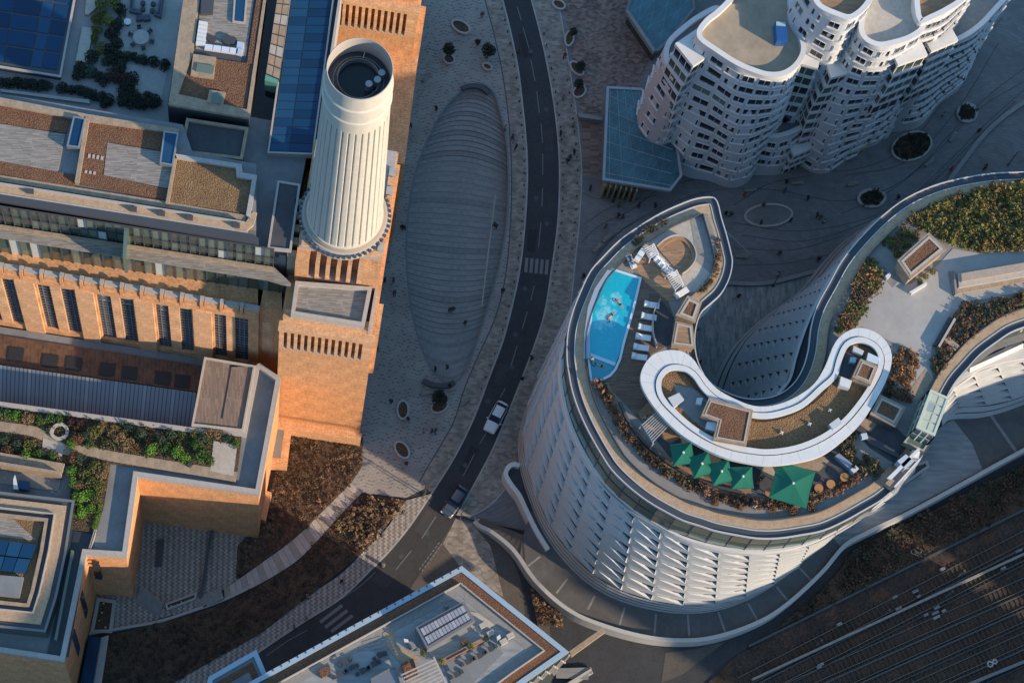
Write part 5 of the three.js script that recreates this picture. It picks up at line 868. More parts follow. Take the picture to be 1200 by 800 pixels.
// ================================================================ LOWER BLOCK WITH SEDUM EDGED ROOF, RAILWAY
{
  const H = 27, lb = thing('lower_block', 'block with pale blue parapet and rust sedum strip round its roof', 'building', (([x, z]) => [x, 0, z])(Q(480, 770, 0)));
  const o = QS([[541, 663], [667, 764], [612, 802], [560, 840], [200, 850], [314, 787]], H), pv = inset(o, 0.62), s1 = inset(o, 0.7), s2 = inset(o, 1.75), s3 = inset(o, 1.9);
  part(lb, 'walls', g().walls(o, 0, H - 0.5), mat.glassGreen); part(lb, 'parapet', g().ring(o, pv, H - 1.2, H + 0.1), MT(speckle([0.33, 0.43, 0.53], 0.1, 5, 16, 601), 0.35)); part(lb, 'parapet_line', g().ring(pv, s1, H - 0.5, H - 0.12), mat.dark);
  part(lb, 'sedum_strip', g().ring(s1, s2, H - 0.5, H - 0.02), mat.sedumRed); part(lb, 'inner_rail', g().ring(s2, s3, H - 0.5, H + 0.45), mat.coping); part(lb, 'roof_deck', g().flat(s3, H - 0.15), mat.podium);
  part(lb, 'stone_border', g().ring(inset(o, 1.95), inset(o, 3.0), H - 0.2, H - 0.1), mat.concrete);
  const cl = g(); for (let k = 0; k < 24; k++) { const p = mix2(o[0], o[5], (k + 0.5) / 24); cl.box(p[0] + 0.1, p[1] + 0.12, 0.12, 0.22, H, H + 0.3, 0.4); } part(lb, 'rail_clips', cl, mat.darkGrey, { kind: 'stuff' });
  // lattice on the far wall
  const A = Q(667, 764, H), B = Q(612, 802, H), lt = g(); for (let k = 0; k < 6; k++) { const a = mix2(A, B, k / 6), b = mix2(A, B, (k + 1) / 6); lt.bar([a[0] + 0.15, H - 1, a[1] + 0.2], [b[0] + 0.15, H - 6, b[1] + 0.2], 0.25); lt.bar([b[0] + 0.15, H - 1, b[1] + 0.2], [a[0] + 0.15, H - 6, a[1] + 0.2], 0.2); } part(lb, 'lattice', lt, mat.coping);
  // roof lantern of two pane rows
  const ln = [[487, 735], [544, 704], [557, 727], [501, 761]], c = (s, t) => mix2(mix2(ln[0], ln[1], s), mix2(ln[3], ln[2], s), t);
  const lan = block3(lb, 'roof_lantern', ln, H - 0.2, H + 2.0, mat.midGrey);
  for (let r = 0; r < 2; r++) for (let k = 0; k < 13; k++) part(lan, 'pane', g().prism(QS([c(0.06 + 0.885 * k / 13, 0.14 + r * 0.38), c(0.06 + 0.885 * (k + 0.86) / 13, 0.14 + r * 0.38), c(0.06 + 0.885 * (k + 0.86) / 13, 0.14 + r * 0.38 + 0.3), c(0.06 + 0.885 * k / 13, 0.14 + r * 0.38 + 0.3)], H + 2.1), H + 2, H + 2.1), k % 4 ? M(0.30, 0.31, 0.36, 0.25) : M(0.36, 0.37, 0.42, 0.3));
  for (let r = 0; r < 3; r++) part(lan, 'glazing_bar', g().prism(QS([c(0.05, 0.09 + r * 0.375), c(0.95, 0.09 + r * 0.375), c(0.95, 0.125 + r * 0.375), c(0.05, 0.125 + r * 0.375)], H + 2.08), H + 2, H + 2.08), mat.dark);
  const l2 = [[436, 795], [462, 781], [470, 810], [440, 830]]; block3(lb, 'roof_lantern', l2, H - 0.2, H + 1.6, mat.zinc); frame(lb, 'lantern_frame', [[434, 795], [463, 779], [472, 812], [440, 832]], H, H + 1.75, 0.2, mat.midGrey);
  // slatted pergola, path, planter trough
  for (let k = 0; k < 7; k++) block3(lb, 'pergola_slat', [[470 + k * 2.6, 790 + k * 3.6], [509 + k * 1.6, 772 + k * 3.9], [509.5 + k * 1.6, 773.4 + k * 3.9], [470.5 + k * 2.6, 791.4 + k * 3.6]], H + 2.2, H + 2.35, mat.coping);
  block3(lb, 'pergola_beam', [[507, 770], [509, 769], [524, 800], [522, 802]], H + 2.0, H + 2.2, mat.coping); block3(lb, 'pergola_beam', [[468, 789], [470, 788], [482, 812], [480, 813]], H + 2.0, H + 2.2, mat.coping);
  sheet(lb, 'roof_path', [[448, 742], [460, 735], [465, 755], [492, 770], [489, 774], [470, 778], [455, 760]], H - 0.05, mat.stone, 0.1);
  for (let k = 0; k < 6; k++) sheet(lb, 'paving_strip', [[424 + k * 5, 760 + k * 3.2 - 8], [446 + k * 2, 745 + k * 5], [448 + k * 2, 747 + k * 5], [426 + k * 5, 763 + k * 3.2 - 8]], H - 0.04, mat.concrete, 0.1);
  block3(lb, 'planter_trough', [[516, 773], [567, 746], [569, 750], [518, 778]], H - 0.1, H + 0.5, mat.deckTan); block3(lb, 'planter_soil', [[523, 771], [546, 759], [547, 761], [524, 773]], H + 0.4, H + 0.53, mat.dark);
  block3(lb, 'kiosk_floor', [[520, 778], [572, 750], [590, 765], [555, 800], [530, 805]], H - 0.1, H + 0.02, mat.roofGrey);
  sheet(lb, 'paved_patch', [[545, 715], [560, 718], [580, 732], [560, 742], [552, 735]], H - 0.04, mat.paleStone, 0.1);
  block3(lb, 'service_unit', [[478, 752], [484, 750], [488, 758], [482, 761]], H, H + 0.8, mat.concrete); block3(lb, 'service_unit', [[473, 748], [478, 749], [479, 752], [474, 752]], H, H + 1, mat.white); block3(lb, 'service_unit', [[582, 746], [586, 743], [587, 747], [583, 750]], H, H + 1, mat.white);
  block3(lb, 'service_unit', [[520, 709], [524, 707], [526, 710], [522, 712]], H, H + 0.7, mat.concrete);
  const sb = thing('small_corner_building', 'small roof with pale blue parapet behind the lower block', 'building', (([x, z]) => [x, 0, z])(Q(280, 795, 0)));
  const q = QS([[244, 793], [300, 761], [317, 800], [300, 850], [230, 850]], H - 2); part(sb, 'parapet', g().ring(q, inset(q, 0.6), H - 3, H - 1.9), MT(speckle([0.33, 0.43, 0.53], 0.1, 5, 16, 603), 0.35)); part(sb, 'walls', g().walls(q, 0, H - 3), mat.glassGreen); part(sb, 'roof', g().flat(inset(q, 0.55), H - 2.3), mat.roofGrey); part(sb, 'sedum_strip', g().ring(inset(q, 1.0), inset(q, 1.8), H - 2.5, H - 2.2), mat.sedumRed);
  // wall, bed and lit footbridge between the lower block and the podium
  structure('triangular_bed', g().prism(QS([[621, 690], [634, 690], [656, 716], [660, 735], [630, 732]], 0.4), 0, 0.4), mat.soil);
  single('footbridge', 'narrow sunlit footbridge between lower block and podium', 'footbridge', g().prism(QS([[667, 763], [707, 735], [710, 740], [670, 769]], 8), 7, 8), mat.stone);
  single('island_kerb', 'long white kerbed island with dark planting beside the ramp', 'kerb', (() => { const c_ = sm(QS([[556, 606], [562, 608], [590, 626], [612, 640], [608, 643], [585, 630], [560, 614]], 0.35), true, 4); return g().ring(c_, inset(c_, 0.3), 0, 0.35).flat(inset(c_, 0.3), 0.3); })(), mat.coping);
}
// railway
{
  const far = [1260, 0], ln = (x0, y0, x1, y1) => QS([[x0, y0], [x1, y1]], 0.3);
  structure('railway_ballast', g().prism(QS([[770, 860], [860, 770], [930, 732], [1010, 690], [1330, 530], [1330, 860]], 0.2), 0, 0.18), mat.ballast);
  structure('embankment', g().flat(QS([[880, 752], [905, 740], [955, 700], [985, 668], [1000, 645], [1100, 595], [1330, 478], [1330, 532], [1040, 676]], 0.6), 0.6), mat.soil);
  // [x at y = 800 line start, end], one entry per track: both rails run parallel
  const tracks = [[[868, 800], [1290, 583]], [[893, 806], [1290, 604]], [[905, 815], [1300, 640]], [[958, 812], [1300, 659]], [[998, 812], [1300, 677]], [[1052, 815], [1300, 704]], [[1085, 820], [1300, 724]]];
  tracks.forEach(([a, b], i) => {
    const A = Q(...a, 0.3), B = Q(...b, 0.3), L = Math.hypot(B[0] - A[0], B[1] - A[1]), ang = Math.atan2(-(B[1] - A[1]), B[0] - A[0]), nx = -(B[1] - A[1]) / L, nz = (B[0] - A[0]) / L;
    const t = thing('railway_track', 'steel railway track ' + ['running next to the embankment wall', 'between embankment track and pale track wall', 'just beyond the pale track wall', 'second beyond the pale track wall', 'third beyond the pale track wall', 'with a cable drum beside it, second from the edge wall', 'running next to the grey edge wall'][i], 'track', [(A[0] + B[0]) / 2, 0.18, (A[1] + B[1]) / 2], 'railway tracks running past the podium');
    const sl = g(); for (let s = 0; s < L; s += 0.68) sl.box(lerp(A[0], B[0], s / L), lerp(A[1], B[1], s / L), 0.26, 2.5, 0.18, 0.3, ang);
    part(t, 'sleepers', sl, mat.sleeper, { kind: 'stuff' });
    for (const k of [-0.72, 0.72]) part(t, 'rail', g().band([[A[0] + nx * (k - 0.05), A[1] + nz * (k - 0.05)], [B[0] + nx * (k - 0.05), B[1] + nz * (k - 0.05)]], [[A[0] + nx * (k + 0.05), A[1] + nz * (k + 0.05)], [B[0] + nx * (k + 0.05), B[1] + nz * (k + 0.05)]], 0.3, 0.46), mat.rail);
    part(t, 'conductor_rail', g().band([[A[0] + nx * 1.15, A[1] + nz * 1.15], [B[0] + nx * 1.15, B[1] + nz * 1.15]], [[A[0] + nx * 1.25, A[1] + nz * 1.25], [B[0] + nx * 1.25, B[1] + nz * 1.25]], 0.34, 0.5), mat.darkGrey);
  });
  const wall = (nm, label, a, b, w, h, m) => { const A = Q(...a, h), B = Q(...b, h), L = Math.hypot(B[0] - A[0], B[1] - A[1]), nx = -(B[1] - A[1]) / L * w / 2, nz = (B[0] - A[0]) / L * w / 2; single(nm, label, 'wall', g().prism([[A[0] - nx, A[1] - nz], [B[0] - nx, B[1] - nz], [B[0] + nx, B[1] + nz], [A[0] + nx, A[1] + nz]], 0, h), m); };
  wall('track_wall', 'long pale concrete wall between the two groups of tracks', [882, 796], [1330, 589], 0.3, 1.0, mat.concrete);
  wall('track_wall', 'dark low wall along the foot of the embankment', [878, 757], [1330, 533], 0.3, 0.8, mat.darkGrey);
  wall('track_wall', 'grey edge wall beside the outermost track', [1120, 808], [1330, 722], 0.4, 1.2, mat.midGrey);
  single('cable_drum', 'pale ring shaped cable drum lying beside the outermost track', 'drum', (() => { const p = P(1164, 777, 0.6), q = g(); for (const [dx, dz, r] of [[-0.3, 0.1, 0.34], [0.35, -0.25, 0.26]]) { const t = new THREE.TorusGeometry(r, 0.12, 8, 18); t.rotateX(Math.PI / 2); t.translate(p.x + dx, 0.4, p.z + dz); q.add(t); } return q; })(), mat.coping);
  single('cable_coil', 'tangled pale cable coil at the foot of the embankment', 'coil', (() => { const p = P(1074, 646, 0.8), q = g(); for (const [dx, dz, r] of [[-0.3, 0.1, 0.4], [0.3, -0.2, 0.5], [0.1, 0.3, 0.3]]) { const t = new THREE.TorusGeometry(r, 0.06, 6, 16); t.rotateX(Math.PI / 2 - 0.4); t.translate(p.x + dx, 0.9, p.z + dz); q.add(t); } return q; })(), mat.coping);
  // the row of tall blocks beyond the tracks, out of frame, that keeps the railway in shade
  const A = P(735, 716, 6), B = P(850, 700, 10), Hb = 46, EA = A.clone().addScaledVector(sunDir, (Hb - 6) / sunDir.y), EB = B.clone().addScaledVector(sunDir, (Hb - 10) / sunDir.y), d = EB.clone().sub(EA).setY(0).normalize(), n = new THREE.Vector3(sunDir.x, 0, sunDir.z).normalize();
  // a gap between two of its blocks lets a narrow beam of sun reach the tracks
  const T = P(1152, 686, 0.3), det = d.x * -n.z + d.z * n.x, sGap = ((T.x - EA.x) * -n.z + (T.z - EA.z) * n.x) / det, gapW = 2.3;
  for (const [a, b, l] of [[0, sGap - gapW / 2, 'brick block of flats beyond the railway facing the podium'], [sGap + gapW / 2, 190, 'long brick block of flats beyond the railway facing the tall wing']]) {
    const p0 = EA.clone().addScaledVector(d, a), p1 = EA.clone().addScaledVector(d, b), tw = thing('apartment_row', l, 'building', [(p0.x + p1.x) / 2, 0, (p0.z + p1.z) / 2]);
    part(tw, 'walls', g().prism([[p0.x, p0.z], [p1.x, p1.z], [p1.x + n.x * 14, p1.z + n.z * 14], [p0.x + n.x * 14, p0.z + n.z * 14]], 0, Hb), mat.brick);
    part(tw, 'roof', g().prism([[p0.x, p0.z], [p1.x, p1.z], [p1.x + n.x * 14, p1.z + n.z * 14], [p0.x + n.x * 14, p0.z + n.z * 14]], Hb, Hb + 0.1), mat.roofGrey);
  }
  // the tall block out of frame whose shade lies over the corner block
  const T2 = P(72, 640, 27), E2 = T2.clone().addScaledVector(n, 60), pv = [-n.z, n.x], H2 = 27 + 60 * Math.tan(SUN_ELEV), o2 = [[E2.x, E2.z], [E2.x + n.x * 14, E2.z + n.z * 14], [E2.x + n.x * 14 + pv[0] * 50, E2.z + n.z * 14 + pv[1] * 50], [E2.x + pv[0] * 50, E2.z + pv[1] * 50]], tb = thing('tower_block', 'tall brick tower block beyond the lower block', 'building', [E2.x, 0, E2.z]);
  part(tb, 'walls', g().walls(o2, 0, H2), mat.brick); part(tb, 'roof', g().flat(o2, H2), mat.roofGrey);
}
// ================================================================ ROOF GARDEN OF THE CURVED BLOCK
const RY = 44.95;
const onRoof = (name, pts, h, m, t = 0.05) => part(block, name, g().prism(QS(pts, h), h - t, h), m);
const Z = (px, py, h = RY) => { const p = P(px, py, h); return [p.x, h, p.z]; };
onRoof('pool_deck', [[699, 447], [718, 330], [748, 322], [756, 330], [783, 352], [790, 372], [783, 405], [760, 417], [750, 438], [755, 462], [775, 492], [757, 500], [737, 478], [715, 455]], RY + 0.05, mat.deckBrown);
onRoof('sun_deck', [[728, 305], [738, 296], [752, 290], [806, 345], [797, 352], [782, 352], [756, 330], [748, 320]], RY + 0.06, mat.deckTan);
onRoof('tip_paving', [[760, 283], [778, 262], [805, 250], [829, 249], [838, 275], [841, 300], [836, 325], [820, 340], [806, 344], [752, 290]], RY + 0.04, mat.paleStone);
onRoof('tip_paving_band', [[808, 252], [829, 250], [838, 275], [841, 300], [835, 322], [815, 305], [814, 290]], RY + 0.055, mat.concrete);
{ // round timber stage with a stone seat round it
  const c = sm(QS([[769, 290], [780, 281], [793, 277], [806, 282], [814, 293], [815, 305], [808, 316], [799, 323]], RY), false, 5), st = thing('round_stage', 'round timber stage inside a curved stone seat near the roof point', 'stage', Z(795, 302, RY + 0.05));
  part(st, 'stage_floor', g().prism(c, RY, RY + 0.22), mat.deckTan); part(st, 'curved_seat', g().band(c, shift(c, 0.55), RY, RY + 0.5), mat.deckTan); part(st, 'seat_back', g().band(shift(c, -0.02), shift(c, 0.1), RY + 0.3, RY + 0.75), mat.paleStone);
}
{ // pool
  const o = QS([[718, 317], [749, 327], [741, 362], [730, 400], [725, 421], [720, 432], [714, 439], [704, 444], [694, 444], [691, 420], [691, 392], [695, 362], [703, 340]], RY + 0.1);
  const pool = thing('swimming_pool', 'bright turquoise rooftop pool with churned white water', 'swimming pool', Z(715, 380, RY));
  part(pool, 'coping', g().ring(inset(o, -0.28), o, RY, RY + 0.22), M(0.55, 0.66, 0.72, 0.5));
  const A = [[718, 317], [749, 327], [741, 362], [730, 400], [721, 427], [692, 415], [691, 392], [695, 362], [703, 340]], wB = QS(A, RY + 0.1);
  const c0 = Q(706, 375, RY), c1 = Q(724, 353, RY), c2 = Q(711, 345, RY);
  mat.water2 = M(0.003, 0.25, 0.36, 0.06, { clearcoat: 1 });
  { // surface as a fine grid: foam broken up by the swimmers is part of the water's colour
    const xs = wB.map(p => p[0]), zs = wB.map(p => p[1]), x0 = Math.min(...xs), x1 = Math.max(...xs), z0 = Math.min(...zs), z1 = Math.max(...zs), d = 0.11, nx = Math.ceil((x1 - x0) / d), nz = Math.ceil((z1 - z0) / d), pos = [], col = [], uv = [], idx = [], sw = [[...Q(711, 371, RY), 1.55], [...Q(722, 351, RY), 1.0], [...Q(703, 384, RY), 0.9], [...Q(707, 352, RY), 0.8]];
    for (let j = 0; j <= nz; j++) for (let i = 0; i <= nx; i++) {
      const x = x0 + i * d, z = z0 + j * d, n = fbm(x / 8 + 0.5, z / 8 + 0.5, 11, 5, 771), m = fbm(x / 8, z / 8, 34, 4, 773); let near = 0; for (const s of sw) near = Math.max(near, 1 - Math.hypot(x - s[0], z - s[1]) / s[2]);
      const f = clamp((near * 0.9 + (n - 0.5) * 1.6 + (m - 0.5) * 1.5) * 1.5) * clamp(near * 3 + 0.4 * (n - 0.4)), e = 0.9 + 0.2 * m; pos.push(x, RY + 0.1 + 0.02 * (m - 0.5), z); uv.push(x, z); const b = [0.006 * e, 0.40 * e, 0.54 * e], w = [0.30, 0.66, 0.74]; col.push(...b.map((k, q) => lerp(k, w[q], 0.62 * f)));
    }
    const poly = inset(wB, -0.05); for (let j = 0; j < nz; j++) for (let i = 0; i < nx; i++) if (inside(poly, x0 + (i + 0.5) * d, z0 + (j + 0.5) * d)) { const a = j * (nx + 1) + i, b = a + nx + 1; idx.push(a, b, a + 1, a + 1, b, b + 1); }
    const q = new THREE.BufferGeometry(); q.setAttribute('position', new THREE.Float32BufferAttribute(pos, 3)); q.setAttribute('uv', new THREE.Float32BufferAttribute(uv, 2)); q.setAttribute('color', new THREE.Float32BufferAttribute(col, 3)); q.setIndex(idx); q.computeVertexNormals();
    part(pool, 'water', q, new THREE.MeshPhysicalMaterial({ vertexColors: true, roughness: 0.12, clearcoat: 0.6, clearcoatRoughness: 0.1 }));
    part(pool, 'basin', g().flat(wB, RY + 0.05), M(0.01, 0.33, 0.5, 0.5));
  }
  part(pool, 'shallow_water', g().flat(QS([[692, 416], [721, 428], [714, 439], [704, 444], [694, 444]], RY + 0.1), RY + 0.09), mat.water2);
  part(pool, 'dividing_wall', g().prism(QS([[692, 413.5], [721.5, 424.5], [720.5, 428.5], [692, 417.5]], RY + 0.2), RY, RY + 0.2), M(0.42, 0.62, 0.72, 0.5));
  const c = QS([[684, 420], [690, 420], [690, 392], [694, 362], [702, 340], [717, 317], [712, 316], [697, 338], [689, 360], [685, 390]], RY + 0.5); part(pool, 'edge_wall', g().prism(c, RY, RY + 0.5), M(0.30, 0.36, 0.46, 0.5));
}
// huts and stair boxes with planted tops
function hut(label, pts, h, sedum, w = 0.55, wall = mat.stone) {
  const o = QS(pts, RY + h), c = o.reduce((a, p) => [a[0] + p[0] / o.length, a[1] + p[1] / o.length], [0, 0]), t = thing('roof_hut', label, 'hut', [c[0], RY, c[1]]);
  part(t, 'walls', g().walls(inset(o, 0.15), RY, RY + h - 0.2), wall); part(t, 'roof_edge', g().ring(o, inset(o, w), RY + h - 0.35, RY + h), mat.stone); const i = inset(o, w * 0.55); part(t, 'edge_band', g().ring(i, inset(o, w), RY + h, RY + h + 0.06), mat.paleStone); part(t, 'planted_top', g().flat(inset(o, w), RY + h - 0.05), sedum); return t;
}
hut('stair hut with red planted top beside the sun loungers', [[806, 346], [823, 354], [815, 378], [792, 369]], 2.6, mat.sedumRed);
hut('hut with slatted timber top between stair hut and white ribbon', [[792, 376], [812, 381], [815, 408], [787, 404]], 2.2, mat.deckTan, 0.4);
hut('hut with dark red planted top beside the tall roof hedge', [[1052, 305], [1089, 272], [1110, 292], [1067, 327]], 3.2, mat.sedumRed, 0.6);
hut('dark hut between white ribbon and glass lift', [[1032, 462], [1062, 477], [1050, 500], [1020, 485]], 2.6, mat.sedumRed, 0.55, mat.darkGrey);
part(block, 'curved_screen', (() => { const c = sm(QS([[775, 350], [768, 363], [766, 378], [767, 392], [771, 405]], RY + 1), false, 5); return g().band(c, shift(c, 0.1), RY, RY + 1.1); })(), mat.coping);
onRoof('dark_terrace', [[776, 352], [790, 372], [786, 404], [772, 406], [767, 390], [768, 365]], RY + 0.07, mat.roofDark);
// white ribbon roof
{
  const outer = sm(QS([[785, 410], [765, 416], [753, 432], [751, 447], [760, 467], [780, 492], [800, 510], [825, 525], [850, 536], [875, 542], [900, 545], [932, 542], [962, 534], [987, 517], [1010, 495], [1025, 472], [1037, 450], [1045, 427], [1045, 413], [1039, 400], [1026, 389], [1007, 384], [992, 389], [980, 400], [967, 430], [955, 449], [940, 461], [920, 471], [900, 476], [882, 475], [861, 467], [840, 455], [823, 436], [812, 420], [800, 412]], 48.3), true, 4);
  const innerP = [[787, 434], [779, 440], [775, 450], [778, 464], [795, 483], [815, 500], [837, 513], [860, 521], [882, 525], [900, 526.5], [932, 522], [962, 510], [987, 492], [1003, 474], [1018, 452], [1028, 432], [1030, 420], [1026, 410], [1018, 404], [1007, 401], [995, 406], [987, 422], [981, 442], [965, 457], [942, 477], [920, 486], [900, 490], [882, 489], [860, 482], [838, 471], [822, 456], [812, 442], [802, 435]];
  const inner = sm(QS(innerP, 48.3), true, 4), grooveA = inset(inner, -0.75), grooveB = inset(inner, -0.62);
  const rb = thing('ribbon_roof', 'sinuous white ribbon roof curving round planted roof plant', 'roof', Z(900, 500, RY));
  part(rb, 'ribbon', g().prism(outer, 47.6, 48.3, [grooveA], true), mat.white); part(rb, 'groove', g().ring(grooveA, grooveB, 47.9, 48.1), mat.darkGrey); part(rb, 'inner_lip', g().ring(grooveB, inner, 47.6, 48.42), mat.white);
  for (let k = 0; k < outer.length; k += 3) { const o = outer[k]; let best = grooveA[0], bd = 1e9; for (const p of grooveA) { const d = Math.hypot(p[0] - o[0], p[1] - o[1]); if (d < bd) { bd = d; best = p; } } if (bd < 3.5) { const s = mix2(o, best, 0.02), e = mix2(o, best, 0.98), l = Math.hypot(e[0] - s[0], e[1] - s[1]), nx = -(e[1] - s[1]) / l * 0.010, nz = (e[0] - s[0]) / l * 0.014; part(rb, 'panel_joint', g().flat([[s[0] + nx, s[1] + nz], [e[0] + nx, e[1] + nz], [e[0] - nx, e[1] - nz], [s[0] - nx, s[1] - nz]], 48.304), mat.coping); } }
  part(rb, 'support_wall', g().walls(inset(outer, 1.6), RY, 47.6), mat.glassGreen3); part(rb, 'plant_floor', g().flat(inset(inner, -0.3), 47.5), mat.sedum); part(rb, 'inner_wall', g().walls(inset(inner, 0.02), 47.2, 48.0), mat.darkGrey);
  const pl = (pts, m, y = 47.53) => part(rb, 'plant_area', g().flat(QS(pts, y), y), m);
  pl([[790, 450], [812, 455], [828, 466], [838, 512], [812, 492], [797, 478]], mat.roofGrey); pl([[990, 415], [1004, 408], [1014, 412], [1000, 445], [982, 440]], mat.roofDark);
  const bx = (label, pts, h, m, grp) => single('roof_unit', label, 'roof unit', g().prism(QS(pts, 47.5 + h), 47.5, 47.5 + h), m, grp);
  const hutTop = (label, pts, h, w) => { const o = QS(pts, 47.5 + h), t = thing('plant_box', label, 'plant box', Z(pts[0][0], pts[0][1], 47.5)); part(t, 'walls', g().walls(o, 47.5, 47.5 + h), mat.stone); part(t, 'edge', g().ring(o, inset(o, w), 47.5 + h - 0.3, 47.5 + h), mat.stone); part(t, 'edge_band', g().ring(inset(o, w * 0.7), inset(o, w), 47.5 + h, 47.5 + h + 0.06), mat.paleStone); part(t, 'planted_top', g().flat(inset(o, w), 47.5 + h - 0.05), mat.sedumRed); };
  hutTop('box with L shaped red planted top inside the white ribbon', [[831, 466], [883, 480], [875, 522], [836, 515], [841, 494], [822, 487]], 1.6, 0.42);
  hutTop('square red topped box at the round end of the white ribbon', [[1009, 420], [1030, 429], [1021, 451], [999, 442]], 1.6, 0.45);
  bx('white louvred unit on the grey end of the roof plant', [[783, 466], [796, 460], [802, 468], [790, 477]], 1.1, mat.whitePanel); bx('small white unit beside the L shaped planted box', [[817, 466], [824, 466], [822, 474], [816, 473]], 0.8, mat.whitePanel); bx('pale blue unit tucked against the L shaped planted box', [[829, 494], [840, 495], [838, 505], [827, 502]], 0.9, M(0.6, 0.66, 0.74, 0.5));
  bx('white unit standing alone on the brown roof plant', [[972, 497], [983, 489], [988, 496], [977, 504]], 1.0, mat.whitePanel); bx('white box beside the square planted box', [[986, 441], [999, 446], [996, 455], [984, 451]], 1.2, mat.white); bx('long pale duct behind the square planted box', [[1001, 405], [1013, 411], [1011, 416], [1000, 411]], 0.9, mat.whitePanel); bx('pale blue tank beside the square planted box', [[1018, 413], [1031, 419], [1029, 427], [1016, 422]], 1.0, M(0.55, 0.66, 0.76, 0.5)); bx('small teal unit at the round end of the roof plant', [[997, 418], [1004, 419], [1003, 425], [996, 424]], 0.8, M(0.35, 0.48, 0.52, 0.5));
  for (const [x, y] of [[916, 507], [949, 497], [973, 481], [865, 505]]) single('roof_vent', 'small white star shaped vent on the brown roof plant', 'vent', (() => { const p = P(x, y, 47.6), q = g(); q.box(p.x, p.z, 0.5, 0.1, 47.5, 47.75, 0.4); q.box(p.x, p.z, 0.1, 0.5, 47.5, 47.72, 0.4); q.cyl(p.x, p.z, 0.1, 47.5, 47.95, 8); return q; })(), mat.white, 'vents on the brown roof plant');
}
// lower strip: planting border, curved walk, dining deck
const borderP = [[695, 447], [703, 462], [716, 490], [733, 515], [757, 540], [782, 560], [812, 576], [845, 588], [880, 594], [915, 597], [950, 590], [985, 576], [1012, 560], [1032, 545]];
const bord = sm(QS(borderP, RY), false, 4);
{
  part(block, 'curved_walk', g().band(shift(sm(QS([[708, 450], [722, 478], [740, 503], [765, 528], [790, 546], [820, 562], [850, 573], [880, 578]], RY), false, 4), -0.55), shift(sm(QS([[708, 450], [722, 478], [740, 503], [765, 528], [790, 546], [820, 562], [850, 573], [880, 578]], RY), false, 4), 0.75), RY, RY + 0.07), mat.deckTan);
  const rl = sm(QS([[728, 470], [738, 492], [755, 515], [780, 537], [810, 556], [840, 568], [870, 575]], RY + 0.6), false, 4); part(block, 'timber_seat', g().band(rl, shift(rl, 0.3), RY, RY + 0.6), mat.darkGrey);
  onRoof('dining_deck', [[757, 500], [775, 492], [800, 512], [850, 538], [900, 547], [962, 536], [985, 522], [1003, 545], [985, 565], [955, 580], [915, 588], [870, 572], [820, 556], [785, 535]], RY + 0.05, mat.deckDining = MT(speckle([0.075, 0.075, 0.085], 0.3, 4, 16, 721), 0.8));
  onRoof('pale_paving', [[910, 540], [962, 532], [972, 540], [960, 552], [940, 548]], RY + 0.09, mat.stone); onRoof('pale_paving', [[895, 552], [880, 545], [905, 546], [912, 560]], RY + 0.088, mat.paleStone);
  onRoof('timber_patch', [[760, 470], [779, 492], [800, 512], [786, 520], [757, 500], [748, 484]], RY + 0.085, mat.deckTan);
}
// pergolas with slats
function pergola(label, a, b, c_, d, n, h, m) { const t = thing('slatted_pergola', label, 'pergola', Z(a[0], a[1], RY)); for (let k = 0; k < n; k++) { const s = (k + 0.22) / n, e = (k + 0.58) / n; part(t, 'slat', g().prism(QS([mix2(a, d, s), mix2(b, c_, s), mix2(b, c_, e), mix2(a, d, e)], RY + h), RY + h - 0.12, RY + h), m); } for (const q of [a, b, c_, d]) { const p = P(q[0], q[1], RY + h); part(t, 'post', g().box(p.x, p.z, 0.12, 0.12, RY, RY + h - 0.12), m); } for (const [p, q] of [[a, d], [b, c_]]) { const A = P(...p, RY + h - 0.12), B = P(...q, RY + h - 0.12); part(t, 'beam', g().bar([A.x, RY + h - 0.18, A.z], [B.x, RY + h - 0.18, B.z], 0.1), m); } return t; }
pergola('slatted white pergola at the end of the dining deck', [752, 497], [778, 474], [790, 494], [766, 519], 9, 2.6, M(0.42, 0.42, 0.44, 0.6));
pergola('dark slatted daybed canopy beside the round stage', [755, 291], [766, 285], [772, 297], [762, 304], 6, 1.3, mat.white);
pergola('long slatted daybed canopy at the end of the lounger row', [781, 322], [793, 316], [801, 333], [792, 341], 8, 1.3, mat.white);
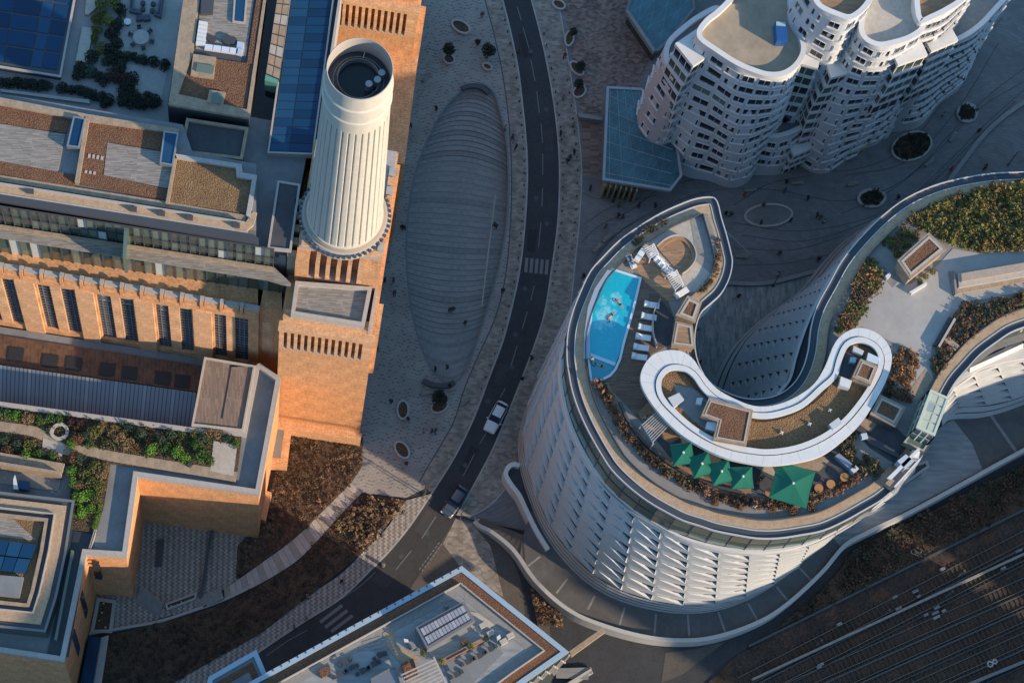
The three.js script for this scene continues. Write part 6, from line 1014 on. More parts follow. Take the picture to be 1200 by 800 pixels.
// glass lift head
{
  const t = thing('glass_lift', 'pale green glass lift head at the edge of the roof', 'lift', Z(1090, 485, RY)), H = 50.5, o = QS([[1091, 456], [1113, 466], [1096, 511], [1074, 501]], H);
  part(t, 'top_frame', g().ring(o, inset(o, 0.3), H - 0.4, H + 0.05), M(0.55, 0.60, 0.50, 0.5)); part(t, 'top_panel', g().flat(inset(o, 0.25), H - 0.1), M(0.42, 0.48, 0.42, 0.35)); part(t, 'glass_walls', g().walls(inset(o, 0.1), 38, H - 0.3), M(0.16, 0.22, 0.20, 0.1));
  const c = (s, q) => mix2(mix2(o[0], o[1], s), mix2(o[3], o[2], s), q); for (let i = 0; i < 2; i++) for (let k = 0; k < 4; k++) part(t, 'top_pane', g().prism([c(0.12 + i * 0.4, 0.07 + k * 0.225), c(0.46 + i * 0.4, 0.07 + k * 0.225), c(0.46 + i * 0.4, 0.26 + k * 0.225), c(0.12 + i * 0.4, 0.26 + k * 0.225)], H - 0.1, H - 0.02), hash(i, k, 733) > 0.5 ? M(0.34, 0.38, 0.38, 0.3) : M(0.52, 0.55, 0.44, 0.4));
  const fr = g(); for (let k = 0; k < 4; k++) { const a = o[k], b = o[(k + 1) % 4]; for (let m = 0; m <= 3; m++) { const q = mix2(a, b, m / 3); fr.box(q[0], q[1], 0.14, 0.14, 38, H - 0.3); } for (const y of [43, 46, 48.5]) fr.bar([a[0], y, a[1]], [b[0], y, b[1]], 0.12); } part(t, 'frame', fr, M(0.5, 0.54, 0.46, 0.5));
  const low = QS([[1070, 505], [1092, 515], [1084, 528], [1060, 517]], 47); part(t, 'lobby_roof', g().prism(low, RY, 46.5), M(0.12, 0.17, 0.15, 0.15)); part(t, 'lobby_frame', g().ring(low, inset(low, 0.2), 46.3, 46.65), mat.coping);
}
// facade cleaning crane parked at the end of the roof
{
  const t = thing('maintenance_crane', 'white facade cleaning crane parked at the roof edge', 'crane', Z(1058, 548, RY)), b = (nm, pts, h0, h1, m) => part(t, nm, g().prism(QS(pts, RY + h1), RY + h0, RY + h1, [], true), m);
  b('base', [[1036, 570], [1044, 575], [1090, 524], [1082, 519]], 0, 0.5, mat.darkGrey); b('cabin', [[1052, 540], [1062, 532], [1072, 540], [1061, 549]], 0.5, 2.2, M(0.46, 0.54, 0.66, 0.5)); b('motor_housing', [[1070, 527], [1079, 529], [1077, 537], [1069, 535]], 0.5, 1.9, mat.white); b('drum', [[1060, 541], [1068, 541], [1067, 547], [1059, 547]], 0.5, 1.5, mat.coping); b('counterweight', [[1038, 566], [1044, 560], [1049, 563], [1043, 570]], 0.5, 1.5, mat.stone); b('boom', [[1040, 560], [1043, 557], [1077, 524], [1079, 527], [1045, 562]], 1.9, 2.2, mat.white); b('jib', [[1048, 570], [1050, 571], [1080, 538], [1078, 537]], 1.4, 1.65, mat.white); b('rail', [[1046, 577], [1048, 578], [1089, 520], [1087, 519]], 0.1, 0.3, mat.coping);
}
// eastern garden: pale paving, beds, stepped seats
onRoof('garden_paving', [[1016, 352], [1035, 328], [1052, 330], [1068, 333], [1100, 310], [1117, 291], [1150, 297], [1210, 292], [1330, 270], [1330, 300], [1210, 340], [1135, 354], [1115, 370], [1093, 405], [1090, 425], [1094, 444], [1070, 470], [1062, 468], [1070, 440], [1076, 420], [1056, 405], [1040, 398], [1010, 382], [1003, 384]], RY + 0.05, mat.gardenPaving = MT(speckle([0.37, 0.355, 0.345], 0.18, 8, 16, 741, 0.6), 0.8));
onRoof('stone_walk', [[1066, 457], [1085, 432], [1094, 445], [1080, 465], [1072, 470]], RY + 0.07, mat.stone);
onRoof('hut_path', [[1040, 320], [1052, 330], [1047, 337], [1032, 322], [1026, 305], [1031, 302]], RY + 0.075, mat.roofGrey);
{
  const t = thing('stepped_seat', 'three tiered pale stone seating in the roof garden', 'seat', Z(1160, 330, RY)); const L = [[1122, 345], [1330, 305]], U = [[1112, 318], [1330, 272]];
  for (let k = 0; k < 3; k++) { const o = k * 0.28; part(t, 'tier', g().prism(QS([mix2([1121, 344], [1119, 320], k * 0.3), mix2([1330, 308], [1330, 285], k * 0.3), mix2([1330, 308], [1330, 285], 0.99), mix2([1121, 344], [1119, 320], 0.99)].map((p, i) => i === 0 || i === 3 ? [p[0] + k * 4, p[1]] : p), RY + 0.45 * (k + 1)), RY, RY + 0.45 * (k + 1)), [mat.stone, mat.paleStone, mat.deckTan2 ||= MT(speckle([0.40, 0.32, 0.26], 0.2, 3, 16, 745), 0.8)][k]); }
  for (let k = 0; k < 3; k++) part(t, 'end_step', g().prism(QS([[1112 + k * 3, 318 + k], [1119, 317], [1123, 344], [1116 + k * 2, 345]], RY + 0.2 + k * 0.3), RY, RY + 0.2 + k * 0.3), mat.concrete);
}
single('garden_wall', 'thin pale retaining wall along the shaded path by the roof beds', 'wall', g().prism(QS([[1119, 372], [1121, 374], [1102, 407], [1100, 405]], RY + 0.9), RY, RY + 0.9), mat.paleStone);
single('roof_bench', 'dark timber bench in front of the roof bed wall', 'bench', g().prism(QS([[1112, 372], [1117, 366], [1119, 368], [1098, 405], [1094, 404]], RY + 0.45), RY, RY + 0.45), mat.darkGrey);
single('roof_bench', 'white folded screen lying beside the red topped hut', 'screen', g().prism(QS([[1066, 342], [1086, 330], [1087, 333], [1069, 344]], RY + 0.7), RY, RY + 0.7), mat.white);
single('white_box', 'small white box at the corner of the red topped hut', 'box', g().prism(QS([[1038, 323], [1043, 319], [1045, 322], [1040, 327]], RY + 0.8), RY, RY + 0.8), mat.white);
single('stone_slab_seat', 'tan stone slab seat among the roof beds', 'seat', g().prism(QS([[1107, 398], [1112, 394], [1125, 405], [1120, 411]], RY + 0.5), RY, RY + 0.5), mat.stone);
single('bar_counter', 'long grey blue counter beside the large parasol', 'counter', g().prism(QS([[979, 534], [984, 531], [1005, 548], [1000, 553]], RY + 1.05), RY, RY + 1.05), M(0.22, 0.28, 0.36, 0.4));
single('white_cabinet', 'white cabinet at the end of the grey blue counter', 'cabinet', g().prism(QS([[997, 550], [1003, 545], [1007, 549], [1001, 554]], RY + 1.2), RY, RY + 1.2), M(0.55, 0.62, 0.72, 0.5));
single('service_pipework', 'dark bundle of service pipework below the dark hut', 'pipework', (() => { const q = g(); for (let k = 0; k < 4; k++) { const a = Z(1012 + k * 2, 508 + k * 3, RY + 0.6), b = Z(1050 + k * 2, 527 + k * 3, RY + 0.6); q.bar([a[0], RY + 0.5, a[2]], [b[0], RY + 0.5, b[2]], 0.22); } return q; })(), mat.darkGrey);
single('service_cabinet', 'pale blue service cabinet near the dark hut', 'cabinet', g().prism(QS([[1009, 508], [1016, 507], [1018, 513], [1011, 514]], RY + 1), RY, RY + 1), M(0.45, 0.58, 0.68, 0.5));
onRoof('service_yard', [[1000, 502], [1020, 485], [1052, 502], [1065, 515], [1052, 545], [1020, 525]], RY + 0.045, mat.roofDark); onRoof('timber_patch', [[1006, 496], [1014, 489], [1028, 497], [1020, 506]], RY + 0.08, mat.stone);
// ---------------------------------------------------------------- parasols, loungers, tables
const pyr = (c, s, y0, y1, ang) => { const seg = 6, pts = [0, 1, 2, 3].map(k => { const a = ang + Math.PI / 4 + k * Math.PI / 2; return [c.x + s * Math.cos(a), y0, c.z + s * Math.sin(a)]; }); return [0, 1, 2, 3].map(k => { const a = pts[k], b = pts[(k + 1) % 4], m = [(a[0] + b[0]) / 2, y0 + 0.06, (a[2] + b[2]) / 2], q = g(), top = [c.x, y1, c.z]; const rib = (e, t) => { const w = Math.pow(t, 1.28); return [lerp(e[0], top[0], t), lerp(y0, y1, w), lerp(e[2], top[2], t)]; }; for (let n = 0; n < seg; n++) { const t0 = n / seg, t1 = (n + 1) / seg, A0 = rib(a, t0), B0 = rib(b, t0), A1 = rib(a, t1), B1 = rib(b, t1), md = (p, r, t) => [(p[0] + r[0]) / 2, (p[1] + r[1]) / 2 - 0.05 * (1 - t), (p[2] + r[2]) / 2], m0 = md(A0, B0, t0), m1 = md(A1, B1, t1); q.quad(A0, m0, m1, A1); q.quad(m0, B0, B1, m1); } const d = p => [p[0], p[1] - 0.16, p[2]]; q.quad(d(a), d(b), b, a); return q; }); };
function parasol(px, py, half, ang, label, group) {
  const c = P(px, py, RY + 3.1), t = thing('parasol', label, 'parasol', [c.x, RY, c.z], group);
  pyr(c, half * Math.SQRT2, RY + 2.45, RY + 3.2, ang).forEach((q, i) => part(t, 'canopy_panel', q, i % 2 ? mat.umbrella : mat.umbrella2 ||= M(0.004, 0.14, 0.092, 0.85)));
  part(t, 'pole', g().cyl(c.x, c.z, 0.04, RY + 0.1, RY + 3.1, 8), mat.steel); part(t, 'base', g().box(c.x, c.z, 0.8, 0.8, RY + 0.06, RY + 0.16, ang), mat.darkGrey); part(t, 'finial', g().cyl(c.x, c.z, 0.16, RY + 3.14, RY + 3.3, 10, 0.1), mat.white);
}
parasol(801, 530, 1.28, -0.15, 'green parasol at the pergola end of the row of four', 'row of green parasols'); parasol(823, 543, 1.28, -0.3, 'second green parasol of the row from the pergola', 'row of green parasols'); parasol(846, 552, 1.28, -0.25, 'third green parasol of the row from the pergola', 'row of green parasols'); parasol(871, 558, 1.28, -0.05, 'fourth green parasol of the row from the pergola', 'row of green parasols');
parasol(930, 566, 2.25, 0.27, 'largest green parasol standing apart beside round timber tables');
let lng;
function lounger(px, py, ang, label, group) {
  const p = P(px, py, RY + 0.4);
  if (!lng) {
    lng = thing('sun_lounger', label, 'sun lounger', [0, 0, 0], group);
    part(lng, 'frame', g().box(0, 0, 1.85, 0.72, 0.22, 0.3), mat.white); part(lng, 'mattress', g().box(0.3, 0, 1.2, 0.66, 0.3, 0.42), mat.cushion);
    const bk = g(); bk.quad([-0.32, 0.42, -0.33], [-0.32, 0.42, 0.33], [-0.9, 0.78, 0.33], [-0.9, 0.78, -0.33]).quad([-0.32, 0.3, -0.33], [-0.32, 0.3, 0.33], [-0.9, 0.66, 0.33], [-0.9, 0.66, -0.33]).quad([-0.9, 0.66, -0.33], [-0.9, 0.66, 0.33], [-0.9, 0.78, 0.33], [-0.9, 0.78, -0.33]); part(lng, 'backrest', bk, mat.cushion);
    part(lng, 'head_pillow', g().box(-0.74, 0, 0.26, 0.5, 0.66, 0.8), mat.cushion); for (const [x, z] of [[-0.8, -0.3], [-0.8, 0.3], [0.8, -0.3], [0.8, 0.3]]) part(lng, 'leg', g().box(x, z, 0.06, 0.06, 0, 0.22), mat.white);
    lng.position.set(p.x, RY + 0.05, p.z); lng.rotation.y = ang; return lng;
  }
  return dup(lng, [p.x, RY + 0.05, p.z], ang, label, group);
}
const gl1 = 'white sun lounger in the row between pool and curved screen';
for (const [x, y] of [[764, 357], [760.5, 371], [757, 384], [754, 395], [751.5, 407], [749.5, 418]]) lounger(x, y, -0.13, gl1, 'loungers beside the pool');
for (const [x, y, a] of [[750, 299, 1.0], [770, 302, -0.62], [775, 308, -0.62], [780, 313, -0.62], [784, 318, -0.62], [799, 343, 0.6]]) lounger(x, y, a, 'white sun lounger in the slanting row beside the round stage', 'loungers beside the round stage');
lounger(740, 306, 2.0, 'white sun lounger with a sunbather at the end of the pool');
function table(px, py, r, label, group, m = mat.wood, chairs = 0, cm = mat.furniture, base = RY) {
  const c = P(px, py, base + 0.75), t = thing('round_table', label, 'table', [c.x, base, c.z], group); part(t, 'top', g().cyl(c.x, c.z, r, base + 0.7, base + 0.76, 20), m); part(t, 'pedestal', g().cyl(c.x, c.z, 0.07, base + 0.05, base + 0.7, 8), mat.darkGrey); part(t, 'foot', g().cyl(c.x, c.z, 0.28, base, base + 0.05, 12), mat.darkGrey); return c;
}
for (const [x, y] of [[960, 572], [974, 567], [990, 559], [902, 577]]) table(x, y, 0.52, 'round orange timber table at the edge of the dining deck', 'round timber tables on the dining deck');
function chairAt(x, z, y, ang, label, group) {
  const t = thing('chair', label, 'chair', [x, y, z], group), c = Math.cos(ang), s = Math.sin(ang); part(t, 'seat', g().box(x, z, 0.48, 0.46, y + 0.38, y + 0.46, ang), mat.furniture); part(t, 'backrest', g().box(x - 0.23 * c, z + 0.23 * s, 0.06, 0.46, y + 0.46, y + 0.85, ang), mat.furniture); for (const [a, b] of [[-1, -1], [-1, 1], [1, -1], [1, 1]]) part(t, 'leg', g().box(x + 0.2 * a * c + 0.19 * b * s, z - 0.2 * a * s + 0.19 * b * c, 0.04, 0.04, y, y + 0.38, ang), mat.furniture);
}
{ // power station terrace furniture
  const y = 47.55, c = table(165, 43, 0.95, 'round grey table ringed by six chairs on the brick building terrace', undefined, mat.coping, 0, mat.furniture, y);
  for (let k = 0; k < 6; k++) { const a = k * Math.PI / 3 + 0.3; chairAt(c.x + 1.3 * Math.cos(a), c.z + 1.3 * Math.sin(a), y, Math.PI - a, 'dark chair drawn up to the round terrace table', 'chairs round the terrace table'); }
  table(149, 25, 0.42, 'small white round table beside the terrace shrubs', undefined, mat.white, 0, mat.furniture, y);
  const sofa = (pts, label, m = mat.cushionDark) => { const o = QS(pts, y + 0.4), cc = o.reduce((a, p) => [a[0] + p[0] / o.length, a[1] + p[1] / o.length], [0, 0]), t = thing('sofa', label, 'sofa', [cc[0], y, cc[1]]); part(t, 'base', g().prism(o, y, y + 0.4), m); const i = inset(o, 0.22); part(t, 'back_and_arms', g().ring(o, i, y + 0.4, y + 0.75), m); };
  sofa([[153, -12], [157, -11], [155, 10], [165, 13], [164, 17], [151, 14]], 'dark corner sofa facing the terrace coffee tables'); sofa([[188, -8], [192, -7], [188, 21], [180, 18], [181, 13], [184, 14]], 'second dark corner sofa beside the villa wall');
  for (const [x, yy, l] of [[163, 20, 'dark armchair between the two terrace sofas'], [172, 20, 'dark armchair beside the second terrace sofa']]) { const p = P(x, yy, y + 0.4), t = thing('armchair', l, 'armchair', [p.x, y, p.z]); part(t, 'seat', g().box(p.x, p.z, 0.75, 0.7, y + 0.05, y + 0.42, 0.15), mat.cushionDark); part(t, 'backrest', g().box(p.x, p.z + 0.38, 0.8, 0.16, y + 0.05, y + 0.8, 0.15), mat.cushionDark); }
  for (const [x, yy] of [[167, 3], [167, 10], [179, 4], [178, 12]]) { const p = P(x, yy, y + 0.4); single('coffee_table', 'small dark round coffee table between the terrace sofas', 'coffee table', g().cyl(p.x, p.z, 0.3, y, y + 0.4, 14), mat.furniture, 'coffee tables between the terrace sofas'); }
  // villa terrace
  const v = 53.1, vs = (pts, label, m, n) => { const o = QS(pts, v + 0.4), t = thing('sofa', label, 'sofa', [o[0][0], v, o[0][1]]); part(t, 'base', g().prism(o, v, v + 0.35), mat.white); const a = [o[0], o[3]], b = [o[1], o[2]]; for (let k = 0; k < n; k++) part(t, 'cushion', g().prism([mix2(a[0], a[1], (k + 0.04) / n), mix2(b[0], b[1], (k + 0.04) / n), mix2(b[0], b[1], (k + 0.96) / n), mix2(a[0], a[1], (k + 0.96) / n)], v + 0.35, v + 0.5), m); };
  vs([[233, 24], [243, 26], [240, 54], [229, 52]], 'long white slatted daybed on the villa terrace', mat.white, 6); vs([[239, 57.5], [240, 51.5], [279, 57], [278, 63]], 'white cushioned bench along the villa terrace edge', M(0.62, 0.66, 0.76, 0.8), 4); vs([[278, 48], [286, 50], [283, 65], [276, 63]], 'pale blue cushioned seat at the villa terrace corner', M(0.42, 0.54, 0.68, 0.8), 2);
  for (const [x, yy, r, l] of [[248, 44, 0.55, 'dark oval table beside the villa daybed'], [269, 46, 0.8, 'dark heart shaped table beside the villa corner seat']]) { const p = P(x, yy, v + 0.4), q = g(); q.cyl(p.x - r * 0.35, p.z, r * 0.75, v, v + 0.4, 16); q.cyl(p.x + r * 0.4, p.z + r * 0.1, r * 0.62, v, v + 0.395, 16); single('low_table', l, 'table', q, mat.furniture); }
}
// ================================================================ PLANTING
function leafCluster(seed, n, rx, ry, rz, leaf, hollow = 0.35) {              // leaf faces spread through an uneven volume
  const r = rng(seed), q = g(), lumps = []; for (let k = 0; k < 7; k++) { const a = r() * 6.283, t = Math.acos(2 * r() - 1); lumps.push([Math.sin(t) * Math.cos(a), Math.abs(Math.cos(t)), Math.sin(t) * Math.sin(a), 0.5 + 0.5 * r()]); }
  for (let i = 0; i < n; i++) {
    const L = lumps[Math.floor(r() * 7)], a = r() * 6.283, u = 2 * r() - 1, w = Math.sqrt(1 - u * u), d = (hollow + (1 - hollow) * Math.pow(r(), 0.4)) * 0.55 * (0.7 + 0.5 * L[3]);
    const x = (L[0] * 0.45 + w * Math.cos(a) * d) * rx, y = (0.42 + L[1] * 0.3 + u * d * 0.8) * ry, z = (L[2] * 0.45 + w * Math.sin(a) * d) * rz; if (y < 0) continue;
    const s = leaf * (0.6 + 0.8 * r()), n1 = new THREE.Vector3(r() - 0.5, r() * 0.9, r() - 0.5).normalize(), t1 = new THREE.Vector3(r() - 0.5, r() - 0.5, r() - 0.5).cross(n1).normalize().multiplyScalar(s), t2 = n1.clone().cross(t1).multiplyScalar(0.55);
    q.quad([x - t1.x, y - t1.y, z - t1.z], [x + t2.x, y + t2.y, z + t2.z], [x + t1.x, y + t1.y, z + t1.z], [x - t2.x, y - t2.y, z - t2.z]);
  }
  return q.geo();
}
const leafM = (r, g_, b) => M(r, g_, b, 0.75, { transmission: 0 });
const tuftGeos = [0, 1, 2].map(k => leafCluster(900 + k, 26, 0.34, 0.42, 0.34, 0.10, 0.2));
const white1 = M(1, 1, 1, 0.85);
// ground cover over a polygon: uncountable, one instanced object per bed
function cover(name, label, poly, y, per, pal, smin, smax, seed, tall = 1) {
  const r = rng(seed), xs = poly.map(p => p[0]), zs = poly.map(p => p[1]), x0 = Math.min(...xs), x1 = Math.max(...xs), z0 = Math.min(...zs), z1 = Math.max(...zs), pts = [], n = Math.round((x1 - x0) * (z1 - z0) * per);
  for (let i = 0; i < n; i++) { const x = lerp(x0, x1, r()), z = lerp(z0, z1, r()); if (inside(poly, x, z)) pts.push([x, z]); }
  const im = new THREE.InstancedMesh(tuftGeos[seed % 3], white1, pts.length), m = new THREE.Matrix4(), c = new THREE.Color();
  pts.forEach(([x, z], i) => {
    const s = lerp(smin, smax, r()) * (r() < 0.07 ? 1.6 : 1), patch = vnoise(x * 0.45 + 50, z * 0.45 + 50, 997, seed), pi = clamp(patch * 1.25 - 0.12 + (r() - 0.5) * 0.5, 0, 0.999), C = pal[Math.floor(pi * pal.length)], k = 0.6 + 0.8 * r();
    m.makeRotationY(r() * 6.28).scale(new THREE.Vector3(s, s * tall * (0.7 + 0.6 * r()), s)); m.setPosition(x, y, z); im.setMatrixAt(i, m); im.setColorAt(i, c.setRGB(C[0] * k, C[1] * k, C[2] * k));
  });
  im.name = numbered(name); im.userData = { label, category: 'planting', kind: 'stuff' }; im.castShadow = im.receiveShadow = true; scene.add(im);
}
const brown = [[0.10, 0.062, 0.04], [0.15, 0.09, 0.055], [0.075, 0.052, 0.038], [0.20, 0.13, 0.085], [0.05, 0.04, 0.03], [0.12, 0.08, 0.05]];
cover('ground_cover', 'brown winter ground cover in the bed below the brick tower', garden1, 0.22, 5, brown, 0.55, 1.25, 31, 0.8);
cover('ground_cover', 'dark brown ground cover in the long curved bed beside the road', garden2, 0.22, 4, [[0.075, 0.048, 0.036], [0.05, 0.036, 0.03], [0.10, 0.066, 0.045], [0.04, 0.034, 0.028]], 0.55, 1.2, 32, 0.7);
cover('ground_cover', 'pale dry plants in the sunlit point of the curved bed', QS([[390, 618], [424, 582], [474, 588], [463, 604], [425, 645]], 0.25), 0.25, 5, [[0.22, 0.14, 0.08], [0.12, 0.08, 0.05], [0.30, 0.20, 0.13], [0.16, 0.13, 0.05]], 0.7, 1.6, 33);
cover('ground_cover', 'dry ochre plants in the triangular bed below the podium', QS([[621, 690], [634, 690], [656, 716], [660, 735], [630, 732]], 0.4), 0.4, 6, [[0.24, 0.14, 0.07], [0.16, 0.09, 0.05], [0.32, 0.22, 0.13]], 0.5, 1.1, 34);
cover('bramble', 'dark brambles covering the railway embankment', QS([[905, 738], [955, 700], [985, 668], [1000, 645], [1100, 595], [1330, 478], [1330, 530], [1040, 673]], 0.6), 0.6, 2.6, [[0.045, 0.035, 0.024], [0.07, 0.045, 0.03], [0.05, 0.05, 0.03], [0.09, 0.055, 0.038]], 1.0, 2.2, 35);
cover('roof_hedge', 'tall mixed green and ochre planting along the roof edge', QS([[1060, 260], [1078, 248], [1112, 230], [1150, 221], [1200, 212], [1330, 205], [1330, 275], [1200, 293], [1150, 296], [1128, 291], [1112, 287], [1095, 277], [1080, 268]], RY), RY, 12, [[0.17, 0.11, 0.04], [0.20, 0.165, 0.045], [0.12, 0.12, 0.034], [0.25, 0.215, 0.06], [0.10, 0.095, 0.03], [0.19, 0.125, 0.05], [0.22, 0.18, 0.05]], 0.8, 1.55, 36, 1.3);
cover('roof_bed', 'shaded planting between roof hedge and red topped hut', QS([[1035, 285], [1060, 263], [1082, 270], [1052, 303]], RY), RY, 7, [[0.12, 0.075, 0.03], [0.11, 0.13, 0.03], [0.16, 0.10, 0.045]], 0.9, 1.6, 37);
cover('roof_bed', 'scalloped ochre and green bed beside the pale roof paving', QS([[1014, 306], [1025, 308], [1035, 323], [1031, 342], [1017, 351], [1015, 369], [1003, 381], [984, 392], [980, 388], [990, 358], [1002, 330]], RY), RY, 9, [[0.20, 0.10, 0.045], [0.15, 0.12, 0.03], [0.10, 0.11, 0.03], [0.24, 0.16, 0.07], [0.08, 0.05, 0.03]], 0.9, 1.7, 38);
cover('roof_bed', 'rust and green bed along the shaded roof path', QS([[1115, 369], [1131, 356], [1162, 353], [1200, 344], [1330, 315], [1330, 335], [1197, 361], [1175, 370], [1150, 386], [1125, 407], [1105, 434], [1096, 444], [1091, 425], [1100, 407], [1121, 376]], RY), RY, 9, [[0.10, 0.055, 0.04], [0.085, 0.075, 0.03], [0.06, 0.06, 0.035], [0.15, 0.07, 0.05], [0.12, 0.10, 0.04]], 0.8, 1.6, 39);
cover('roof_bed', 'round rust red bed beside the white ribbon roof', QS([[1046, 424], [1050, 412], [1057, 407], [1067, 410], [1075, 417], [1076, 425], [1072, 440], [1066, 456], [1054, 447], [1044, 440]], RY), RY, 11, [[0.24, 0.11, 0.05], [0.17, 0.08, 0.045], [0.30, 0.15, 0.07], [0.12, 0.07, 0.04]], 0.8, 1.4, 40);
cover('roof_bed', 'dark planting beside the dark roof hut', QS([[1042, 442], [1066, 458], [1070, 472], [1036, 462]], RY), RY, 10, [[0.12, 0.07, 0.04], [0.10, 0.09, 0.035], [0.17, 0.08, 0.045]], 0.8, 1.4, 41);
cover('roof_border', 'rust coloured planting border along the curved roof walk', bord.concat(shift(bord, -0.95).reverse()), RY, 13, [[0.16, 0.075, 0.04], [0.10, 0.055, 0.035], [0.22, 0.11, 0.065], [0.08, 0.06, 0.035], [0.13, 0.10, 0.05]], 0.7, 1.5, 42, 1.2);
{ const c = sm(QS([[997, 505], [992, 520], [1000, 535], [1012, 540], [1022, 548], [1030, 556]], RY), false, 4); cover('roof_bed', 'olive planting winding from the white ribbon to the roof edge', shift(c, -0.7).concat(shift(c, 0.8).reverse()), RY, 12, [[0.09, 0.075, 0.045], [0.13, 0.10, 0.05], [0.06, 0.06, 0.035]], 0.8, 1.6, 43); }
{ const c = sm(QS([[742, 286], [757, 272], [775, 261], [783, 256]], RY), false, 4), c2 = sm(QS([[841, 280], [842, 300], [838, 320], [828, 335], [818, 345]], RY), false, 4); cover('roof_bed', 'thin planted strip beside the roof point rail', shift(c, -0.3).concat(shift(c, 0.35).reverse()), RY, 14, [[0.09, 0.075, 0.04], [0.14, 0.10, 0.05]], 0.6, 1.1, 44); cover('roof_bed', 'thin planted strip on the street side of the roof point', shift(c2, -0.3).concat(shift(c2, 0.3).reverse()), RY, 14, [[0.12, 0.07, 0.04], [0.08, 0.06, 0.04]], 0.6, 1.1, 45); }
for (const [q, l, sd] of [[[[-70, 469], [225, 504], [281, 513], [279, 520], [250, 517], [246, 546], [180, 536], [126, 527], [100, 521], [76, 519], [62, 508], [40, 499], [0, 493], [-70, 479]], 'mixed low planting between annex terrace path and metal roof', 46], [[[-70, 494], [0, 508], [38, 514], [56, 525], [75, 536], [90, 537], [126, 542], [118, 600], [86, 615], [90, 545], [-70, 525]], 'mixed low planting between annex terrace path and corner block', 47]]) cover('terrace_planting', l, QS(q, 24.1), 24.05, 7, [[0.06, 0.08, 0.025], [0.10, 0.075, 0.04], [0.05, 0.06, 0.03], [0.14, 0.10, 0.05], [0.08, 0.10, 0.03]], 0.6, 1.3, sd);
// ---- shrubs one can tell apart
const shrubGeo = [0, 1, 2].map(k => leafCluster(950 + k, 420, 1, 1.15, 1, 0.13, 0.55)), shrubMat = { dark: leafM(0.018, 0.026, 0.016), green: leafM(0.05, 0.115, 0.02), bright: leafM(0.10, 0.22, 0.025), olive: leafM(0.105, 0.115, 0.03), yellow: leafM(0.16, 0.17, 0.045), rust: leafM(0.15, 0.075, 0.035), blue: leafM(0.045, 0.075, 0.045), ochre: leafM(0.22, 0.15, 0.07), plum: leafM(0.055, 0.025, 0.02) };
let shrubN = 0;
function shrub(px, py, h, r, kind, label, group, tall = 1) { const p = P(px, py, h + r * 0.6), m = new THREE.Mesh(shrubGeo[shrubN++ % 3], shrubMat[kind]); m.name = numbered('shrub'); m.position.set(p.x, h, p.z); m.rotation.y = shrubN * 1.7; m.scale.set(r, r * tall, r); m.userData = { label, category: 'shrub' }; if (group) m.userData.group = group; m.castShadow = m.receiveShadow = true; scene.add(m); }
for (const [x, y] of [[2, 96], [11, 97], [20, 97], [29, 98], [38, 99], [47, 100], [55, 101]]) shrub(x, y, 47.5, 0.8, 'dark', 'clipped dark shrub in the hedge below the glass pavilion', 'hedge below the glass pavilion');
for (const [x, y] of [[72, 103], [82, 104], [92, 106], [101, 108], [110, 111], [119, 113], [127, 117], [124, 121]]) shrub(x, y, 47.5, 0.8, 'dark', 'clipped dark shrub in the hedge along the villa roofs', 'hedge along the villa roofs');
for (const [x, y] of [[137, 64], [147, 66], [157, 68], [168, 70], [180, 72], [192, 76]]) shrub(x, y, 47.5, 0.8, 'dark', 'clipped dark shrub between the two paved terrace squares', 'hedge between the terrace squares');
for (const [x, y] of [[144, 118], [154, 120], [165, 122], [176, 121], [148, 111], [160, 112], [172, 114], [181, 118]]) shrub(x, y, 47.5, 0.9, 'dark', 'dark shrub in the clump at the villa end of the terrace', 'clump at the villa end of the terrace');
for (const [x, y, k, r] of [[119, 4, 'yellow', 0.7], [132, 3, 'yellow', 0.8], [118, 15, 'olive', 0.65], [113, 24, 'olive', 0.6], [126, 24, 'yellow', 0.7], [113, 35, 'olive', 0.55], [110, 46, 'olive', 0.5], [118, 57, 'olive', 0.75]]) shrub(x, y, 47.5, r * 1.3, k, 'rounded yellow green shrub beside the pale terrace benches', 'yellow green terrace shrubs', 1.3);
for (const [x, y, k] of [[107, 67, 'dark'], [126, 70, 'dark'], [94, 80, 'dark'], [104, 84, 'blue'], [115, 88, 'dark'], [121, 94, 'dark'], [131, 88, 'plum'], [138, 90, 'plum'], [146, 92, 'plum'], [154, 92, 'dark'], [131, 40, 'dark'], [136, 50, 'dark'], [128, 58, 'dark'], [140, 12, 'dark'], [138, 28, 'dark'], [150, 101, 'dark'], [144, 103, 'dark'], [92, 88, 'dark'], [140, 78, 'dark']]) shrub(x, y, 47.5, 0.95, k, k === 'plum' ? 'dark plum coloured shrub in the middle of the terrace bed' : k === 'blue' ? 'blue green shrub in the terrace bed below the pale benches' : 'rounded dark shrub in the shaded terrace bed', k === 'plum' ? 'plum shrubs of the terrace bed' : k === 'dark' ? 'dark shrubs of the terrace bed' : undefined);
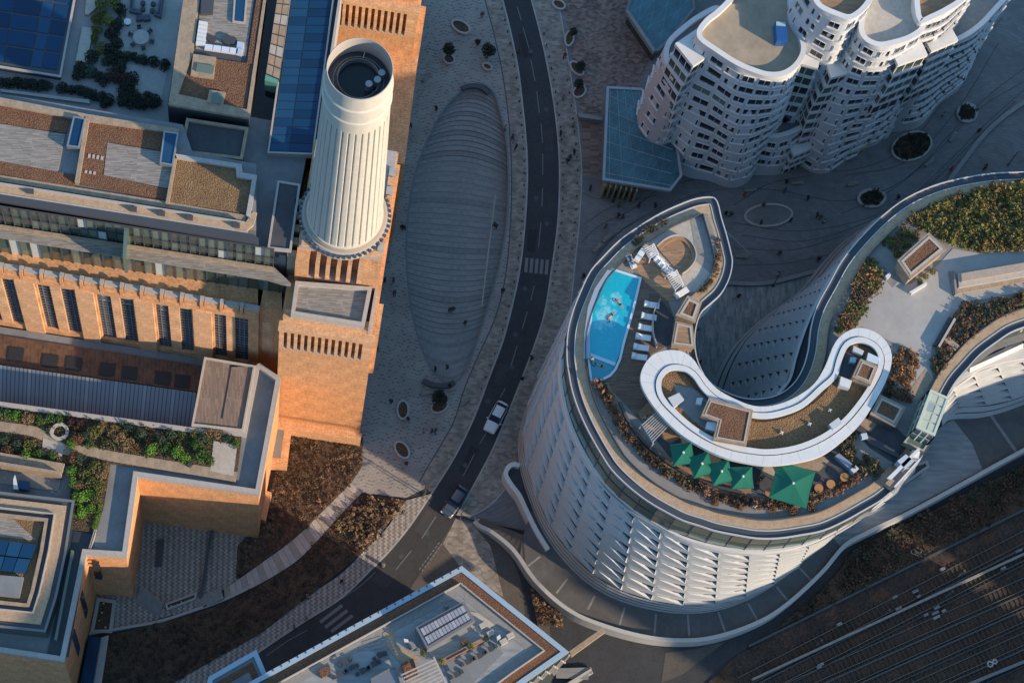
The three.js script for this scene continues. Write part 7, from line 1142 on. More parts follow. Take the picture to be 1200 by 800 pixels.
{ // annex terrace shrubs
  const list = [[6, 484, 'green', 0.9], [18, 487, 'bright', 0.8], [32, 490, 'ochre', 0.9], [46, 492, 'green', 0.7], [58, 490, 'green', 0.8], [70, 490, 'green', 0.7], [6, 515, 'blue', 0.9], [20, 520, 'blue', 0.8], [34, 522, 'olive', 0.9], [8, 530, 'rust', 0.9], [30, 535, 'bright', 1.0], [45, 533, 'green', 0.8], [60, 536, 'green', 0.7], [84, 495, 'plum', 0.8], [92, 499, 'plum', 0.9], [110, 505, 'olive', 1.1], [100, 511, 'blue', 0.8], [91, 514, 'rust', 0.9], [83, 520, 'bright', 0.7], [104, 521, 'green', 0.7], [120, 500, 'ochre', 0.8], [132, 506, 'ochre', 0.9], [140, 514, 'ochre', 1.0], [150, 520, 'ochre', 0.9], [152, 502, 'blue', 0.8], [165, 508, 'blue', 0.9], [160, 525, 'rust', 0.7], [172, 520, 'plum', 0.8], [178, 526, 'bright', 1.0], [188, 518, 'blue', 0.9], [194, 524, 'green', 0.8], [208, 531, 'bright', 1.0], [216, 537, 'bright', 0.8], [200, 508, 'blue', 0.8], [230, 522, 'green', 0.9], [238, 512, 'blue', 0.8], [228, 508, 'olive', 0.7], [244, 507, 'ochre', 0.8], [256, 508, 'ochre', 0.8], [268, 514, 'blue', 0.8], [276, 520, 'green', 0.7], [238, 535, 'green', 1.0], [246, 540, 'green', 0.7], [222, 543, 'blue', 0.6], [214, 511, 'olive', 0.6], [85, 535, 'rust', 0.9], [94, 538, 'blue', 0.9], [84, 552, 'bright', 0.8], [98, 555, 'olive', 0.9], [110, 548, 'olive', 1.0], [118, 556, 'ochre', 0.8], [124, 548, 'ochre', 0.7], [106, 565, 'olive', 0.9], [116, 570, 'olive', 0.9], [92, 570, 'ochre', 0.8], [92, 583, 'bright', 1.1], [102, 580, 'bright', 0.9], [112, 584, 'olive', 0.8], [95, 600, 'bright', 1.0], [106, 596, 'bright', 0.7], [84, 566, 'bright', 0.8]];
  const nm = { green: 'mid green leafy shrub', bright: 'bright green leafy shrub', ochre: 'tall ochre grass clump', blue: 'blue green leafy shrub', olive: 'olive green rounded shrub', rust: 'rust coloured shrub', plum: 'dark plum coloured shrub' };
  for (const [x, y, k, r] of list) shrub(x, y, 24.05, r * 0.95, k, nm[k] + ' in the annex terrace garden', k + ' shrubs of the annex terrace', 1.1);
  for (let i = 0; i < 5; i++) shrub(117 - i * 1.6, 593 + i * 6, 24, 0.42, 'bright', 'small bright shrub in the clipped hedge along the annex roof', 'clipped hedge along the annex roof');
  for (const [x, y, k, l] of [[552, 757, 'yellow', 'yellow grass clump at the middle of the roof trough'], [516, 775, 'yellow', 'yellow grass clump at the pergola end of the roof trough'], [496, 765, 'olive', 'olive ball shrub beside the roof lantern'], [571, 748, 'blue', 'blue grey shrub at the corner of the roof kiosk floor']]) shrub(x, y, 27.2, 0.5, k, l);
  for (const [x, y] of [[905, 597], [930, 598], [866, 594], [838, 588], [952, 594]]) shrub(x, y, RY, 0.6, 'rust', 'rust coloured shrub rising from the curved roof border', 'shrubs of the curved roof border');
  for (const [x, y] of [[1078, 330], [1086, 324], [1094, 318]]) shrub(x, y, RY, 0.45, 'yellow', 'small yellow shrub at the sunny wall of the red topped hut', 'shrubs at the red topped hut');
}
// ---- oval planters and small trees
const trunkM = M(0.07, 0.05, 0.035, 0.9), treeGeo = [0, 1, 2].map(k => leafCluster(980 + k, 620, 1, 1.1, 1, 0.15, 0.4)), treeM = leafM(0.022, 0.034, 0.022);
function tree(px, py, h, r, label, group) {
  const p = P(px, py, 0.3), t = thing('small_tree', label, 'tree', [p.x, 0.2, p.z], group), q = g(); q.cyl(p.x, p.z, 0.09, 0.2, h * 0.65, 7, 0.05); part(t, 'trunk', q, trunkM);
  for (let k = 0; k < 4; k++) { const a = k * 1.57 + px, b = g(); b.bar([p.x, h * 0.45, p.z], [p.x + Math.cos(a) * r * 0.6, h * 0.85, p.z + Math.sin(a) * r * 0.6], 0.05); part(t, 'limb', b, trunkM); }
  raw(t, 'crown', treeGeo[Math.floor(px) % 3], treeM, [p.x, h * 0.45, p.z], px, [r, r * 1.25, r]);
}
function oval(px, py, a, b, rot, label, opt = {}) {
  const c = Q(px, py, 0.4), pts = []; for (let i = 0; i < 28; i++) { const t = i / 28 * 6.2832, x = Math.cos(t) * a / 8.7, z = Math.sin(t) * b / 8.7, e = 1 + (opt.point || 0) * Math.max(0, Math.cos(t)) ** 6; pts.push([c[0] + x * e * Math.cos(rot) - z * Math.sin(rot), c[1] + x * e * Math.sin(rot) + z * Math.cos(rot)]); }
  const t = thing('oval_planter', label, 'planter', [c[0], 0.1, c[1]], opt.group); part(t, 'stone_rim', g().ring(pts, inset(pts, opt.w || 0.26), 0.1, 0.52), opt.rim || mat.coping); part(t, 'soil', g().flat(inset(pts, opt.w || 0.26), 0.4), opt.in || mat.soil);
  if (opt.fill) cover('planter_planting', opt.fill, inset(pts, 0.3), 0.4, 9, [[0.03, 0.035, 0.022], [0.05, 0.045, 0.03]], 0.6, 1.2, 60 + Math.floor(px) % 9);
}
oval(540, 31, 13, 8, 0.55, 'oval stone planter nearest the narrow tip of the sunken court', {}); oval(526, 69, 8, 7, 0.4, 'small oval planter holding a dark tree beside the brick tower', {}); oval(571, 78, 7, 5, 0.5, 'small oval planter with dark tree beside the road kerb'); oval(472, 480, 7.5, 12, 0, 'upright oval planter of bare soil below the brick tower'); oval(515, 476, 11.5, 8, -0.5, 'oval planter with spreading dark shrub below the sunken court'); oval(471, 527, 8, 12, -0.6, 'tilted oval planter of bare soil near the sunlit paving');
oval(655, 5, 9, 6.5, 0.5, 'oval planter at the start of the brown paving row'); oval(667, 45, 6, 11, 0.15, 'upright oval planter in the brown paving row', { point: 0.1 }); oval(676, 80, 11.5, 7, 0.85, 'slanting oval planter in the brown paving row'); oval(679, 107, 10, 7.5, -0.8, 'oval planter at the end of the brown paving row');
tree(524, 64, 3.6, 1.0, 'small dark tree in the oval planter by the brick tower'); tree(571, 66, 3.8, 1.1, 'small dark tree in the planter by the road kerb'); tree(514, 470, 2.6, 1.15, 'spreading dark shrub tree below the sunken court'); tree(559, 53, 2.6, 0.45, 'slim dark tree beside the planter at the road kerb'); tree(677, 104, 3, 0.8, 'small dark tree at the end of the brown paving row'); tree(671, 42, 2.4, 0.7, 'dark shrub tree in the upright planter of the brown paving'); tree(679, 82, 2.6, 0.8, 'dark shrub tree in the slanting planter of the brown paving');
const dimRim = mat.coping; oval(1069, 171, 27, 18, -0.45, 'largest dark oval planter in the pedestrian street', { rim: dimRim, fill: 'low dark plants in the largest street planter' }); oval(1134, 132, 14, 12.5, -0.7, 'egg shaped dark planter near the curving street wall', { rim: dimRim, fill: 'low dark plants in the egg shaped street planter', w: 0.45 }); oval(1022, 232, 18, 12.5, -0.15, 'dark oval planter beside the tall wing of the curved block', { rim: dimRim, fill: 'low dark plants in the planter by the tall wing', w: 0.4 });
oval(901, 252, 30, 15, -0.12, 'broad ring shaped stone seat in the pedestrian street', { rim: dimRim, in: mat.street, w: 0.3 });
for (const [x, y, r] of [[121, 707, 0.16], [119, 718, 0.15], [123, 735, 0.17], [116, 727, 0.12], [200, 710, 0.12], [212, 705, 0.12]]) { const p = P(x, y, 0.6); single('ball_lamp', 'small pale ball lamp standing in a dark court planter', 'lamp', (() => { const s = new THREE.SphereGeometry(r, 12, 8); s.translate(p.x, 0.55 + r, p.z); return g().add(s).cyl(p.x, p.z, 0.03, 0.45, 0.6, 6); })(), M(0.42, 0.40, 0.36, 0.5), 'ball lamps in the court planters'); }
// ================================================================ PEOPLE, VEHICLES, STREET FURNITURE
function sdfBody(bones, colour, box, res = 44) {                                // bones: [ax, ay, az, ra, bx, by, bz, rb]
  const mc = new MarchingCubes(res, white1, false, false, 40000); mc.isolation = 0;
  const [cx, cy, cz, half] = box, n = mc.size, f = mc.field;
  for (let k = 0; k < n; k++) for (let j = 0; j < n; j++) for (let i = 0; i < n; i++) {
    const x = cx + (i - n / 2) / (n / 2) * half, y = cy + (j - n / 2) / (n / 2) * half, z = cz + (k - n / 2) / (n / 2) * half; let d = 9;
    for (const b of bones) { const vx = b[4] - b[0], vy = b[5] - b[1], vz = b[6] - b[2], L = vx * vx + vy * vy + vz * vz, t = clamp(((x - b[0]) * vx + (y - b[1]) * vy + (z - b[2]) * vz) / (L || 1)); const e = Math.hypot(x - b[0] - vx * t, y - b[1] - vy * t, z - b[2] - vz * t) - lerp(b[3], b[7], t); const kk = 0.035, h = clamp(0.5 + 0.5 * (d - e) / kk); d = lerp(d, e, h) - kk * h * (1 - h); }
    f[i + j * n + k * n * n] = -d;
  }
  mc.update(); const c = mc.count, p = new Float32Array(c * 3), nn = new Float32Array(c * 3), col = new Float32Array(c * 3), uv = new Float32Array(c * 2);
  for (let i = 0; i < c; i++) { const x = cx + mc.positionArray[i * 3] * half, y = cy + mc.positionArray[i * 3 + 1] * half, z = cz + mc.positionArray[i * 3 + 2] * half; p.set([x, y, z], i * 3); nn.set([mc.normalArray[i * 3], mc.normalArray[i * 3 + 1], mc.normalArray[i * 3 + 2]], i * 3); col.set(colour(x, y, z), i * 3); }
  const q = new THREE.BufferGeometry(); q.setAttribute('position', new THREE.BufferAttribute(p, 3)); q.setAttribute('uv', new THREE.BufferAttribute(uv, 2)); q.setAttribute('color', new THREE.BufferAttribute(col, 3)); q.computeVertexNormals(); return q;
}
const skin = [0.42, 0.26, 0.19], hairC = [0.03, 0.02, 0.015], bodyMat = new THREE.MeshPhysicalMaterial({ vertexColors: true, roughness: 0.85 });
const walk = s => [[-0.10, 0.9, 0, 0.10, -0.11, 0.48, 0.12 * s, 0.07], [-0.11, 0.48, 0.12 * s, 0.065, -0.11, 0.09, 0.02 * s, 0.045], [-0.11, 0.06, 0.0, 0.045, -0.11, 0.05, 0.18, 0.04], [0.10, 0.9, 0, 0.10, 0.11, 0.5, -0.06 * s, 0.07], [0.11, 0.5, -0.06 * s, 0.065, 0.11, 0.1, -0.22 * s, 0.045], [0.11, 0.07, -0.22 * s, 0.045, 0.11, 0.06, -0.06 * s, 0.04],
  [0, 0.92, 0, 0.155, 0, 1.15, 0, 0.15], [0, 1.15, 0, 0.15, 0, 1.38, 0, 0.17], [-0.17, 1.40, 0, 0.08, 0.17, 1.40, 0, 0.08], [-0.20, 1.40, 0, 0.07, -0.25, 1.12, -0.08 * s, 0.05], [-0.25, 1.12, -0.08 * s, 0.05, -0.24, 0.88, 0.06, 0.035], [0.20, 1.40, 0, 0.07, 0.25, 1.12, 0.08 * s, 0.05], [0.25, 1.12, 0.08 * s, 0.05, 0.24, 0.88, 0.16, 0.035], [0, 1.42, 0, 0.065, 0, 1.54, 0.01, 0.055], [0, 1.60, 0.01, 0.10, 0, 1.68, 0, 0.095], [0, 1.60, 0.1, 0.02, 0, 1.59, 0.12, 0.016]];
const outfits = [[[0.02, 0.022, 0.03], [0.015, 0.016, 0.02], 'dark coat'], [[0.05, 0.07, 0.13], [0.03, 0.03, 0.035], 'navy jacket'], [[0.30, 0.30, 0.30], [0.025, 0.027, 0.04], 'pale grey jacket'], [[0.26, 0.04, 0.04], [0.02, 0.02, 0.025], 'red jacket'], [[0.12, 0.09, 0.06], [0.05, 0.05, 0.06], 'brown coat']];
const personGeo = outfits.map((o, i) => sdfBody(walk(i % 2 ? 1 : -0.8), (x, y, z) => y > 1.52 ? (y > 1.66 || z < -0.02 ? hairC : skin) : y < 0.1 ? [0.02, 0.02, 0.02] : (Math.abs(x) > 0.19 && y < 0.94 && y > 0.8) ? skin : y > 0.82 ? o[0] : o[1], [0, 0.88, 0, 0.98]));
const rp = rng(88);
function person(px, py, h, o, label, group) { const p = P(px, py, h + 0.8), m = new THREE.Mesh(personGeo[o], bodyMat); m.name = numbered('person'); m.position.set(p.x, h, p.z); m.rotation.y = rp() * 6.28; m.userData = { label, category: 'person' }; if (group) m.userData.group = group; m.castShadow = m.receiveShadow = true; scene.add(m); }
const crowd = (list, h, where) => list.forEach(([x, y, o]) => person(x, y, h, o, `person in ${outfits[o][2]} walking ${where}`, `${outfits[o][2]} walkers ${where}`));
crowd([[452, 126, 0], [475, 149, 3], [481, 147, 1], [473, 178, 0], [511, 127, 0], [463, 192, 4], [471, 266, 0], [474, 267, 1], [451, 328, 0], [461, 328, 4], [462, 343, 0], [458, 470, 0], [478, 491, 0], [496, 504, 2], [506, 505, 0], [510, 505, 1], [527, 452, 0], [476, 543, 0], [565, 17, 4], [442, 408, 0]], 0.12, 'across the grey plaza');
crowd([[527, 363, 0], [531, 362, 1], [545, 378, 0]], -1.7, 'over the steps of the sunken court'); crowd([[510, 432, 0], [524, 430, 0]], -0.4, 'near the round end of the sunken court');
crowd([[589, 340, 0], [581, 265, 0], [579, 263, 4], [592, 150, 2], [601, 160, 1], [605, 172, 0], [608, 60, 4]], 0.12, 'along the kerbside footway');
crowd([[665, 188, 0], [668, 184, 1], [673, 178, 0], [672, 146, 2], [662, 65, 3], [660, 115, 2], [657, 156, 0]], 0.12, 'along the footway by the brown paving');
crowd([[692, 220, 0], [719, 234, 0], [726, 240, 4], [725, 252, 0], [730, 254, 1], [749, 240, 0], [768, 241, 0], [710, 265, 4], [684, 323, 0], [873, 228, 3], [851, 250, 0], [857, 251, 1], [922, 213, 0], [920, 223, 1], [947, 232, 0], [958, 252, 0], [962, 254, 4], [966, 259, 2], [960, 303, 0], [983, 294, 0], [1053, 231, 0], [912, 321, 0], [866, 347, 0], [914, 296, 1], [892, 261, 0], [927, 258, 0], [895, 240, 4], [1156, 195, 0], [1116, 197, 3], [1106, 134, 2], [1148, 153, 0], [957, 331, 0], [820, 425, 0]], 0.12, 'through the pedestrian street');
crowd([[612, 444, 0], [623, 419, 0], [594, 553, 4], [400, 681, 0], [424, 649, 2], [436, 611, 0], [472, 600, 0], [360, 699, 2], [344, 734, 2], [359, 724, 2]], 0.14, 'beside the lower road');
person(1155, 196, 0.12, 4, 'person in brown coat standing alone inside the curved street wall');
crowd([[884, 594, 2], [893, 560, 0], [1000, 548, 0], [888, 566, 3], [757, 490, 2]], RY + 0.08, 'about the rooftop dining deck');
{ // swimmers and sunbathers
  const swim = [[-0.1, 0.02, 0.9, 0.10, -0.1, 0.0, 1.7, 0.04], [0.1, 0.02, 0.9, 0.10, 0.14, -0.02, 1.65, 0.04], [0, 0.03, 0.85, 0.14, 0, 0.05, 0.3, 0.17], [-0.2, 0.05, 0.3, 0.07, -0.42, 0.02, -0.1, 0.05], [-0.42, 0.02, -0.1, 0.05, -0.25, 0.06, -0.5, 0.035], [0.2, 0.05, 0.3, 0.07, 0.5, 0.0, 0.35, 0.05], [0.5, 0, 0.35, 0.05, 0.6, 0.03, 0.7, 0.035], [0, 0.08, 0.2, 0.06, 0, 0.1, 0.02, 0.10], [0, 0.1, 0.02, 0.10, 0, 0.1, -0.04, 0.095]];
  const sg = sdfBody(swim, (x, y, z) => z < 0.08 ? hairC : z > 0.75 && z < 1.05 ? [0.02, 0.02, 0.04] : skin, [0, 0.05, 0.6, 1.25]);
  const put = (px, py, h, rot, geo, label) => { const p = P(px, py, h), m = new THREE.Mesh(geo, bodyMat); m.name = numbered('person'); m.position.set(p.x, h, p.z); m.rotation.y = rot; m.scale.setScalar(0.86); m.userData = { label, category: 'person' }; m.castShadow = m.receiveShadow = true; scene.add(m); };
  put(722, 351, RY + 0.08, 0.7, sg, 'swimmer nearer the sun deck end of the rooftop pool'); put(712, 374, RY + 0.08, 2.4, sg, 'swimmer in the churned middle of the rooftop pool');
  const lie = sdfBody(swim.map(b => b), (x, y, z) => z < 0.08 ? hairC : z > 0.25 && z < 1.05 ? [0.06, 0.05, 0.12] : skin, [0, 0.05, 0.6, 1.25]);
  put(741, 308, RY + 0.5, 3.5, lie, 'person in dark clothes lying on the lounger at the pool end'); put(698, 426, RY + 0.08, 1.2, sg, 'bather resting in the shallow end of the rooftop pool');
  person(693, 421, RY + 0.1, 2, 'person in pale top standing at the shallow end wall of the pool');
}
// ---- vehicles
function car(px, py, ang, paint, label, L = 4.6, W = 1.85) {
  const c = P(px, py, 0.8), t = thing('car', label, 'car', [0, 0, 0]), half = L / 2, st = 30, pos = [], idx = [], uv = [];
  // stations along the length; section is a rounded box whose top follows bonnet, and boot
  const belt = x => x < -half + 0.15 ? 0.62 : x > half - 0.12 ? 0.60 : 0.74 + 0.16 * (1 - Math.abs(x) / half) + (x < -1.2 ? 0.05 : 0), wid = x => W / 2 * (1 - 0.22 * Math.pow(Math.abs(x) / half, 5)), K = 16;
  for (let i = 0; i <= st; i++) { const x = -half + L * i / st, w = wid(x), top = belt(x), lo = 0.22 + (Math.abs(x) > half - 0.3 ? 0.08 : 0); for (let k = 0; k <= K; k++) { const a = k / K * Math.PI, cs = Math.cos(a), sn = Math.sin(a), e = 0.42, z = Math.sign(cs) * Math.pow(Math.abs(cs), e) * w, y = lo + Math.pow(sn, e) * (top - lo); pos.push(x, y, z); uv.push(x, z); } }
  for (let i = 0; i < st; i++) for (let k = 0; k < K; k++) { const a = i * (K + 1) + k, b = a + K + 1; idx.push(a, a + 1, b, a + 1, b + 1, b); }
  for (const i of [0, st]) { const b0 = i * (K + 1); for (let k = 1; k < K; k++) idx.push(b0, b0 + k, b0 + k + 1); }
  const q = new THREE.BufferGeometry(); q.setAttribute('position', new THREE.Float32BufferAttribute(pos, 3)); q.setAttribute('uv', new THREE.Float32BufferAttribute(uv, 2)); q.setIndex(idx); q.computeVertexNormals(); part(t, 'body', q, paint);
  const y0 = 0.82, y1 = 1.43, a0 = 0.78, a1 = 0.60, f0 = 0.85, f1 = 0.15, r0 = -1.95, r1 = -1.35, gl = mat.glassDark;
  const qd = (nm, m, ...v) => part(t, nm, g().quad(...v), m);
  qd('windscreen', mat.carGlass, [f0, y0, -a0], [f0, y0, a0], [f1, y1, a1], [f1, y1, -a1]); qd('rear_window', mat.carGlass, [r0, y0 + 0.04, -a0 * 0.95], [r0, y0 + 0.04, a0 * 0.95], [r1, y1, a1], [r1, y1, -a1]);
  for (const s of [-1, 1]) { qd('side_window', gl, [f0 - 0.1, y0, s * (a0 + 0.02)], [r0 + 0.1, y0, s * (a0 + 0.02)], [r1 + 0.05, y1 - 0.03, s * (a1 + 0.02)], [f1 - 0.05, y1 - 0.03, s * (a1 + 0.02)]); part(t, 'roof_rail', g().bar([f1, y1 + 0.02, s * a1], [r1, y1 + 0.02, s * a1], 0.06), paint); part(t, 'mirror', g().box(0.72, s * 0.98, 0.12, 0.2, 0.85, 1.0), paint); }
  const rf = g(); const n = 6; for (let i = 0; i < n; i++) { const z0 = lerp(-a1, a1, i / n), z1 = lerp(-a1, a1, (i + 1) / n), h = z => y1 + 0.07 * (1 - (z / a1) ** 2); rf.quad([r1, h(z0), z0], [r1, h(z1), z1], [f1, h(z1), z1], [f1, h(z0), z0]); } part(t, 'roof', rf, paint);
  for (const [x, s] of [[1.4, -1], [1.4, 1], [-1.4, -1], [-1.4, 1]]) { const wl = new THREE.CylinderGeometry(0.33, 0.33, 0.22, 18); wl.rotateX(Math.PI / 2); wl.translate(x, 0.33, s * (W / 2 - 0.12)); const w = part(t, 'wheel', wl, mat.dark); const rm = new THREE.CylinderGeometry(0.2, 0.2, 0.24, 12); rm.rotateX(Math.PI / 2); rm.translate(x, 0.33, s * (W / 2 - 0.12)); part(w, 'rim', rm, mat.steel); }
  for (const s of [-1, 1]) { part(t, 'headlight', g().box(half - 0.16, s * 0.62, 0.2, 0.34, 0.58, 0.7), M(0.7, 0.72, 0.75, 0.2)); part(t, 'tail_light', g().box(-half + 0.1, s * 0.64, 0.14, 0.3, 0.6, 0.72), M(0.3, 0.01, 0.01, 0.3)); }
  part(t, 'number_plate', g().box(half - 0.02, 0, 0.05, 0.5, 0.42, 0.53), mat.white);
  t.position.set(c.x, 0.01, c.z); t.rotation.y = ang;
}
mat.carGlass = M(0.02, 0.035, 0.07, 0.06);
{ const hd = (a, b) => { const A = P(...a, 0), B = P(...b, 0); return Math.atan2(-(B.z - A.z), B.x - A.x); };
  car(581.5, 488, hd([591, 470], [573, 505]), M(0.62, 0.64, 0.68, 0.25, { clearcoat: 1 }), 'white car driving down the curved road beside the curved block'); car(533, 587, hd([541, 575], [523, 602]), M(0.05, 0.065, 0.09, 0.2, { clearcoat: 1 }), 'dark blue car driving where the road meets the side street'); }
// ---- bollards, lamps, bins
{
  const bl = thing('bollard', 'low dark bollard along the road kerb of the plaza footway', 'bollard', [0, 0, 0], 'bollards on the plaza side of the road'); part(bl, 'post', g().cyl(0, 0, 0.09, 0.1, 0.95, 10, 0.08), mat.darkGrey); part(bl, 'cap', g().cyl(0, 0, 0.1, 0.95, 1.02, 10, 0.04), mat.steel);
  let first = true; const row = (path, off, from, to, step, label, group) => { const L = pathLen(path), pp = shift(path, off); for (let s = from; s < Math.min(L, to); s += step) { const q = along(pp, s); if (first) { bl.position.set(q.x, 0, q.z); first = false; } else dup(bl, [q.x, 0, q.z], 0, label, group); } };
  row(RLtop, 0.55, 4, 66, 1.75, 'low dark bollard along the road kerb of the plaza footway', 'bollards on the plaza side of the road'); const fr = sm(QS(RRp.slice(0, 16), 0.12), false, 4); row(fr, -0.55, 14, 52, 1.75, 'low dark bollard along the road kerb facing the curved block', 'bollards on the far side of the road'); row(sm(QS(FRp, 0.12), false, 4), 0.5, 20, 46, 1.9, 'low dark bollard on the building side of the far footway', 'bollards on the building side of the far footway');
  const lamp = (px, py, h, label) => { const p = P(px, py, 0.1), t = thing('lamp_post', label, 'lamp post', [p.x, 0.1, p.z]); part(t, 'pole', g().cyl(p.x, p.z, 0.08, 0.1, h, 8, 0.05), mat.darkGrey); part(t, 'arm', g().box(p.x, p.z, 1.1, 0.1, h - 0.15, h - 0.05, 0.5), mat.darkGrey); part(t, 'lamp_head', g().box(p.x - 0.45, p.z + 0.25, 0.5, 0.24, h - 0.1, h + 0.02, 0.5), mat.midGrey); part(t, 'base_plate', g().cyl(p.x, p.z, 0.22, 0.1, 0.18, 10), mat.darkGrey); };
  lamp(497, 579, 5.2, 'dark lamp post at the sunlit corner of the plaza footway'); lamp(906, 335, 6, 'dark lamp post beside the long curved seat wall'); lamp(539, 608, 5.5, 'dark lamp post at the mouth of the side street'); lamp(1182, 193, 5, 'dark lamp post inside the curved street wall near the hedge'); lamp(447, 628, 4.5, 'dark lamp post beside the curved garden footway');
  const str = g(); for (let k = 0; k < 14; k++) { const p = P(lerp(852, 880, k / 13), lerp(272, 298, k / 13), 30 - k * 2); const s = new THREE.SphereGeometry(0.12, 6, 5); s.translate(p.x, p.y, p.z); str.add(s); } const a = P(852, 272, 30), b = P(880, 298, 4); str.bar(a.toArray(), b.toArray(), 0.03);
  single('festoon_lights', 'string of small pale bulbs hanging from the roof point', 'string lights', str, mat.coping);
  for (const [x, y, l] of [[545, 596, 'pale litter bin at the kerb of the crossover'], [449, 662, 'grey litter bin on the curved garden footway']]) { const p = P(x, y, 0.6); single('litter_bin', l, 'bin', g().cyl(p.x, p.z, 0.24, 0.1, 1.0, 12).cyl(p.x, p.z, 0.27, 1.0, 1.08, 12, 0.2), mat.midGrey); }
  const tank = thing('water_tank', 'blue water tank on the tan apartment roof', 'tank', Z(916, 36, 35.3)); part(tank, 'body', g().prism(QS([[909, 25], [922, 27], [924, 47], [911, 47]], 37.2), 35.3, 37.2, [], true), M(0.02, 0.10, 0.32, 0.4)); part(tank, 'lid', g().prism(QS([[910, 25], [921, 26], [921, 30], [910, 29]], 37.4), 37.2, 37.4), M(0.35, 0.5, 0.62, 0.4));
}

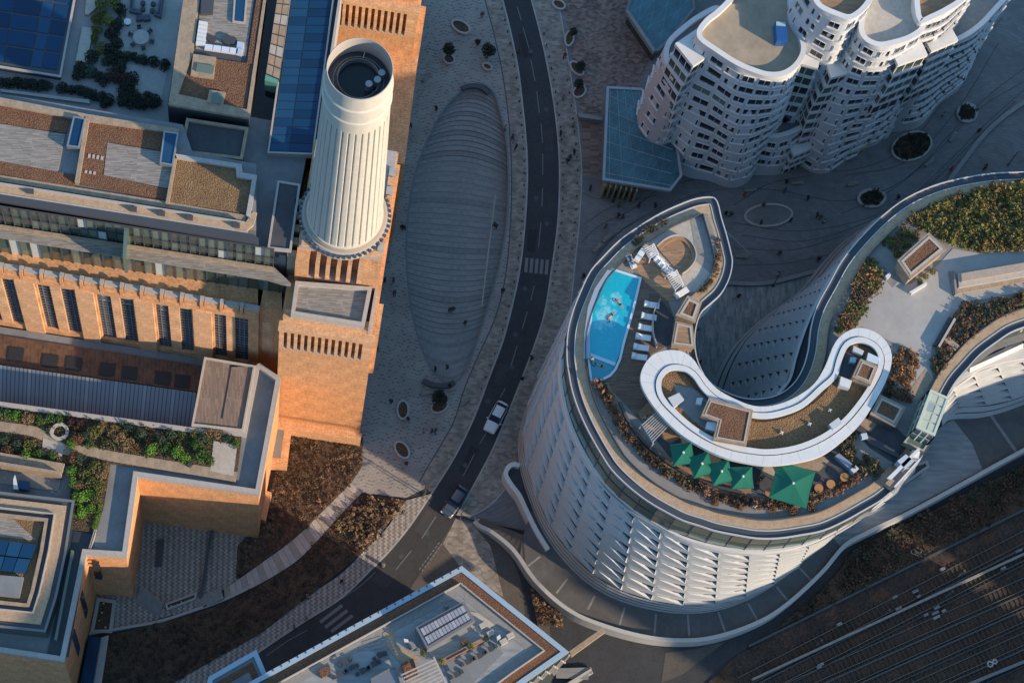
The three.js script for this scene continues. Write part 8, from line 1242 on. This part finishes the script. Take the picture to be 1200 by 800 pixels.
// ================================================================ SMALL THINGS
{
  const r = rng(555);
  // street benches and cafe tables
  const bench = (px, py, ang, label, group) => { const p = P(px, py, 0.5), t = thing('street_bench', label, 'bench', [p.x, 0.1, p.z], group); for (let k = 0; k < 3; k++) part(t, 'slat', g().box(p.x - Math.sin(ang) * -0.16 * (k - 1), p.z + Math.cos(ang) * 0.16 * (k - 1), 1.7, 0.13, 0.5, 0.56, ang), mat.deckGrey); for (const s of [-0.7, 0.7]) part(t, 'leg', g().box(p.x + s * Math.cos(ang), p.z - s * Math.sin(ang), 0.08, 0.42, 0.1, 0.5, ang), mat.darkGrey); };
  for (const [x, y, a] of [[700, 290, 0.8], [712, 278, 0.7], [880, 222, 0.1], [935, 214, 0.1], [1000, 215, 0.3], [1090, 190, 0.7], [1118, 160, 0.9], [870, 300, 0]]) bench(x, y, a, 'timber bench in the shaded pedestrian street', 'benches in the pedestrian street');
  for (const [x, y, a] of [[500, 90, 0.9], [470, 220, 1.4], [455, 300, 1.5], [545, 470, 0.9], [500, 460, 0.2]]) bench(x, y, a, 'timber bench on the grey plaza', 'benches on the grey plaza');
  // trackside boxes and signal gear
  for (let k = 0; k < 16; k++) { const t = r(), px = lerp(940, 1195, t), py = lerp(772, 655, t) + (r() - 0.5) * 60, p = P(px, py, 0.5), q = g(); q.box(p.x, p.z, 0.5 + r() * 0.5, 0.35, 0.18, 0.5 + 0.5 * r(), 0.45); single('trackside_box', 'small grey equipment box in the ballast between tracks', 'box', q, r() > 0.6 ? mat.concrete : mat.midGrey, 'equipment boxes between the tracks'); }
  for (const [x, y] of [[1122, 676], [956, 757], [1035, 722], [1108, 700]]) { const p = P(x, y, 0.2), t = thing('signal_post', 'slim grey signal post beside the long track wall', 'signal', [p.x, 0.2, p.z], 'signal posts along the track wall'); part(t, 'post', g().cyl(p.x, p.z, 0.06, 0.2, 4.2, 8), mat.midGrey); part(t, 'signal_head', g().box(p.x, p.z, 0.35, 0.25, 3.4, 4.3, 0.4), mat.darkGrey); part(t, 'hood', g().box(p.x + 0.1, p.z + 0.18, 0.2, 0.14, 3.9, 4.0, 0.4), mat.darkGrey); }
  // lower block roof furniture
  const H = 27;
  for (const [x, y] of [[404, 775], [412, 782], [425, 786], [438, 778], [398, 790], [445, 768], [548, 775], [562, 768], [575, 760], [535, 790]]) { const p = P(x, y, H + 0.4), t = thing('roof_table', 'small square table on the lower block roof', 'table', [p.x, H - 0.1, p.z], 'tables on the lower block roof'); part(t, 'top', g().box(p.x, p.z, 0.7, 0.7, H + 0.55, H + 0.6, 0.5), mat.furniture); part(t, 'leg', g().box(p.x, p.z, 0.08, 0.08, H - 0.1, H + 0.55, 0.5), mat.steel); for (const s of [-1, 1]) part(t, 'stool', g().box(p.x + s * 0.62, p.z - s * 0.34, 0.4, 0.4, H - 0.1, H + 0.35, 0.5), mat.furniture); }
  for (const [a, b, c, d, l] of [[[470, 778], [484, 771], [490, 790], [477, 797], 'rust coloured planter beside the roof pergola'], [[540, 752], [546, 748], [549, 752], [543, 756], 'small rust planter at the end of the roof trough'], [[372, 786], [384, 780], [388, 788], [377, 794], 'rust planter near the long parapet of the lower block']]) single('roof_planter', l, 'planter', g().prism(QS([a, b, c, d], H + 0.5), H - 0.1, H + 0.5), mat.sedumRed);
  for (const [x, y] of [[575, 742], [590, 752], [598, 745], [566, 733]]) { const p = P(x, y, H + 0.3); single('roof_crate', 'pale crate stacked on the lower block roof paving', 'crate', g().box(p.x, p.z, 0.9, 0.6, H - 0.1, H + 0.5 + 0.3 * r(), 0.5), mat.paleStone, 'crates on the lower block roof'); }
  // ground clutter between lower block and railway
  single('ramp_barrier', 'pale splayed concrete barrier on the dark yard below the footbridge', 'barrier', (() => { const q = g(); for (const [a, b] of [[[648, 786], [694, 785]], [[694, 785], [660, 806]], [[652, 790], [690, 792]]]) { const A = P(...a, 0.8), B = P(...b, 0.8); q.bar([A.x, 0.4, A.z], [B.x, 0.4, B.z], 0.25, 0.8); } return q; })(), mat.concrete);
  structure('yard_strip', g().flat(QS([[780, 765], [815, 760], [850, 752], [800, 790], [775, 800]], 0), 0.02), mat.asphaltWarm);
  // iron covers and relaid patches in the carriageway
  const patchM = MT(speckle([0.03, 0.031, 0.035], 0.4, 5, 32, 801, 0.4), 0.92), patchM2 = MT(speckle([0.056, 0.056, 0.06], 0.4, 5, 32, 803, 0.4), 0.92);
  for (const [x, y] of [[640, 128], [628, 232], [641, 262], [615, 338], [604, 392], [572, 470], [600, 430], [545, 545], [520, 600], [500, 625], [470, 652], [622, 60]]) { const p = P(x, y, 0); structure('manhole_cover', g().add(new THREE.CircleGeometry(0.33, 18).rotateX(-Math.PI / 2).translate(p.x, 0.0125, p.z)), mat.darkGrey); }
  for (const [q, m] of [[[[637, 150], [648, 151], [650, 178], [638, 177]], patchM2], [[[620, 268], [630, 270], [627, 296], [617, 294]], patchM], [[[585, 425], [597, 430], [588, 452], [577, 447]], patchM2], [[[552, 522], [562, 527], [547, 556], [537, 551]], patchM], [[[500, 596], [512, 603], [496, 628], [485, 621]], patchM2], [[[607, 40], [617, 39], [624, 66], [614, 68]], patchM], [[[452, 660], [470, 668], [452, 690], [436, 680]], patchM2]]) structure('asphalt_patch', g().flat(QS(q, 0), 0.0095), m);
}
renderer.render(scene, camera);
